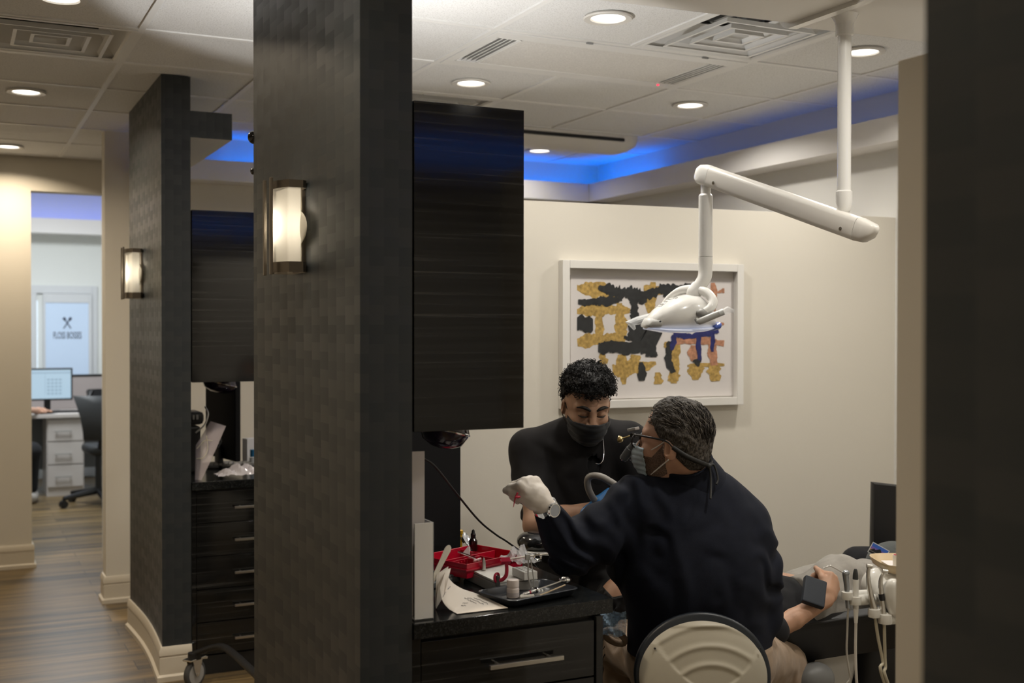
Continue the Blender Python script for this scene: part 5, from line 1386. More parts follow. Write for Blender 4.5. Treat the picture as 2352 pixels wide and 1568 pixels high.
def dome(x, y, D, rx, label, zt):
    c = Vector(dep(x, y, D)); t = thing('dome_lamp', c, label, 'lamp')
    k = D/FPX
    mb = MB(); mb.lathe([(.02, .05), (rx*k*.8, .035), (rx*k, .0), (rx*k*.97, -.012), (rx*k*.80, -.036), (rx*k*.4, -.050), (.001, -.053)], Matrix.Translation(c) @ Matrix.Rotation(.25, 4, 'Y'), 28); obj('bowl', mb, mat('plum_gloss', (.020, .012, .030), .12, coat=.5), t, ang=60)
    mb = MB(); mb.tube([Matrix.Translation(c) @ Matrix.Rotation(.25, 4, 'Y') @ Vector((rx*k*math.cos(a), rx*k*math.sin(a), -.004)) for a in [2*math.pi*i/32 for i in range(32)]], .0035, 8, closed=True); obj('rim', mb, M_CHROME, t)
    mb = MB(); mb.cyl(c+Vector((0, 0, .04)), (c.x, c.y, zt), .010); obj('stem', mb, M_BPLAS, t)
dome(1022, 984, 3.02, 58, 'dark plum bowl lamp with a silver rim under the near upper cabinet', 1.3525)
dome(505, 878, 5.70, 40, 'dark plum bowl lamp with a silver rim under the far upper cabinet', 1.3525)

# literature holder with papers, at the partition
p = Vector(onZ(978, 1423, ZC)); lh = thing('file_holder', (p.x, p.y+.05, ZC), 'tall white file holder stuffed with papers at the left end of the near counter', 'file holder')
M_PAPERW = mat('white_paper', (.66, .62, .60), .8); M_PAPERL = mat('lilac_paper', (.58, .55, .60), .8)
mb = MB(); x0_, y0_ = 1.004, p.y
for a, b in (((x0_, y0_, ZC), (x0_+.050, y0_+.004, ZC+.235)), ((x0_+.047, y0_, ZC), (x0_+.050, y0_+.16, ZC+.235)), ((x0_, y0_+.156, ZC), (x0_+.05, y0_+.16, ZC+.235)), ((x0_, y0_, ZC), (x0_+.05, y0_+.16, ZC+.004))): mb.bb(a, b, .001)
obj('holder', mb, M_WPLAS, lh)
for k, (dx, h, tl) in enumerate(((.008, .40, .04), (.016, .345, .01), (.024, .30, .05), (.032, .285, .02))):
    mb = MB(); mb.box((x0_+.022+(k-1.5)*.004, y0_+.03+k*.03, ZC+.006+h/2), (.040, .004, h), 0, (0, 0, -.15)); obj('paper_sheets', mb, (M_PAPERW, M_PAPERL, M_PAPERW, M_PAPERL)[k], lh)
# loose sheets and the curled note
def C6(cx, cy): return 980+cx*.18707, 1200+cy*.18707
rows = [((165, 800, .0), (235, 578, .0)), ((178, 900, 0), (262, 660, 0)), ((205, 975, 0), (330, 745, 0)), ((262, 1045, 0), (450, 815, 0)), ((318, 1085, 0), (640, 880, 0)), ((375, 1117, 0), (1000, 1045, 0))]
zz = [.978, .955, .934, .916, .904, .8975]
A_ = []; Bq = []
for (a, b), z in zip(rows, zz): A_.append(Vector(onZ(*C6(a[0], a[1]), z-.006*(z > .9)))); Bq.append(Vector(onZ(*C6(b[0], b[1]), z+.004*(z > .9))))
def cr(Pn, t):
    n = len(Pn)-1; i = min(int(t*n), n-1); f = t*n-i
    p1, p2 = Pn[i], Pn[i+1]; p0 = Pn[i-1] if i else p1*2-p2; p3 = Pn[i+2] if i+2 <= n else p2*2-p1
    return .5*((2*p1)+(p2-p0)*f+(2*p0-5*p1+4*p2-p3)*f*f+(3*p1-p0-3*p2+p3)*f**3)
nt_ = thing('note_sheet', A_[-1], 'cream sheet with pen scribbles curling up at the left of the dark tray', 'paper')
mb = MB(); mb.grid(lambda u, v: (cr(A_, u).lerp(cr(Bq, u), v), Vector((0, 0, .6))), 24, 8, thick=.0009); obj('sheet', mb, mat('cream_paper', (.64, .585, .52), .8), nt_, ang=80)
mb = MB(); rnd = random.Random(4)
def nsurf(u, v): return cr(A_, u).lerp(cr(Bq, u), v)+Vector((0, -.0006, .0011))
for (u0, v0, du, dv_, n_) in ((.30, .10, .02, .30, 9), (.34, .55, .03, .22, 7), (.80, .30, .05, .10, 10), (.78, .42, .05, .08, 8), (.72, .62, .16, .02, 14), (.76, .70, .16, .02, 14), (.80, .78, .12, .02, 12)):
    mb.tube([nsurf(u0+du*q/n_+rnd.uniform(-.006, .006), v0+dv_*q/n_+rnd.uniform(-.025, .025)) for q in range(n_+1)], .0005, 4)
obj('handwriting', mb, mat('ink', (.05, .05, .07), .6), nt_)
for k, (pts, lab) in enumerate(((((1003, 1318), (1030, 1300), (1026, 1345), (1000, 1395)), 'cream paper leaf leaning behind the curled note, nearest the file holder'), (((1012, 1316), (1040, 1306), (1024, 1370), (1006, 1400)), 'cream paper leaf leaning between the file holder and the curled note'))):
    Q_ = [Vector(onZ(x, y, z)) + Vector((0, .012*k, 0)) for (x, y), z in zip(pts, (.985, .985, .94, ZC+.002))]
    mb = MB(); mb.grid(lambda u, v: (Q_[0].lerp(Q_[1], u).lerp(Q_[3].lerp(Q_[2], u), v), Vector((.2, -.9, .3))), 3, 6, thick=.001); tag(obj('paper_leaf', mb, mat('cream_leaf', (.62, .57, .51), .8)), lab, 'paper')
a, b = Vector(dep(1002, 1316, 2.90)), Vector(dep(1033, 1252, 2.92)); mb = MB(); ax_ = (b-a).normalized(); sd = ax_.cross(FW).normalized()
n0 = sd.cross(ax_)
mb.rings([[p_+sd*(w_*math.cos(t))+n0*(.0022*math.sin(t)) for t in [2*math.pi*i/14 for i in range(14)]] for p_, w_ in ((a-ax_*.11, .0055), (a, .0060), (a.lerp(b, .5), .0070), (b-ax_*.012, .0085), (b-ax_*.004, .0065), (b, .002))]); tag(obj('spatula', mb, mat('cream_plastic', (.66, .62, .53), .35), ang=60), 'cream plastic mixing spatula leaning up beside the red tray', 'spatula')
kb = thing('keyboard', (1.17, 2.93, ZC), 'grey keyboard half under the red tray on the near counter', 'keyboard')
mb = MB(); KM = Euler((0, 0, .5)).to_matrix(); kc = Vector((1.16, 2.955, ZC+.009)); mb.box(kc, (.20, .13, .016), .004, KM); obj('case', mb, mat('keyboard_grey', (.10, .105, .105), .5), kb)
mb = MB()
for i in range(10):
    for j in range(5): mb.box(kc+KM @ Vector((-.086+i*.019, -.048+j*.024, .010)), (.016, .019, .006), .002, KM, seg=1)
tag(obj('keys', mb, mat('key_grey', (.17, .175, .17), .5), kb), kind='stuff')

# red compartment tray
M_RED = mat('red_plastic_tray', (.52, .008, .035), .28, coat=.3)
N_, E_, F_, W_ = (Vector(onZ(x, y, .945)) for x, y in ((1048, 1307), (1187, 1278), (1104, 1252), (988, 1276)))
rc_ = (N_+E_+F_+W_)/4; ux = ((E_-N_)+(F_-W_)).normalized(); ux.z = 0; uy = Vector((-ux.y, ux.x, 0)); wx = ((E_-N_).length+(F_-W_).length)/2*1.0; wy = ((W_-N_).length+(F_-E_).length)/2*.92
TM = Matrix((ux, uy, Vector((0, 0, 1)))).transposed(); rc_.z = ZC+.017
def tl(x, y, z): return rc_ + TM @ Vector((x*wx/2, y*wy/2, z-.017))
rt_ = thing('instrument_organizer', (rc_.x, rc_.y, ZC+.017), 'bright red plastic compartment tray of small supplies on the near counter', 'tray')
mb = MB(); zt = .040
def wall(xa, ya, xb, yb, h=zt, th=.003):
    a, b = tl(xa, ya, .0), tl(xb, yb, .0); d_ = b-a; c = (a+b)/2; an = math.atan2(d_.y, d_.x); c.z = ZC+.017+h/2; mb.box(c, (d_.length+th, th, h), .001, (0, 0, an), seg=1)
mb.box(tl(0, 0, .0185), (wx, wy, .003), 0, TM)
for q in ((-1, -1, 1, -1), (1, -1, 1, 1), (1, 1, -1, 1), (-1, 1, -1, -1)): wall(*q)
for q in ((-1, .12, 1, .12), (.18, -1, .18, .12), (.45, .12, .45, 1), (-.25, -1, -.25, -.15), (-1, -.15, .18, -.15)): wall(*q, h=zt-.006)
for k in range(9): mb.box(tl(-.95+k*.11, -.15, .040), (.006, .010, .012), .001, TM, seg=1)
mb.rings([[tl(x*1.0, y*1.0, z) for x, y in ((-s_, -s_), (s_, -s_), (s_, s_), (-s_, s_))] for s_, z in ((1.0, zt-.002), (1.07, zt-.001), (1.07, zt+.003), (1.0, zt+.003))], caps=False, closed=True)
obj('tray', mb, M_RED, rt_)
db = thing('dropper_bottle', tl(.05, .55, .022), 'small dark dropper bottle standing in the red tray', 'bottle')
p = Vector(onZ(1087, 1264, ZC+.04)); db.location = p; ORG[db.name] = p
mb = MB(); mb.lathe([(.0115, 0), (.0125, .003), (.0125, .030), (.008, .036), (.006, .040)], Matrix.Translation(p), 20); obj('bottle', mb, mat('amber_glass', (.020, .008, .006), .15, coat=.5), db)
mb = MB(); mb.lathe([(.0075, .038), (.0078, .050), (.0055, .053), (.0045, .060), (.0012, .064)], Matrix.Translation(p), 18); obj('cap', mb, M_BPLAS, db)
def rod(name, a, b, r, m, label, cat, group=None, r2=None):
    mb = MB(); mb.tube([a, b], [r, r if r2 is None else r2], 8); return tag(obj(name, mb, m), label, cat, group)
rod('probe', Vector(onZ(1052, 1265, .957)), Vector(onZ(1092, 1280, .952)), .0013, M_CHROME, 'thin steel probe across the left compartment of the red tray', 'dental tool')
rod('brush_stick', Vector(onZ(1052, 1268, .953)), Vector(onZ(1100, 1287, .950)), .0018, M_WPLAS, 'thin white brush stick lying over the red tray ridges', 'stick')
mb = MB(); q = Vector(onZ(1072, 1272, .938)); mb.lathe([(.014, 0), (.004, .022), (.001, .024)], Matrix.Translation(q) @ Matrix.Rotation(.35, 4, 'Y'), 4); tag(obj('paper_cone', mb, M_PAPERW), 'white folded paper point in the red tray', 'paper')
mb = MB(); q = Vector(onZ(1058, 1274, .925))
for k in range(5): mb.ell(q+Vector((rnd.uniform(-.02, .02), rnd.uniform(-.015, .015), .004+.003*k)), (.014, .011, .006), (0, 0, k))
tag(obj('gauze_wad', mb, mat('gauze', (.7, .68, .66), .9), ang=80), 'white gauze wad in the left compartment of the red tray', 'gauze')
rod('syringe_tip', Vector(onZ(1088, 1288, .950)), Vector(onZ(1104, 1283, .952)), .0035, mat('pink_clear', (.75, .5, .52), .3), 'short pinkish plastic tip lying on the red tray divider', 'tip')
mb = MB(); q = Vector(onZ(1062, 1247, ZC+.03)); S_ = []
mb.grid(lambda u, v: (q+Vector(((u-.5)*.075, (v-.5)*.05, .006+.018*math.sin(u*7+v*3)*math.cos(v*6)+.010*rnd.random())), Vector((0, 0, 1))), 14, 10, thick=.0008); tag(obj('foil_wrap', mb, mat('crumpled_foil', (.55, .56, .58), .25, .8), ang=15), 'crumpled clear foil wrapper behind the red tray beside the monitor', 'wrapper')
mb = MB(); q = Vector(onZ(1056, 1231, ZC+.055)); mb.lathe([(.008, -.05), (.008, .006), (.0105, .008), (.0105, .018), (.003, .021)], Matrix.Translation(q), 16); tag(obj('yellow_cap_tube', mb, mat('yellow_plastic', (.62, .36, .02), .35)), 'yellow capped tube peeking out behind the monitor', 'tube')

# grey instrument case with the block of burs
ga, gb, gc, gd = (Vector(onZ(x, y, .930)) for x, y in ((1070, 1303), (1140, 1340), (1238, 1322), (1150, 1288)))
gx = ((gb-ga)+(gc-gd)).normalized(); gx.z = 0; gy = Vector((-gx.y, gx.x, 0)); gcn = (ga+gb+gc+gd)/4; GM = Matrix((gx, gy, Vector((0, 0, 1)))).transposed()
glx, gly = (gb-ga).length, abs((gd-ga).dot(gy)); gcn.z = ZC
gcs = thing('instrument_case', gcn, 'flat grey instrument case with a white lid behind the dark tray', 'case')
mb = MB(); mb.box(gcn+Vector((0, 0, .014)), (glx, gly, .028), .004, GM); obj('case_base', mb, mat('case_grey', (.30, .30, .29), .45), gcs)
mb = MB(); mb.box(gcn+Vector((0, 0, .0315)), (glx*.97, gly*.97, .006), .002, GM); obj('lid', mb, mat('case_white', (.62, .61, .57), .4), gcs)
bc = Vector(onZ(1205, 1318, .94)); bc.z = ZC+.0350
bb_ = thing('bur_block', bc, 'white block with round holes for drill bits on the grey case', 'bur block')
mb = MB(); mb.box(bc+Vector((0, 0, .012)), (.075, .040, .022), .002, GM); obj('block', mb, mat('block_white', (.66, .66, .63), .35), bb_)
mb = MB()
for i in range(5):
    for j in range(2): mb.cyl(bc+GM @ Vector((-.028+i*.014, -.009+j*.018, .022)), bc+GM @ Vector((-.028+i*.014, -.009+j*.018, .0236)), .0035, n=12)
tag(obj('holes', mb, M_GPLAS, bb_), kind='stuff')
q = Vector(onZ(1111, 1308, ZC+.036)); mb = MB(); mb.lathe([(.0060, 0), (.0060, .018), (.0035, .030), (.001, .034)], Matrix.Translation(q), 14); tag(obj('polishing_cone', mb, M_STEEL), 'small steel cone standing on the grey case lid', 'dental tool')
pb = Vector(onZ(1195, 1297, .955)); mb = MB(); rnd = random.Random(8)
mb.grid(lambda u, v: (pb+GM @ Vector(((u-.5)*.12, (v-.5)*.07, .012+.028*math.sin(math.pi*u)*math.sin(math.pi*v)*(1+.6*math.sin(u*17+v*9))+rnd.uniform(0, .008))), Vector((0, 0, 1))), 16, 12, thick=.0006); tag(obj('clear_pouch', mb, film_mat('clear_pouch', (.92, .92, .94), .30, .12), ang=12), 'crumpled clear plastic pouch lying over the white bur block', 'pouch')

# red film positioner with its steel bar
fp = thing('film_positioner', onZ(1140, 1345, ZC), 'red plastic film positioner with a steel bar standing at the dark tray', 'positioner')
Dp = 3.02
def d_(x, y, D=Dp): return Vector(dep(x, y, D))
M_RED2 = mat('dark_red_plastic', (.36, .010, .040), .35)
mb = MB(); mb.tube([d_(1151, 1288), d_(1172, 1287)], .009, 4); mb.tube([d_(1163, 1290), d_(1164, 1308), d_(1162, 1322), d_(1153, 1331), d_(1143, 1332)], .0052, 8, smooth=5)
mb.tube([d_(1141, 1326)+Vector((0, .006*math.cos(t), .0))*1.2+RT*.009*math.cos(t)+UP*.011*math.sin(t) for t in [2*math.pi*i/20 for i in range(20)]], .0035, 8, closed=True); obj('red_arm', mb, M_RED2, fp, ang=60)
mb = MB(); mb.tube([d_(1143, 1325), d_(1144, 1346)], .0062, 10); mb.ell(d_(1143, 1324), (.006, .006, .004)); obj('bite_block', mb, mat('smoke_plastic', (.05, .05, .055), .2), fp)
mb = MB(); mb.tube([d_(1150, 1286), d_(1259, 1271)], .0022, 8); tag(obj('bar', mb, M_STEEL, fp), 'steel bar')
mb = MB(); mb.box(d_(1212, 1279), (.014, .008, .016), .002); mb.tube([d_(1214, 1284), d_(1213, 1320), d_(1219, 1348)], [.0020, .0020, .0028], 8, smooth=6); mb.tube([d_(1219, 1284), d_(1225, 1325), d_(1226, 1352)], [.0016, .0016, .0016], 8, smooth=6); obj('clip', mb, M_GPLAS, fp)
mb = MB(); mb.tube([d_(1235, 1279)+RT*.009*math.cos(t)+UP*.007*math.sin(t) for t in [2*math.pi*i/20 for i in range(20)]], .0026, 8, closed=True); obj('thumb_ring', mb, M_CHROME, fp)

# dark tray with bottle, syringe, sticks
tw, ts, te, tn = (Vector(onZ(x, y, .916)) for x, y in ((1102, 1355), (1172, 1384), (1326, 1351), (1250, 1330)))
tx = ((te-ts)+(tn-tw)).normalized(); tx.z = 0; ty = Vector((-tx.y, tx.x, 0)); tc_ = (tw+ts+te+tn)/4; tc_.z = ZC
tlx, tly = ((te-ts).length+(tn-tw).length)/2, ((tw-ts).dot(ty)+(tn-te).dot(ty))/2
DT = Matrix((tx, ty, Vector((0, 0, 1)))).transposed()
def rr_ring(a, b, r, z, n=6):
    out = []
    for sx, sy, a0 in ((1, 1, 0), (-1, 1, 90), (-1, -1, 180), (1, -1, 270)):
        for i in range(n+1):
            t = math.radians(a0+90*i/n); out.append(tc_+DT @ Vector((sx*(a-r)+r*math.cos(t), sy*(b-r)+r*math.sin(t), z)))
    return out
a_, b_ = tlx/2*1.02, abs(tly)/2*1.0
mb = MB(); mb.rings([rr_ring(a_-.018, b_-.018, .015, .001), rr_ring(a_-.008, b_-.008, .02, .006), rr_ring(a_, b_, .022, .020), rr_ring(a_+.002, b_+.002, .022, .0215), rr_ring(a_-.001, b_-.001, .022, .023), rr_ring(a_-.004, b_-.004, .02, .0205), rr_ring(a_-.012, b_-.012, .018, .007), rr_ring(a_-.022, b_-.022, .015, .004)])
tag(obj('instrument_tray', mb, mat('slate_plastic', (.022, .026, .034), .28, coat=.4), ang=60), 'dark slate instrument tray near the front edge of the near counter', 'tray')
ZT = ZC+.0045
bp_ = Vector(onZ(1178, 1371, ZT)); bt = thing('pill_bottle', bp_, 'small white bottle with a pinkish white cap standing in the dark tray', 'bottle')
mb = MB(); mb.lathe([(.0150, 0), (.0165, .002), (.0165, .022), (.0150, .026), (.012, .028)], Matrix.Translation(bp_), 28); obj('bottle', mb, mat('bottle_white', (.70, .62, .58), .4), bt, ang=50)
mb = MB(); mb.lathe([(.0155, .0275), (.0160, .029), (.0160, .0445), (.0150, .046), (.001, .046)], Matrix.Translation(bp_), 28); obj('cap', mb, mat('cap_pink_white', (.72, .64, .60), .4), bt, ang=50)
mb = MB(); mb.lathe([(.01665, .004), (.01665, .014)], Matrix.Translation(bp_), 28, caps=False); obj('label', mb, mat('bottle_label', (.50, .45, .44), .6), bt, ang=50)
sa, sb = Vector(onZ(1196, 1367, ZT+.007)), Vector(onZ(1290, 1334, ZT+.022)); sx_ = (sb-sa).normalized()
sy = thing('dental_syringe', sa, 'steel cartridge syringe with finger rings lying across the dark tray', 'syringe')
mb = MB(); mb.tube([sa, sa+sx_*.010, sa+sx_*.011, sa+sx_*.055], [.0025, .003, .0048, .0048], 12); mb.tube([sa+sx_*.055, sa+sx_*.058], [.0085, .0085], 14); obj('barrel', mb, M_CHROME, sy)
mb = MB(); mb.tube([sa+sx_*.030, sa+sx_*.034], [.0051, .0051], 12); obj('red_band', mb, M_RED2, sy)
mb = MB(); mb.tube([sa+sx_*.058, sb], .0022, 8); obj('plunger', mb, M_STEEL, sy)
mb = MB(); rr_ = sx_.cross(Vector((0, 0, 1))).normalized(); mb.tube([sb+sx_*.013+sx_*(.013*math.cos(t))+rr_*(.013*math.sin(t)) for t in [2*math.pi*i/24 for i in range(24)]], .0032, 8, closed=True, flat=1.8); obj('thumb_ring', mb, M_CHROME, sy, ang=80)
for s_ in (1, -1):
    mb = MB(); c_ = sa+sx_*.060+rr_*(.013*s_); mb.tube([c_+sx_*(.008*math.cos(t))+rr_*(.008*math.sin(t)) for t in [2*math.pi*i/20 for i in range(20)]], .0018, 8, closed=True); obj('finger_ring', mb, M_CHROME, sy, ang=80)
rod('wood_stick', Vector(onZ(1240, 1367, ZT+.006)), Vector(onZ(1298, 1343, ZT+.020)), .0020, mat('pale_wood', (.55, .42, .26), .6), 'thin wooden stick lying in the dark tray beside the syringe', 'stick')
rod('cotton_roll', Vector(onZ(1194, 1371, ZT+.005)), Vector(onZ(1226, 1368, ZT+.005)), .0045, mat('cotton', (.68, .65, .58), .95), 'white cotton roll at the foot of the small white bottle', 'cotton roll')

mb = MB(); mb.tube([dep(*p) for p in ((1420, 1118, 3.82), (1402, 1106, 3.82), (1382, 1095, 3.83), (1362, 1092, 3.85), (1350, 1100, 3.86), (1351, 1120, 3.87), (1362, 1143, 3.88), (1385, 1172, 3.94), (1430, 1230, 3.95), (1470, 1300, 3.9))], .0115, 12, smooth=6)
for k in range(0): pass
tag(obj('suction_hose', mb, mat('grey_hose_rubber', (.24, .225, .205), .5), ang=80), 'grey suction hose looping over the blue glove of the man in black scrubs', 'hose')
# clear bag hanging behind the near counter
q = Vector(dep(1408, 1432, 3.30)); mb = MB(); rnd = random.Random(9)
mb.grid(lambda u, v: (q+RT*((u-.5)*.075)+UP*((v-.5)*.07)+FW*(.016*math.sin(u*8+v*5)+rnd.uniform(-.006, .006)), -FW), 14, 12, thick=.0008); tag(obj('plastic_bag', mb, film_mat('blue_clear_film', (.45, .62, .80), .38, .15), ang=12), 'crumpled bluish clear plastic bag beside the near drawers and the khaki trousers', 'bag')

# ------------------------------------------------------------------ stools
def stool_base(root, x, y, zs, r=.26, mt=M_CHROME):
    mb = MB(); mb.lathe([(.028, .10), (.028, .30), (.018, .31), (.018, zs-.05)], Matrix.Translation((x, y, 0)), 20); obj('post', mb, mt, root)
    for k in range(5):
        an = 2*math.pi*k/5+.3; e = Vector((x+r*math.cos(an), y+r*math.sin(an), .075)); mb = MB(); mb.tube([(x, y, .12), e], [.026, .016], 10); lg = obj('leg', mb, mt, root)
        mb = MB(); s_ = Vector((-math.sin(an), math.cos(an), 0)); c_ = Vector((e.x, e.y, .03)); mb.cyl(c_-s_*.012, c_+s_*.012, .03, n=18); mb.cyl(c_, e, .007, n=8); obj('caster', mb, M_BPLAS, lg)
DS = 3.10
sc_ = Vector(dep(1614, 1552, DS)); hip = Vector(dep(1608, 1480, 3.40))
st = thing('dental_stool', (hip.x, hip.y-.02, 0), 'dental stool with an oval beige plastic back shell, nearest the camera', 'stool')
stool_base(st, hip.x, hip.y, .47)
mb = MB(); mb.lathe([(.001, .435), (.19, .435), (.205, .45), (.205, .475), (.19, .495), (.001, .50)], Matrix.Translation((hip.x, hip.y, 0)), 36); obj('seat', mb, mat('dark_vinyl', (.016, .018, .022), .4), st, ang=60)
kx = DS/FPX; bu = (UP*.985+FW*.17).normalized(); bn = RT.cross(bu).normalized()
if bn.dot(FW) > 0: bn = -bn
def sst(x): x = min(max(x, 0), 1); return x*x*(3-2*x)
def shell(r, th):
    x, y = 147*r*math.cos(th), 124*r*math.sin(th)
    X, Y = x+1614, 1552-y
    h = .030*math.sqrt(max(0, 1-(r*.97)**2.6))
    hw = 30+92*max(0, (1572-Y)/86)**.62 if Y < 1572 else 30
    inside = sst((hw-abs(X-1631))/7)*sst((Y-1438)/9)
    h -= .0045*inside
    rho = math.hypot(X-1631, Y-1640)
    for r0, a0 in ((201, .55), (156, 1), (115, 1)): h += .0042*math.exp(-((rho-r0)/6.5)**2)*(inside if r0 != 201 else sst((135-abs(X-1631))/20)*sst((1500-Y)/30))
    return sc_+RT*(x*kx)+bu*(y*kx)+bn*h
mb = MB(); nr, na = 56, 130; V_ = [shell(0, 0)]; Fc = []
for i in range(1, nr+1):
    for j in range(na): V_.append(shell(i/nr, 2*math.pi*j/na))
for j in range(na): Fc.append((0, 1+j, 1+(j+1) % na))
for i in range(nr-1):
    for j in range(na): a0 = 1+i*na; Fc.append((a0+j, a0+na+j, a0+na+(j+1) % na, a0+(j+1) % na))
mb.raw(V_, Fc)
obj('back_shell', mb, mat('beige_plastic', (.40, .37, .30), .42, bump=.1, bscale=700), st, ang=180)
mb = MB()
def oval(s_, z): return [sc_+RT*(158*s_*kx*math.cos(t))+bu*(140*s_*kx*math.sin(t)+.004)+bn*z for t in [2*math.pi*i/64 for i in range(64)]]
mb.rings([oval(.95, .004), oval(.99, .002), oval(1.0, -.012), oval(.985, -.035), oval(.90, -.052), oval(.5, -.06)]); obj('back_cushion', mb, mat('navy_vinyl', (.012, .016, .022), .38), st, ang=70)
for x in (1503.5, 1744): mb = MB(); q = sc_+RT*((x-1614)*kx)+bu*((1552-1489)*kx)+bn*.0205; mb.lathe([(.003, -.002), (.0024, .002), (.001, .0022)], frameM(q, RT, bu, bn), 12); obj('screw', mb, M_BPLAS, st)
mb = MB(); lo_ = sc_-bu*.14-bn*.03; mb.tube([lo_+bu*.06, lo_-bu*.05+bn*.0, Vector((lo_.x, lo_.y, .42)), (hip.x, hip.y, .425)], .014, 10, smooth=4); obj('back_bracket', mb, M_BPLAS, st, ang=60)
ah = Vector(dep(1318, 1335, 4.20)); as_ = thing('assistant_stool', (ah.x, ah.y, 0), 'stool with a glossy black arm pad under the man in black scrubs', 'stool')
stool_base(as_, ah.x, ah.y, .52)
mb = MB(); mb.lathe([(.001, .49), (.18, .49), (.195, .51), (.195, .535), (.18, .555), (.001, .56)], Matrix.Translation((ah.x, ah.y, 0)), 32); obj('seat', mb, mat('black_vinyl', (.012, .012, .013), .35), as_, ang=60)
q = Vector(dep(1228, 1243, 3.90)); mb = MB(); mb.ell(q, (.052, .075, .036), (0, -.15, .2)); mb.ell(q+RT*.05-FW*.02, (.05, .05, .034)); obj('arm_pad', mb, mat('gloss_black_pad', (.012, .012, .013), .15, coat=.5), as_, ang=80)
mb = MB(); mb.rings([[q+RT*(x*.058+.026)+FW*(y*.04-.03)+UP*z for x, y in ((-1, -1), (1, -1), (1, 1), (-1, 1))] for z in (-.0345, -.0255)]); obj('arm_plate', mb, M_WPLAS, as_)
mb = MB(); mb.tube([q-UP*.034, Vector((q.x, q.y, .55)), Vector((ah.x, ah.y, .50))], .016, 10, smooth=4); obj('arm_bracket', mb, M_BPLAS, as_, ang=60)

# ------------------------------------------------------------------ dental chair under the patient
M_UPH = mat('black_upholstery', (.010, .010, .011), .38, bump=.1, bscale=500)
M_CHG = mat('chair_grey', (.36, .34, .30), .4)
e0, e1 = Vector(dep(1540, 1478, 3.62)), Vector(dep(2085, 1392, 3.72)); cd = Vector((e1.x-e0.x, e1.y-e0.y, 0)).normalized(); cw_ = Vector((-cd.y, cd.x, 0))
dc = thing('dental_chair', e0.lerp(e1, .55)+cw_*.28-Vector((0, 0, e0.lerp(e1, .55).z)), 'black upholstered dental chair on a grey base under the reclining patient', 'dental chair')
dcx = ORG[dc.name]
def crow(t, w, z0, z1):
    p_ = e0.lerp(e1, t); zc = p_.z
    c_ = Vector((p_.x, p_.y, 0))
    return [c_+cw_*0+Vector((0, 0, zc-.012)), c_+cw_*.05+Vector((0, 0, zc-.0)), c_+cw_*.14+Vector((0, 0, zc-.09)), c_+cw_*(w-.14)+Vector((0, 0, zc-.09)), c_+cw_*(w-.05)+Vector((0, 0, zc)), c_+cw_*w+Vector((0, 0, zc-.012)), c_+cw_*(w-.06)+Vector((0, 0, zc-.13)), c_+cw_*.06+Vector((0, 0, zc-.15)), c_+cw_*.0+Vector((0, 0, zc-.03))]
mb = MB(); mb.rings([crow(t, .60, 0, 0) for t in (-.12, .0, .15, .3, .45, .6, .75, .9, 1.05, 1.25, 1.5)]); obj('seat', mb, M_UPH, dc, ang=50)
mb = MB(); mb.tube([e0.lerp(e1, t)+Vector((0, 0, -.008))-cw_*.002 for t in (.0, .25, .5, .75, 1.0, 1.25)], .006, 8); obj('piping', mb, M_BRUB, dc, ang=60)
hb = Vector(dep(1440, 1425, 3.80)); mb = MB(); mb.tube([e0+cw_*.28-Vector((0, 0, .10)), hb-Vector((0, 0, .06))-RT*.02], [.11, .085], 16, flat=.45); obj('headrest', mb, M_UPH, dc, ang=60)
g0 = Vector(dep(1917, 1500, 3.75)); mb = MB()
mb.rings([[g0+cd*(sx*w_/2)+cw_*(.02+sy*.16)+Vector((0, 0, z-g0.z)) for sx, sy in ((-1, 0), (-.8, -.12), (.8, -.12), (1, 0), (1, 1.6), (-1, 1.6))] for w_, z in ((.20, .60), (.17, .54), (.15, .47), (.135, .44))]); obj('lift_housing', mb, M_CHG, dc, ang=50)
mb = MB(); mb.rings([[g0+cd*(sx*w_/2)+cw_*(.02+sy*.16)+Vector((0, 0, z-g0.z)) for sx, sy in ((-1, 0), (-.8, -.12), (.8, -.12), (1, 0), (1, 1.6), (-1, 1.6))] for w_, z in ((.130, .437), (.15, .36), (.22, .20), (.40, .09), (.60, .05), (.62, .0))]); obj('lift_base', mb, mat('chair_dark_grey', (.20, .20, .195), .45), dc, ang=50)
q = Vector(dep(1872, 1560, 3.70)); mb = MB(); mb.ell(q, (.07, .05, .055)); mb.tube([q-UP*.02, Vector((q.x, q.y, .05)), g0+Vector((0, 0, .08-g0.z))], .035, 10); obj('foot_cover', mb, mat('foot_cover_grey', (.15, .15, .145), .45), dc, ang=60)
q = Vector(dep(2030, 1500, 4.05)); mb = MB(); mb.box((q.x+.1, q.y+.1, q.z-.05), (.50, .36, .34), .08, (0, .12, 0), seg=4); obj('leg_rest', mb, M_UPH, dc, ang=60)

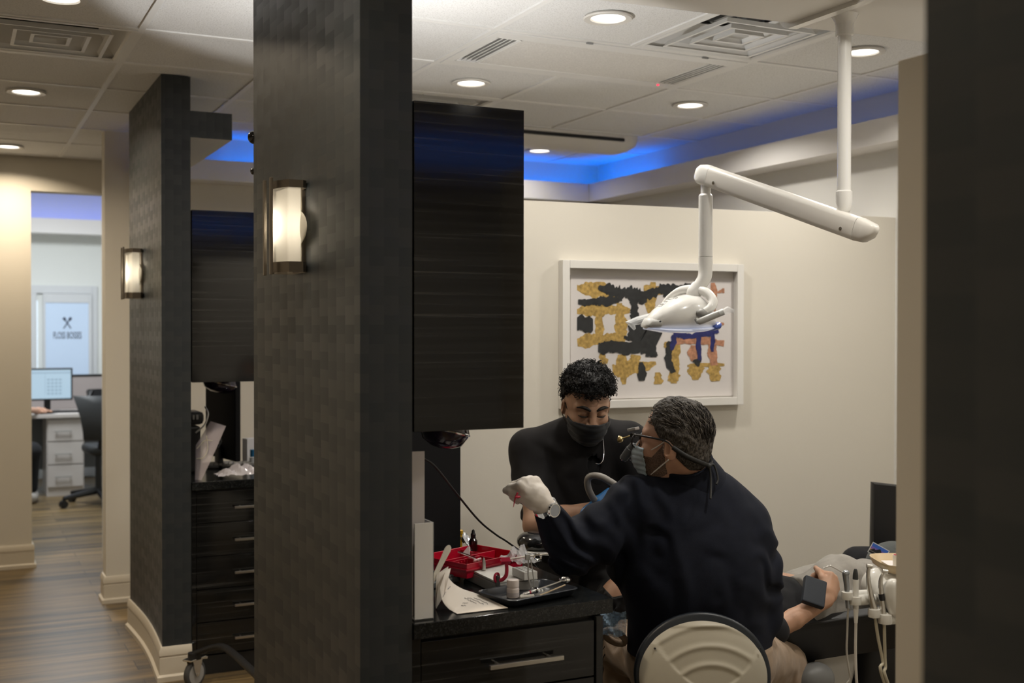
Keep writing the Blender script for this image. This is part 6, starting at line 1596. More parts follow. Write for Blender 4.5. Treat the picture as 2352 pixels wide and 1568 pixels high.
# ------------------------------------------------------------------ delivery unit with its handpieces, at the right edge
DD = 3.10; kd = DD/FPX
def d3(x, y, o=0.0): return Vector(dep(x, y, DD+o))
M_UNIT = mat('white_unit', (.66, .645, .60), .25, coat=.4)
ub = d3(2045, 1370)
du = thing('delivery_unit', (ub.x+.25, ub.y+.05, 0), 'white dental delivery unit with instrument holders at the right edge', 'dental unit')
S = SDF(); S.rc(d3(2022, 1345, .10), d3(2140, 1345, .12), .052, .060, .03); S.rc(d3(2040, 1365, .03), d3(2130, 1372, .05), .030, .040, .03); S.rc(d3(2052, 1345, .0), d3(2060, 1400, .0), .020, .022, .03)
sdf_obj('body', S, .005, M_UNIT, du)
ux2 = Vector((ub.x+.25, ub.y+.12, 0)); mb = MB(); mb.tube([d3(2110, 1360, .10), Vector((ux2.x, ux2.y, .84)), Vector((ux2.x, ux2.y, .7)), Vector((ux2.x, ux2.y, .12))], [.04, .04, .045, .05], 16, smooth=3); mb.lathe([(.28, 0), (.28, .03), (.06, .12), (.05, .14)], Matrix.Translation((ux2.x, ux2.y, 0)), 32); obj('column', mb, M_UNIT, du, ang=50)
def holder(x, y, r, x2):
    mb = MB(); mb.tube([d3(x-2, y), d3(x+(x2-x)*.5, y-1, .02), d3(x2, y-4, .05)], [r*kd, r*kd*.95, r*kd*.8], 16); mb.lathe([(r*kd*1.05, -r*kd*.7), (r*kd*1.12, 0), (r*kd*1.05, r*kd*.7), (r*kd*.6, r*kd*.75)], Matrix.Translation(d3(x, y)), 18); return obj('holder', mb, M_UNIT, du, ang=60)
holder(1946, 1367, 12, 1990); holder(1964, 1378, 13, 2010); holder(2008, 1407, 13, 2040); holder(2033, 1420, 15, 2075)
def hp_thing(name, label, p): return thing(name, p, label, 'handpiece', 'handpieces hanging in the delivery unit holders')
def hose(t, P, r, m):
    mb = MB(); mb.tube(P, r, 8, smooth=5); return obj('hose', mb, m, t, ang=80)
t = hp_thing('air_water_syringe', 'air and water syringe with a bent steel nozzle, leftmost in the holders', d3(1946, 1395))
mb = MB(); mb.tube([d3(1942, 1318), d3(1945, 1345), d3(1946, 1366), d3(1948, 1396)], [.0085, .0075, .0065, .0060], 12); mb.ell(d3(1943, 1316), (.0105, .009, .009)); obj('body', mb, mat('steel_blue_grey', (.33, .35, .38), .25, .7), t, ang=60)
mb = MB(); mb.tube([d3(1936, 1314), d3(1910, 1300), d3(1905, 1300), d3(1893, 1304)], .0019, 8, smooth=3); obj('nozzle', mb, M_CHROME, t, ang=80)
hose(t, [d3(1948, 1394), d3(1946, 1450), d3(1945, 1500), d3(1953, 1555), d3(1962, 1600, .02), Vector((ux2.x, ux2.y-.04, .30))], .0027, mat('grey_hose', (.40, .38, .34), .5))
t = hp_thing('suction_tip', 'white handpiece with a dark pointed cap, second from the left in the holders', d3(1966, 1430))
mb = MB(); mb.tube([d3(1965, 1330), d3(1965, 1368), d3(1966, 1395), d3(1966, 1430)], [.0085, .0085, .0075, .0045], 14); obj('body', mb, M_WPLAS, t, ang=60)
mb = MB(); mb.tube([d3(1965, 1331), d3(1965, 1318), d3(1965, 1309), d3(1965, 1306)], [.0078, .0070, .0050, .0030], 14); obj('cap', mb, mat('dark_grey_tip', (.03, .032, .033), .4), t, ang=60)
hose(t, [d3(1966, 1428), d3(1965, 1500), d3(1968, 1570), d3(1975, 1620, .02), Vector((ux2.x, ux2.y-.05, .26))], .0037, mat('white_hose', (.60, .57, .52), .5))
for k, (lab, P_, Rr, band, hs) in enumerate((('slim steel drill handpiece leaning in the third holder from the left', [(1996, 1300), (1994, 1320), (1997, 1350), (2003, 1380), (2008, 1400)], [.0050, .0055, .0072, .0088, .0098], None, [(2011, 1425), (2018, 1470), (2028, 1520), (2032, 1570)]),
                                              ('steel drill handpiece with a black band, rightmost in the holders', [(2032, 1312), (2024, 1328), (2023, 1350), (2026, 1385), (2029, 1412)], [.0045, .0055, .0070, .0078, .0080], (2024, 1363, 2026, 1378), [(2031, 1438), (2032, 1480), (2034, 1530), (2042, 1575)]))):
    t = hp_thing('drill_handpiece', lab, d3(*P_[-1]))
    mb = MB(); mb.tube([d3(*p) for p in P_], Rr, 12, smooth=5); a = d3(P_[0][0], P_[0][1]); mb.tube([a-RT*.006+UP*.001, a+RT*.008-UP*.001], [.0060, .0060], 12); obj('body', mb, M_STEEL, t, ang=60)
    if band: mb = MB(); mb.tube([d3(band[0], band[1]), d3(band[2], band[3])], .0083, 12); obj('band', mb, M_BPLAS, t)
    hose(t, [d3(P_[-1][0], P_[-1][1])]+[d3(*p) for p in hs]+[Vector((ux2.x, ux2.y-.05, .22+.05*k))], .0042, mat('beige_hose', (.44, .40, .30), .5))
ta = Vector(dep(2012, 1287, 3.22)); mb = MB(); tz = ta.z
tcn = Vector(dep(2080, 1305, 3.22)); tcn.z = tz-.012
def trr(s_, z): return [Vector((tcn.x, tcn.y, 0))+RT*(.085*s_*math.copysign(abs(math.cos(t))**.5, math.cos(t)))+FW*(.10*s_*math.copysign(abs(math.sin(t))**.5, math.sin(t)))+Vector((0, 0, z)) for t in [2*math.pi*i/40 for i in range(40)]]
mb.rings([trr(.78, tz-.024), trr(.92, tz-.016), trr(1.0, tz), trr(1.0, tz+.003), trr(.96, tz+.002), trr(.88, tz-.014), trr(.5, tz-.018)]); tag(obj('supply_tray', mb, mat('tan_plastic', (.52, .40, .24), .35), ang=60), 'tan plastic tray on top of the delivery unit at the right edge', 'tray')
mb = MB(); mb.box((tcn.x, tcn.y, tz-.0125), (.10, .12, .002), 0, (0, 0, -.45)); tag(obj('tray_paper', mb, M_PAPERW), 'white paper liner in the tan tray at the right edge', 'paper')
mb = MB(); q = Vector(dep(2062, 1293, 3.20)); mb.cyl((q.x-.002, q.y, tz-.010), (q.x-.002, q.y, tz+.020), .012, n=18); mb.cyl((q.x-.002, q.y, tz+.020), (q.x-.002, q.y, tz+.021), .010, n=18, m=1); tag(obj('dappen_cup', mb, [M_WPLAS, M_RED2]), 'small white cup with dark red paste in the tan tray', 'cup')
mb = MB(); mb.cyl((tcn.x, tcn.y, tz-.023), (tcn.x, tcn.y-.01, tz-.10), .02, n=16); obj('tray_post', mb, M_UNIT, du)

# ------------------------------------------------------------------ side chair in the corner, bag and cap
sc2 = Vector(dep(2075, 1300, 4.75)); sd_ = thing('side_chair', (sc2.x, sc2.y, 0), 'black upholstered side chair in the corner by the beige divider', 'chair')
bk = [Vector(dep(x, y, 4.82)) for x, y in ((2006, 1108), (2160, 1125), (2160, 1270), (2003, 1262))]
mb = MB(); bw = FW*.05
def inset(f): c = (bk[0]+bk[1]+bk[2]+bk[3])/4; return [c+(p-c)*f for p in bk]
mb.rings([inset(.96), [p+bw*.25 for p in bk], [p+bw*.75 for p in bk], [p+bw for p in inset(.96)]]); obj('backrest', mb, M_UPH, sd_, ang=60)
mb = MB(); mb.box((sc2.x+.02, sc2.y+.02, .47), (.46, .46, .08), .03, (0, 0, -.2), seg=3); obj('seat', mb, M_UPH, sd_, ang=60)
for sx in (-1, 1):
    for s2 in (-1, 1): mb = MB(); mb.cyl((sc2.x+.18*sx, sc2.y+.18*s2, 0), (sc2.x+.18*sx, sc2.y+.18*s2, .45), .014); obj('leg', mb, M_BPLAS, sd_)
mb = MB(); mb.tube([(sc2.x+.05, sc2.y+.2, .48), (bk[3]+bk[2])/2+bw*.5], .02, 8); obj('back_bracket', mb, M_BPLAS, sd_)
S = SDF(); q = Vector(dep(2000, 1320, 4.58)); S.rc(q-Vector((0, 0, .0)), q+RT*.16, .10, .10, .03); S.rc(q-RT*.06+UP*.05, q+RT*.1+UP*.04, .06, .07, .03); S.post.append(ripple(.008, 12, 3)); S.post.append(plane_cut((0, 0, .512), (0, 0, -1)))
tag(sdf_obj('backpack', S, .008, M_CHAR, None, (q.x, q.y, .512)), 'black soft bag on the corner chair under the grey cap', 'bag')
hcN = Vector(dep(2045, 1290, 4.42)); capF = (-RT*.93-FW*.2-UP*.25); CM = basis(hcN, capF, UP*.95+RT*-.25)
M_CAPG = cloth_mat('grey_cap_cloth', (.075, .082, .080))
S = SDF(); S.el(hcN, (.098, .085, .078), CM)
S.post.append(lambda P, d: np.maximum(np.abs(d+.004)-.003, -((P-np.array(hcN, np.float32))@np.array(CM.to_3x3().col[2], np.float32))-.01))
cap = sdf_obj('baseball_cap', S, .0040, M_CAPG, None, hcN-UP*.02); tag(cap, 'grey baseball cap with a colourful patch lying on the black bag', 'cap')
mb = MB()
def brim(u, v):
    a = (v-.5)*2.1; r0, r1 = .088, .155; r = r0+(r1-r0)*u*math.cos((v-.5)*2.4)
    return LP_(CM, r*math.cos(a), r*.85*math.sin(a), -.012-.03*u-.03*(v-.5)**2*4*u), CM.to_3x3().col[2]
def LP_(M, x, y, z): return M @ Vector((x, y, z))
mb.grid(brim, 8, 16, thick=.003); obj('brim', mb, M_CAPG, cap, ang=70)
mb = MB(); PMs = [mat('patch_white', (.5, .5, .48), .8), mat('patch_blue', (.03, .10, .40), .8), mat('patch_violet', (.16, .10, .35), .8), mat('patch_orange', (.45, .20, .06), .8), mat('patch_black', (.01, .01, .01), .8)]
pq = CM @ Vector((.075, .048, .044)); pn = (CM.to_3x3() @ Vector((.60, .58, .50))).normalized()
pn = (pn*.5 - FW*.5).normalized(); pu = UP.cross(pn).normalized(); pu = (pu*.86+UP*-.45).normalized(); pu = (pu-pn*pu.dot(pn)).normalized(); pvv = pn.cross(pu)
pq = Vector(dep(2018, 1266, 4.325))
def pbox(u0, u1, v0, v1, z, m): mb.raw([pq+pu*u+pvv*v+pn*zz for zz in (z-.004, z) for u, v in ((u0, v0), (u1, v0), (u1, v1), (u0, v1))], [(0, 1, 2, 3), (4, 5, 6, 7), (0, 1, 5, 4), (1, 2, 6, 5), (2, 3, 7, 6), (3, 0, 4, 7)], m)
pbox(-.034, .034, -.022, .022, 0, 0); pbox(-.031, .031, .006, .019, .001, 1); pbox(-.031, .031, -.003, .006, .001, 2); pbox(-.031, .031, -.009, -.003, .001, 3); pbox(-.031, .031, -.019, -.012, .001, 4)
mb.raw([pq+pu*u+pvv*v+pn*.0018 for u, v in ((-.031, -.010), (-.018, .002), (-.012, -.001), (.002, .011), (.012, .000), (.018, .004), (.031, -.010))], [(0, 1, 2, 3, 4, 5, 6)], 4)
obj('patch', mb, PMs, cap)
# ------------------------------------------------------------------ far counter
YC2 = 5.385
fm_ = thing('monitor', onZ(520, 1072, ZC)+Vector((0, .12, 0)), 'black monitor seen from behind on the far counter', 'monitor')
a, b = Vector(dep(478, 1000, 6.05)), Vector(dep(547, 1000, 5.72)); a.z = b.z = 0; md = (b-a).normalized(); mn = Vector((-md.y, md.x, 0)); MM = Matrix((md, mn, Vector((0, 0, 1)))).transposed(); mc = (a+b)/2
mb = MB(); mb.box(mc+Vector((0, 0, 1.14)), ((b-a).length, .03, .40), .006, MM); obj('casing', mb, M_MON, fm_)
mb = MB(); mb.box(mc+mn*.0155+Vector((0, 0, 1.14)), ((b-a).length-.03, .002, .36), 0, MM); obj('screen', mb, mat('dark_screen_far', (.01, .01, .012), .1), fm_)
mb = MB(); mb.box(mc+mn*.03+Vector((0, 0, ZC+.008)), (.22, .15, .014), .004, MM); mb.box(mc-mn*.02+Vector((0, 0, ZC+.06)), (.06, .025, .12), .004, MM); obj('stand', mb, M_BPLAS, fm_)
q = Vector(onZ(462, 1085, ZC)); lp = thing('label_printer', (1.045, 5.80, ZC), 'black desktop device with cables behind the clear sleeve on the far counter', 'device')
mb = MB(); mb.bb((1.0, 5.72, ZC), (1.10, 5.88, ZC+.23), .015); mb.bb((1.0, 5.715, ZC+.235), (1.115, 5.885, ZC+.30), .02); obj('body', mb, M_BPLAS, lp)
mb = MB()
for k in range(4): mb.bb((1.02+k*.018, 5.708, ZC+.262), (1.031+k*.018, 5.716, ZC+.285), .002)
obj('buttons', mb, M_GPLAS, lp)
mb = MB(); mb.tube([dep(471, 934, 5.62), dep(478, 950, 5.58), dep(470, 975, 5.58), dep(450, 993, 5.6)], .004, 8, smooth=5); obj('white_cable', mb, M_WPLAS, lp, ang=80)
mb = MB(); mb.tube([dep(500, 1028, 5.70), dep(508, 1012, 5.72), dep(498, 1000, 5.72), dep(492, 1030, 5.68), dep(486, 1042, 5.66)], .005, 8, smooth=5); obj('black_cable', mb, M_BRUB, lp, ang=80)
sl_ = [Vector(dep(*p)) for p in ((484, 967, 5.55), (519, 978, 5.52), (462, 1104, 5.36), (448, 1104, 5.38))]
sm_ = Vector(dep(449, 1022, 5.47))
def sleft(v): return sl_[0].lerp(sm_, v/.5) if v < .5 else sm_.lerp(sl_[3], (v-.5)/.5)
fs = thing('clear_sleeve', sl_[3], 'clear plastic sleeve with tubing leaning at the left end of the far counter', 'sleeve')
mb = MB(); mb.grid(lambda u, v: (sleft(v).lerp(sl_[1].lerp(sl_[2], v), u)+Vector((0, -.01*math.sin(v*math.pi), 0)), Vector((0, -1, 0))), 6, 10, thick=.004); obj('sleeve', mb, film_mat('pinkish_film', (.72, .64, .66), .42, .2), fs, ang=60)
mb = MB(); mb.tube([dep(452, 1030, 5.42), dep(470, 1012, 5.44), dep(488, 1012, 5.46)], .0022, 6, smooth=6); mb.tube([dep(474, 1000, 5.45), dep(477, 1030, 5.43), dep(468, 1050, 5.41), dep(452, 1053, 5.41)], .0022, 6, smooth=6); obj('tubing', mb, mat('cream_tubing', (.62, .58, .46), .4), fs, ang=80)
kk = thing('keyboard', onZ(525, 1072, ZC), 'grey keyboard on the far counter behind the plastic bags', 'keyboard')
kc = Vector(onZ(525, 1066, ZC+.012)); KM = Euler((0, 0, -.25)).to_matrix()
mb = MB(); mb.box(kc-Vector((0, 0, .004)), (.30, .13, .014), .004, KM); obj('case', mb, mat('keyboard_far', (.12, .12, .12), .5), kk)
mb = MB()
for i in range(12):
    for j in range(5): mb.box(kc+KM @ Vector((-.13+i*.0236, -.048+j*.024, .006)), (.019, .019, .006), 0, KM)
tag(obj('keys', mb, mat('keys_far', (.30, .29, .27), .5), kk), kind='stuff')
rnd = random.Random(14); q = Vector(onZ(545, 1092, ZC+.01)); mb = MB()
mb.grid(lambda u, v: (q+Vector(((u-.45)*.22, (v-.5)*.10, .006+.035*math.sin(math.pi*u)*math.sin(math.pi*v)*(1+.5*math.sin(u*23+v*9))+rnd.uniform(0, .008))), Vector((0, 0, 1))), 24, 12, thick=.001); tag(obj('plastic_bag', mb, film_mat('clear_bag', (.80, .76, .80), .42, .12), ang=12), 'crumpled clear plastic bag at the front of the far counter', 'bag')
wb_ = thing('white_box', onZ(574, 1066, ZC), 'white carton standing behind the blue capped bottle on the far counter', 'box')
q = Vector(onZ(574, 1064, ZC)); mb = MB(); mb.box(q+Vector((.01, .03, .065)), (.07, .05, .13), .004, (0, 0, .3)); obj('carton', mb, mat('carton', (.62, .62, .64), .5), wb_)
q = Vector(onZ(583, 1070, ZC)); bt2 = thing('bottle', q, 'small clear bottle with a blue cap at the right of the far counter', 'bottle')
mb = MB(); mb.lathe([(.022, 0), (.023, .004), (.023, .045), (.018, .05)], Matrix.Translation(q), 20); obj('bottle_body', mb, mat('cloudy_plastic', (.5, .52, .54), .3), bt2); mb = MB(); mb.lathe([(.019, .05), (.019, .085), (.001, .086)], Matrix.Translation(q), 20); obj('cap', mb, mat('blue_cap', (.02, .16, .34), .4), bt2)

# rolling stand whose caster shows at the far partition
cp = Vector(dep(447, 1536, 5.14)); hubp = Vector((1.16, 4.25, 0))
rs = thing('rolling_stand', (hubp.x, hubp.y, 0), 'wheeled stand with a chrome caster beside the far wallpapered partition', 'stand')
def caster(c, yaw, nm='caster'):
    d = Vector((math.cos(yaw), math.sin(yaw), 0)); n = Vector((-d.y, d.x, 0)); c = Vector((c[0], c[1], .062))
    mb = MB(); M = frameM(c, d, Vector((0, 0, 1)), n)
    mb.lathe([(.045, -.012), (.058, -.011), (.062, -.006), (.062, .006), (.058, .011), (.045, .012)], M, 32); w_ = obj(nm, mb, mat('tyre_grey', (.06, .06, .06), .6), rs, ang=60)
    mb = MB(); mb.lathe([(.006, -.014), (.046, -.0125), (.046, .0125), (.006, .014)], M, 28); obj('wheel_hub', mb, M_GPLAS, w_, ang=60)
    for s_ in (1, -1):
        mb = MB(); o_ = n*(.019*s_); mb.prism([(-.030, .066), (.030, .066), (.020, .02), (.008, -.008), (-.006, -.008), (-.014, .01)], .003, frameM(c+o_-n*.0015, d, Vector((0, 0, 1)), n)); mb.cyl(c+o_-n*.004, c+o_+n*.004, .006, n=12); obj('fork', mb, M_CHROME, w_)
    mb = MB(); mb.box(c+Vector((0, 0, .068)), (.10, .05, .008), .002, (0, 0, yaw)); mb.box(c+Vector((0, 0, .060))-d*.05, (.04, .03, .012), .003, (0, -.2, yaw)); obj('brake_plate', mb, M_CHROME, w_)
    return w_
caster(cp, -2.5)
mb = MB(); b1 = Vector(dep(585, 1546, 4.72)); mb.tube([Vector((cp.x, cp.y, .150)), Vector(dep(500, 1484, 5.08)), Vector(dep(530, 1496, 4.98)), b1, Vector((hubp.x, hubp.y, .16))], [.016, .017, .017, .017, .02], 12, smooth=5, flat=.8); obj('leg', mb, M_BPLAS, rs, ang=60)
mb = MB(); mb.cyl((cp.x, cp.y, .128), (cp.x, cp.y, .155), .03, n=16); obj('caster_cup', mb, M_BPLAS, rs)
for e in ((1.55, 4.45), (.95, 3.98), (1.45, 3.90)):
    mb = MB(); mb.tube([(hubp.x, hubp.y, .16), (e[0], e[1], .15)], .018, 10); obj('leg', mb, M_BPLAS, rs); caster(e, .7); mb = MB(); mb.cyl((e[0], e[1], .128), (e[0], e[1], .160), .028, n=14); obj('caster_cup', mb, M_BPLAS, rs)
mb = MB(); mb.cyl((hubp.x, hubp.y, .14), (hubp.x, hubp.y, .95), .018); mb.cyl((hubp.x, hubp.y, .12), (hubp.x, hubp.y, .22), .04); obj('pole', mb, M_BPLAS, rs)
mb = MB(); mb.box((hubp.x, hubp.y, 1.06), (.20, .16, .24), .02); obj('head_unit', mb, M_WPLAS, rs)

# small black clips on the back edge of the near partition
ck = thing('wall_clip', onY(580, 315, 3.64), 'small black clip high on the back edge of the nearest partition', 'clip')
for y, r in ((315, (.018, .018, .021)), (393, (.010, .016, .011))):
    q = Vector(onY(582, y, 3.635)); mb = MB(); mb.ell(q, r); mb.box(q+Vector((.03, .003, 0)), (.06, .012, .02), .003); obj('clip_body', mb, mat('gloss_black', (.01, .01, .012), .12, coat=.5), ck, ang=80)

# ------------------------------------------------------------------ office beyond the corridor
mb = MB(); mb.bb((XL, YF, 0), (XW, YF+.12, 3.25)); mb.bb((XL, YO+.14, 0), (XL+.02, YF, 3.2)); struct('wall_office', mb, mat('office_wall_paint', (.70, .72, .70), .75))
mb = MB(); mb.bb((2.6, YO+.14, 0), (2.7, YF, 3.2)); struct('wall_side', mb, M_WALLW)
mb = MB(); ly = YF-.30
mb.bb((XL, ly-.03, onY(150, 530, ly).z), (2.6, ly, onY(150, 503, ly).z)); mb.bb((XL, ly-.03, onY(150, 530, ly).z-.03), (2.6, YF, onY(150, 530, ly).z)); struct('trim_office', mb, M_COVE)
zl = onY(150, 512, ly).z
m_ = mat('blue_led_office', (.02, .06, .2), .5, emit=(.08, .16, 1.0), es=6)
mb = MB(); mb.bb((XL+.1, ly+.10, zl-.01), (2.5, ly+.14, zl+.005)); tag(obj('led_strip', mb, m_), 'blue strip light in the cove of the office', 'strip light')
_l = bpy.data.lights.new('added_office_beam', 'AREA'); _l.shape = 'SQUARE'; _l.size = 1.0; _l.energy = 95; _l.color = (.92, .97, 1.0)  # unseen panel light, added to brighten the office
_o = bpy.data.objects.new('added_office_beam', _l); COL.objects.link(_o); _o.location = (.7, 10.9, 3.10)
mb = MB(); mb.bb((.18, 10.38, 3.115), (1.22, 11.42, 3.149)); tag(obj('added_ceiling_panel', mb, mat('lit_panel', (.9, .9, .9), .5, emit=(.95, .98, 1), es=2.5)), 'added lit square ceiling panel that brightens the office, unseen above the frame', 'ceiling light')
# glazed door with its lettering
YD = YF
dx0, dx1 = onY(84, 700, YD).x, onY(210, 700, YD).x; zt_ = onY(150, 674, YD).z; fx1 = onY(223, 700, YD).x; ft = onY(150, 656, YD).z
M_OFT = mat('pale_trim', (.58, .60, .62), .45)
mb = MB(); mb.bb((dx0-.12, YD-.03, 0), (dx0, YD, zt_), .003); mb.bb((dx1, YD-.03, 0), (fx1, YD, ft), .003); mb.bb((dx0-.12, YD-.03, zt_), (dx1, YD, ft), .003); struct('trim_1', mb, M_OFT)
gx0, gx1 = onY(104, 700, YD-.05).x, onY(203, 700, YD-.05).x; gz1 = onY(150, 695, YD-.05).z
mb = MB(); mb.bb((dx0+.06, YD-.065, .01), (gx0, YD-.035, zt_-.003), .002); mb.bb((gx1, YD-.065, .01), (dx1-.002, YD-.035, zt_-.003), .002); mb.bb((gx0, YD-.065, gz1), (gx1, YD-.035, zt_-.003), .002); mb.bb((gx0, YD-.065, .01), (gx1, YD-.035, .25), .002)
dr = tag(obj('door_1', mb, M_OFT, org=(0, 0, 0)), kind='structure')
mb = MB(); mb.bb((gx0-.005, YD-.055, .24), (gx1+.005, YD-.047, gz1+.005)); obj('door_glass', mb, mat('frosted_glass_daylight_glow', (.45, .55, .68), .35, emit=(.50, .66, .92), es=.22), dr)  # daylight behind the pane is put into the material as glow
def text_mesh(body, size, M):
    cu = bpy.data.curves.new('t', 'FONT'); cu.body = body; cu.size = size; cu.align_x = 'CENTER'; cu.extrude = .0; cu.offset = size*.012
    o = bpy.data.objects.new('t', cu); COL.objects.link(o); dg = bpy.context.evaluated_depsgraph_get(); me = bpy.data.meshes.new_from_object(o.evaluated_get(dg))
    V = [M @ v.co for v in me.vertices]; Fc = [tuple(p.vertices) for p in me.polygons]
    bpy.data.objects.remove(o); bpy.data.curves.remove(cu); return V, Fc
kpx = onY(155, 770, YD-.058); wpx = onY(187, 770, YD-.058).x-onY(122, 770, YD-.058).x
V, Fc = text_mesh('FLOSS BOSSES', .10, Matrix())
tw_ = max(v.x for v in V)-min(v.x for v in V); th_ = max(v.y for v in V)
hh = onY(155, 762, YD-.058).z-onY(155, 777, YD-.058).z
mb = MB(); mb.raw([(kpx.x+v.x*wpx/tw_, YD-.0575, onY(155, 777, YD-.058).z+v.y*hh/th_) for v in V], Fc); M_INK = mat('grey_lettering', (.05, .06, .10), .6)
tag(obj('lettering', mb, M_INK, dr, recalc=False), 'dark lettering reading FLOSS BOSSES')
mb = MB()
for (xa, ya), (xb, yb) in (((146, 729), (163, 754)), ((163, 729), (146, 754))):
    a, b = onY(xa, ya, YD-.058), onY(xb, yb, YD-.058); mb.tube([a, b], .006, 6); mb.tube([a, a.lerp(b, .22)], .015, 6)
obj('crossed_brushes', mb, M_INK, dr)
w0, w1 = onY(76, 700, YD-.02).x, onY(86, 700, YD-.02).x
mb = MB(); mb.bb((w0-.1, YD-.02, .3), (w1, YD-.015, onY(80, 690, YD).z)); struct('window_1', mb, mat('daylit_gap', (.6, .7, .8), .3, emit=(.75, .88, 1), es=.9))
# desk, drawers
YK = 11.78
k0, k1 = onY(107, 1050, YK).x, onY(193, 1050, YK).x
M_DESK = mat('pale_desk_laminate', (.50, .47, .45), .4)
dk = thing('desk', ((k0+k1)/2, YK+.3, 0), 'pale office desk with three drawers seen through the corridor opening', 'desk')
zd = onY(150, 958, YK).z
mb = MB(); mb.bb((-.4, YK-.05, zd), (2.2, YK+.65, zd+.035), .003); obj('desk_top', mb, M_DESK, dk)
mb = MB(); mb.bb((k0, YK, 0), (k1, YK+.58, zd-.001)); obj('pedestal', mb, M_DESK, dk)
ys = (962, 1013, 1066, 1118)
for i in range(3):
    mb = MB(); mb.bb((k0+.01, YK-.018, onY(150, ys[i+1], YK).z+.006), (k1-.01, YK-.001, onY(150, ys[i], YK).z-.006), .002); d_r = obj('drawer', mb, M_DESK, dk)
    zz_ = onY(150, (989, 1041, 1093)[i], YK).z; mb = MB(); mb.bb((onY(125, 1000, YK).x, YK-.045, zz_-.006), (onY(164, 1000, YK).x, YK-.035, zz_+.006)); mb.bb((onY(128, 1000, YK).x, YK-.04, zz_-.004), (onY(130, 1000, YK).x, YK-.015, zz_+.004)); mb.bb((onY(160, 1000, YK).x, YK-.04, zz_-.004), (onY(162, 1000, YK).x, YK-.015, zz_+.004)); obj('handle', mb, M_GPLAS, d_r)
mb = MB(); mb.bb((-.4, YK+.03, 0), (-.36, YK+.58, zd-.001)); mb.bb((2.16, YK+.03, 0), (2.2, YK+.58, zd-.001)); mb.bb((-.36, YK+.55, .2), (2.16, YK+.57, zd-.001)); obj('side_panel', mb, mat('grey_panel', (.16, .17, .18), .6), dk)
zs0, zs1 = onY(200, 905, YK+.66).z, onY(200, 864, YK+.66).z
mb = MB(); mb.bb((-.4, YK+.655, zd-.3), (2.2, YK+.69, zs1), 0); obj('back_screen', mb, mat('taupe_panel', (.33, .29, .28), .7), dk); mb = MB(); mb.bb((-.4, YK+.650, zs1), (2.2, YK+.71, zs1+.02)); obj('screen_rail', mb, M_BPLAS, dk)
# monitor with a lit page
ym = YK+.28; a, b = onY(50, 846, ym), onY(167, 918, ym); zdt = zd+.0355
om = thing('desk_monitor', ((a.x+b.x)/2, ym, zdt), 'lit monitor with a pale blue page on the office desk', 'monitor')
mb = MB(); mb.bb((a.x, ym, b.z), (b.x, ym+.03, a.z), .004); obj('casing', mb, M_BPLAS, om)
s0, s1 = onY(50, 850, ym-.001), onY(163, 914, ym-.001)
mb = MB(); mb.bb((a.x+.02, ym-.002, s1.z), (s1.x, ym-.0002, s0.z)); sc_m = obj('screen', mb, mat('lit_screen', (.1, .1, .1), .2, emit=(.55, .80, 1.0), es=.62), om)
mb = MB(); mb.bb((a.x+.02, ym-.003, s0.z-.035), (s1.x, ym-.0021, s0.z-.022)); mb.bb((onY(103, 880, ym).x, ym-.003, onY(100, 906, ym).z), (onY(104, 880, ym).x, ym-.0021, s0.z-.04))
for i in range(5):
    for j in range(4): x_ = onY(108+j*9, 880, ym).x; z_ = onY(100, 872+i*8, ym).z; mb.bb((x_, ym-.003, z_-.010), (x_+.025, ym-.0021, z_+.010))
tag(obj('page_grid', mb, mat('screen_marks', (.1, .1, .1), .3, emit=(.42, .66, .88), es=.5), sc_m), kind='stuff')
mb = MB(); cxm = (a.x+b.x)/2; mb.bb((cxm-.03, ym+.03, zdt), (cxm+.03, ym+.05, b.z+.1)); mb.bb((cxm-.12, ym-.06, zdt), (cxm+.12, ym+.10, zdt+.012), .004); obj('stand', mb, M_BPLAS, om)
mb = MB(); p = onZ(125, 940, zdt); mb.bb((p.x-.22, YK+.05, zdt), (p.x+.2, YK+.19, zdt+.02), .004); tag(obj('keyboard', mb, M_BPLAS), 'black keyboard under the lit office monitor', 'keyboard')
mb = MB(); p = onY(152, 947, YK+.05); mb.box((p.x, YK+.04, zdt+.0015), (.20, .12, .003), 0, (0, 0, .2)); tag(obj('paper', mb, M_PAPERW), 'white sheet on the office desk between keyboard and chair', 'paper')
p = onY(226, 900, YK+.35); ph = thing('desk_phone', (p.x, YK+.35, zdt), 'black desk phone on the office desk behind the swivel chair', 'phone')
mb = MB(); mb.box((p.x, YK+.36, zdt+.115), (.20, .05, .20), .01, (-.5, 0, .3)); mb.box((p.x, YK+.38, zdt+.03), (.18, .18, .05), .01, (0, 0, .3)); obj('base', mb, M_BPLAS, ph); mb = MB(); mb.tube([(p.x-.10, YK+.30, zdt+.06), (p.x-.09, YK+.32, zdt+.13), (p.x-.06, YK+.36, zdt+.19)], .022, 10, smooth=4); obj('handset', mb, M_BPLAS, ph, ang=60)
p = onY(244, 880, YK+.2); m2 = thing('desk_monitor', (p.x+.2, YK+.2, zdt), 'second office monitor, only its lit edge showing at the column', 'monitor')
mb = MB(); mb.box((p.x+.15, YK+.22, zdt+.32), (.05, .46, .32), .004, (0, 0, -.55)); obj('casing', mb, M_BPLAS, m2); mb = MB(); mb.box((p.x+.122, YK+.21, zdt+.32), (.003, .42, .28), 0, (0, 0, -.55)); obj('screen', mb, mat('lit_screen_edge', (.1, .1, .1), .2, emit=(.5, .75, 1.0), es=.6), m2); mb = MB(); mb.bb((p.x+.13, YK+.2, zdt), (p.x+.2, YK+.27, zdt+.2)); obj('stand', mb, M_BPLAS, m2)
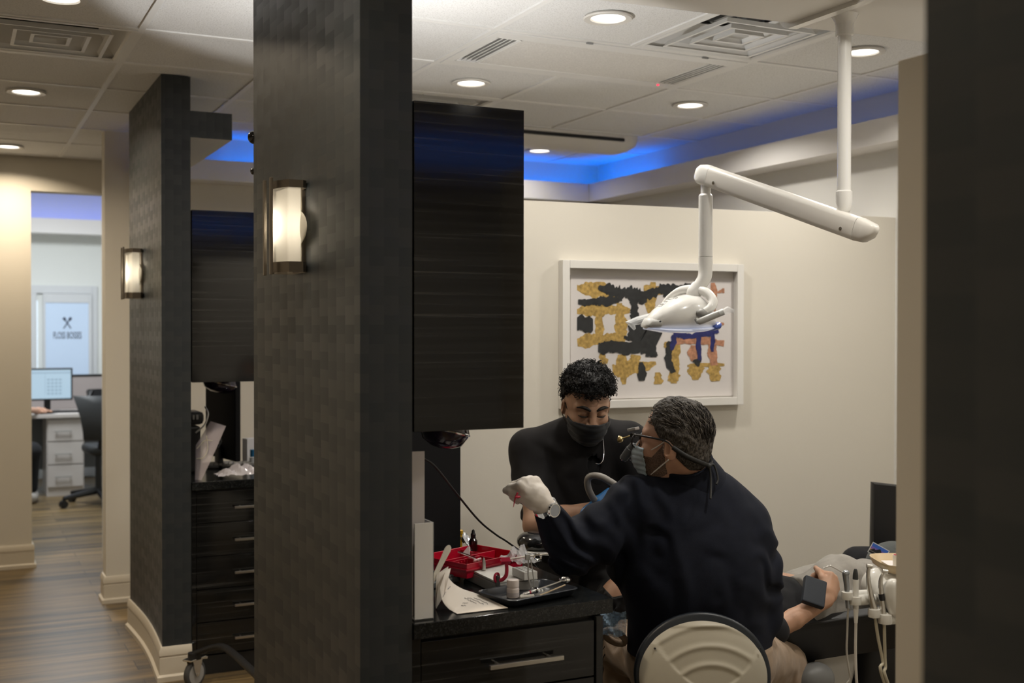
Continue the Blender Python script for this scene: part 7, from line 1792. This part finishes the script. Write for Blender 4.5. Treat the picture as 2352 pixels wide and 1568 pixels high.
# swivel chair
Yc = 10.95
def oc(x, y, dY=0): return onY(x, y, Yc+dY)
cb = oc(215, 1150); oc_ = thing('swivel_chair', (oc(222, 1100).x, Yc, 0), 'black mesh swivel chair at the office desk', 'office chair')
M_OCH = mat('black_mesh_chair', (.018, .020, .022), .5); hx_ = ORG[oc_.name].x
mb = MB(); R_ = []
for (xl, xr, y, o) in ((166, 248, 908, -.06), (172, 252, 925, -.10), (181, 258, 955, -.14), (187, 262, 990, -.15), (189, 262, 1008, -.12)):
    l, r = oc(xl, y), oc(xr, y); l.y += o; r.y += o+.02
    R_.append([l, (l+r)/2+Vector((0, -.05, 0)), r, r+Vector((0, .03, 0)), (l+r)/2+Vector((0, -.02, 0)), l+Vector((0, .03, 0))])
mb.rings(R_); obj('backrest', mb, M_OCH, oc_, ang=60)
zs_ = oc(200, 1035).z; mb = MB(); mb.box((hx_+.14, Yc+.15, zs_), (.44, .46, .09), .04, (0, 0, .1), seg=3); obj('seat', mb, M_OCH, oc_, ang=60)
for sx in (1,):
    mb = MB(); x_ = hx_+.02+sx*.27; mb.box((x_, Yc+.08, zs_+.20), (.07, .24, .03), .012); mb.tube([(x_, Yc+.1, zs_+.19), (x_, Yc+.1, zs_-.02), (hx_+.03+sx*.1, Yc+.12, zs_-.04)], .022, 8); obj('armrest', mb, M_BPLAS, oc_, ang=60)
mb = MB(); mb.cyl((hx_+.03, Yc+.12, .10), (hx_+.03, Yc+.12, zs_-.03), .03); mb.tube([(hx_+.03, Yc+.1, zs_-.03), (hx_+.03, Yc-.10, zs_+.05), (hx_+.04, Yc-.12, zs_+.16)], .03, 8); obj('column', mb, M_BPLAS, oc_)
for k in range(5):
    an = 2*math.pi*k/5+3.5; e = Vector((hx_+.03+.33*math.cos(an), Yc+.12+.33*math.sin(an), .085)); mb = MB(); mb.tube([(hx_+.03, Yc+.12, .13), e], [.035, .02], 8); lg = obj('leg', mb, M_BPLAS, oc_)
    mb = MB(); s_ = Vector((-math.sin(an), math.cos(an), 0)); mb.cyl(Vector((e.x, e.y, .035))-s_*.022, Vector((e.x, e.y, .035))+s_*.022, .035, n=16); mb.cyl((e.x, e.y, .03), (e.x, e.y, .085), .01, n=8); obj('caster', mb, M_BPLAS, lg)
# the person at the desk: a forearm and a shoe come into view
S = SDF(); pc = Vector((.10, 10.95, .50))
sh = Vector((.33, 11.10, 1.08)); el2_ = Vector((.44, 11.25, .87)); wr = onZ(90, 943, zdt+.035); wr.y = YK+.02; wr.x = onY(88, 942, YK+.02).x
S.rc(pc, pc+Vector((0, .08, .45)), .15, .17, .05, sq=((0, 1, 0), 1.3)); S.rc(pc+Vector((-.17, .08, .52)), pc+Vector((.17, .1, .52)), .07, .07, .05); S.rc(pc+Vector((0, .1, .55)), pc+Vector((0, .12, .68)), .055, .055, .03); S.el(pc+Vector((0, .16, .78)), (.08, .10, .125))
S.rc(sh, el2_, .048, .042, .03); S.rc(el2_, wr, .042, .028, .03); S.rc(wr, wr+Vector((.05, .03, 0)), .03, .024, .02)
for j in range(4): S.rc(wr+Vector((.06, -.01+.017*j, .0)), wr+Vector((.12, .0+.015*j, -.012)), .0095, .0085, .006)
S.rc(wr+Vector((.02, -.02, -.01)), wr+Vector((.07, -.045, -.015)), .011, .009, .008)
lw = pc+Vector((-.25, .2, .42)); S.rc(pc+Vector((-.2, .1, .50)), pc+Vector((-.28, .35, .34)), .045, .04, .03); S.rc(pc+Vector((-.28, .35, .34)), pc+Vector((-.12, .80, .36)), .04, .028, .03)
ft_ = onZ(80, 1136, .06)
for sx, fx in ((-1, ft_.x-.35), (1, ft_.x-.03)):
    S.rc(pc+Vector((.09*sx, 0, 0)), Vector((fx, pc.y+.45, .48)), .085, .062, .04); S.rc(Vector((fx, pc.y+.45, .48)), Vector((fx-.01, ft_.y-.1, .10)), .058, .042, .03)
prs = sdf_obj('person', S, .009, M_SKIN2, None, (pc.x, pc.y, 0)); tag(prs, 'person at the office desk, only a forearm and a shoe showing past the wall', 'person')
S = SDF(); S.rc(pc, pc+Vector((0, .08, .45)), .168, .188, .05, sq=((0, 1, 0), 1.3)); S.rc(pc+Vector((-.17, .08, .52)), pc+Vector((.17, .1, .52)), .085, .085, .05); S.rc(sh, sh.lerp(el2_, .9), .06, .056, .03); sdf_obj('shirt', S, .01, M_NAVY, prs)
S = SDF()
for sx, fx in ((-1, ft_.x-.35), (1, ft_.x-.03)): S.rc(pc+Vector((.09*sx, 0, 0)), Vector((fx, pc.y+.45, .48)), .105, .078, .04); S.rc(Vector((fx, pc.y+.45, .48)), Vector((fx-.01, ft_.y-.1, .14)), .074, .06, .03)
sdf_obj('trousers', S, .01, M_CHAR, prs)
for fx in (ft_.x-.35, ft_.x-.03):
    S = SDF(); S.rc((fx, ft_.y-.13, .055), (fx+.03, ft_.y+.10, .045), .048, .040, .03); S.post.append(plane_cut((0, 0, 0), (0, 0, -1))); sdf_obj('shoe', S, .008, mat('pale_shoe', (.42, .40, .38), .6), prs)
ofc = thing('task_chair', (pc.x, pc.y, 0), 'black seat under the person at the office desk, hidden by the wall', 'office chair')
mb = MB(); mb.box((pc.x, pc.y, .37), (.46, .46, .07), .02); obj('seat', mb, M_OCH, ofc); mb = MB(); mb.cyl((pc.x, pc.y, 0.03), (pc.x, pc.y, .34), .03); mb.lathe([(.28, 0), (.28, .03), (.04, .08)], Matrix.Translation((pc.x, pc.y, 0)), 24); obj('pedestal', mb, M_BPLAS, ofc)
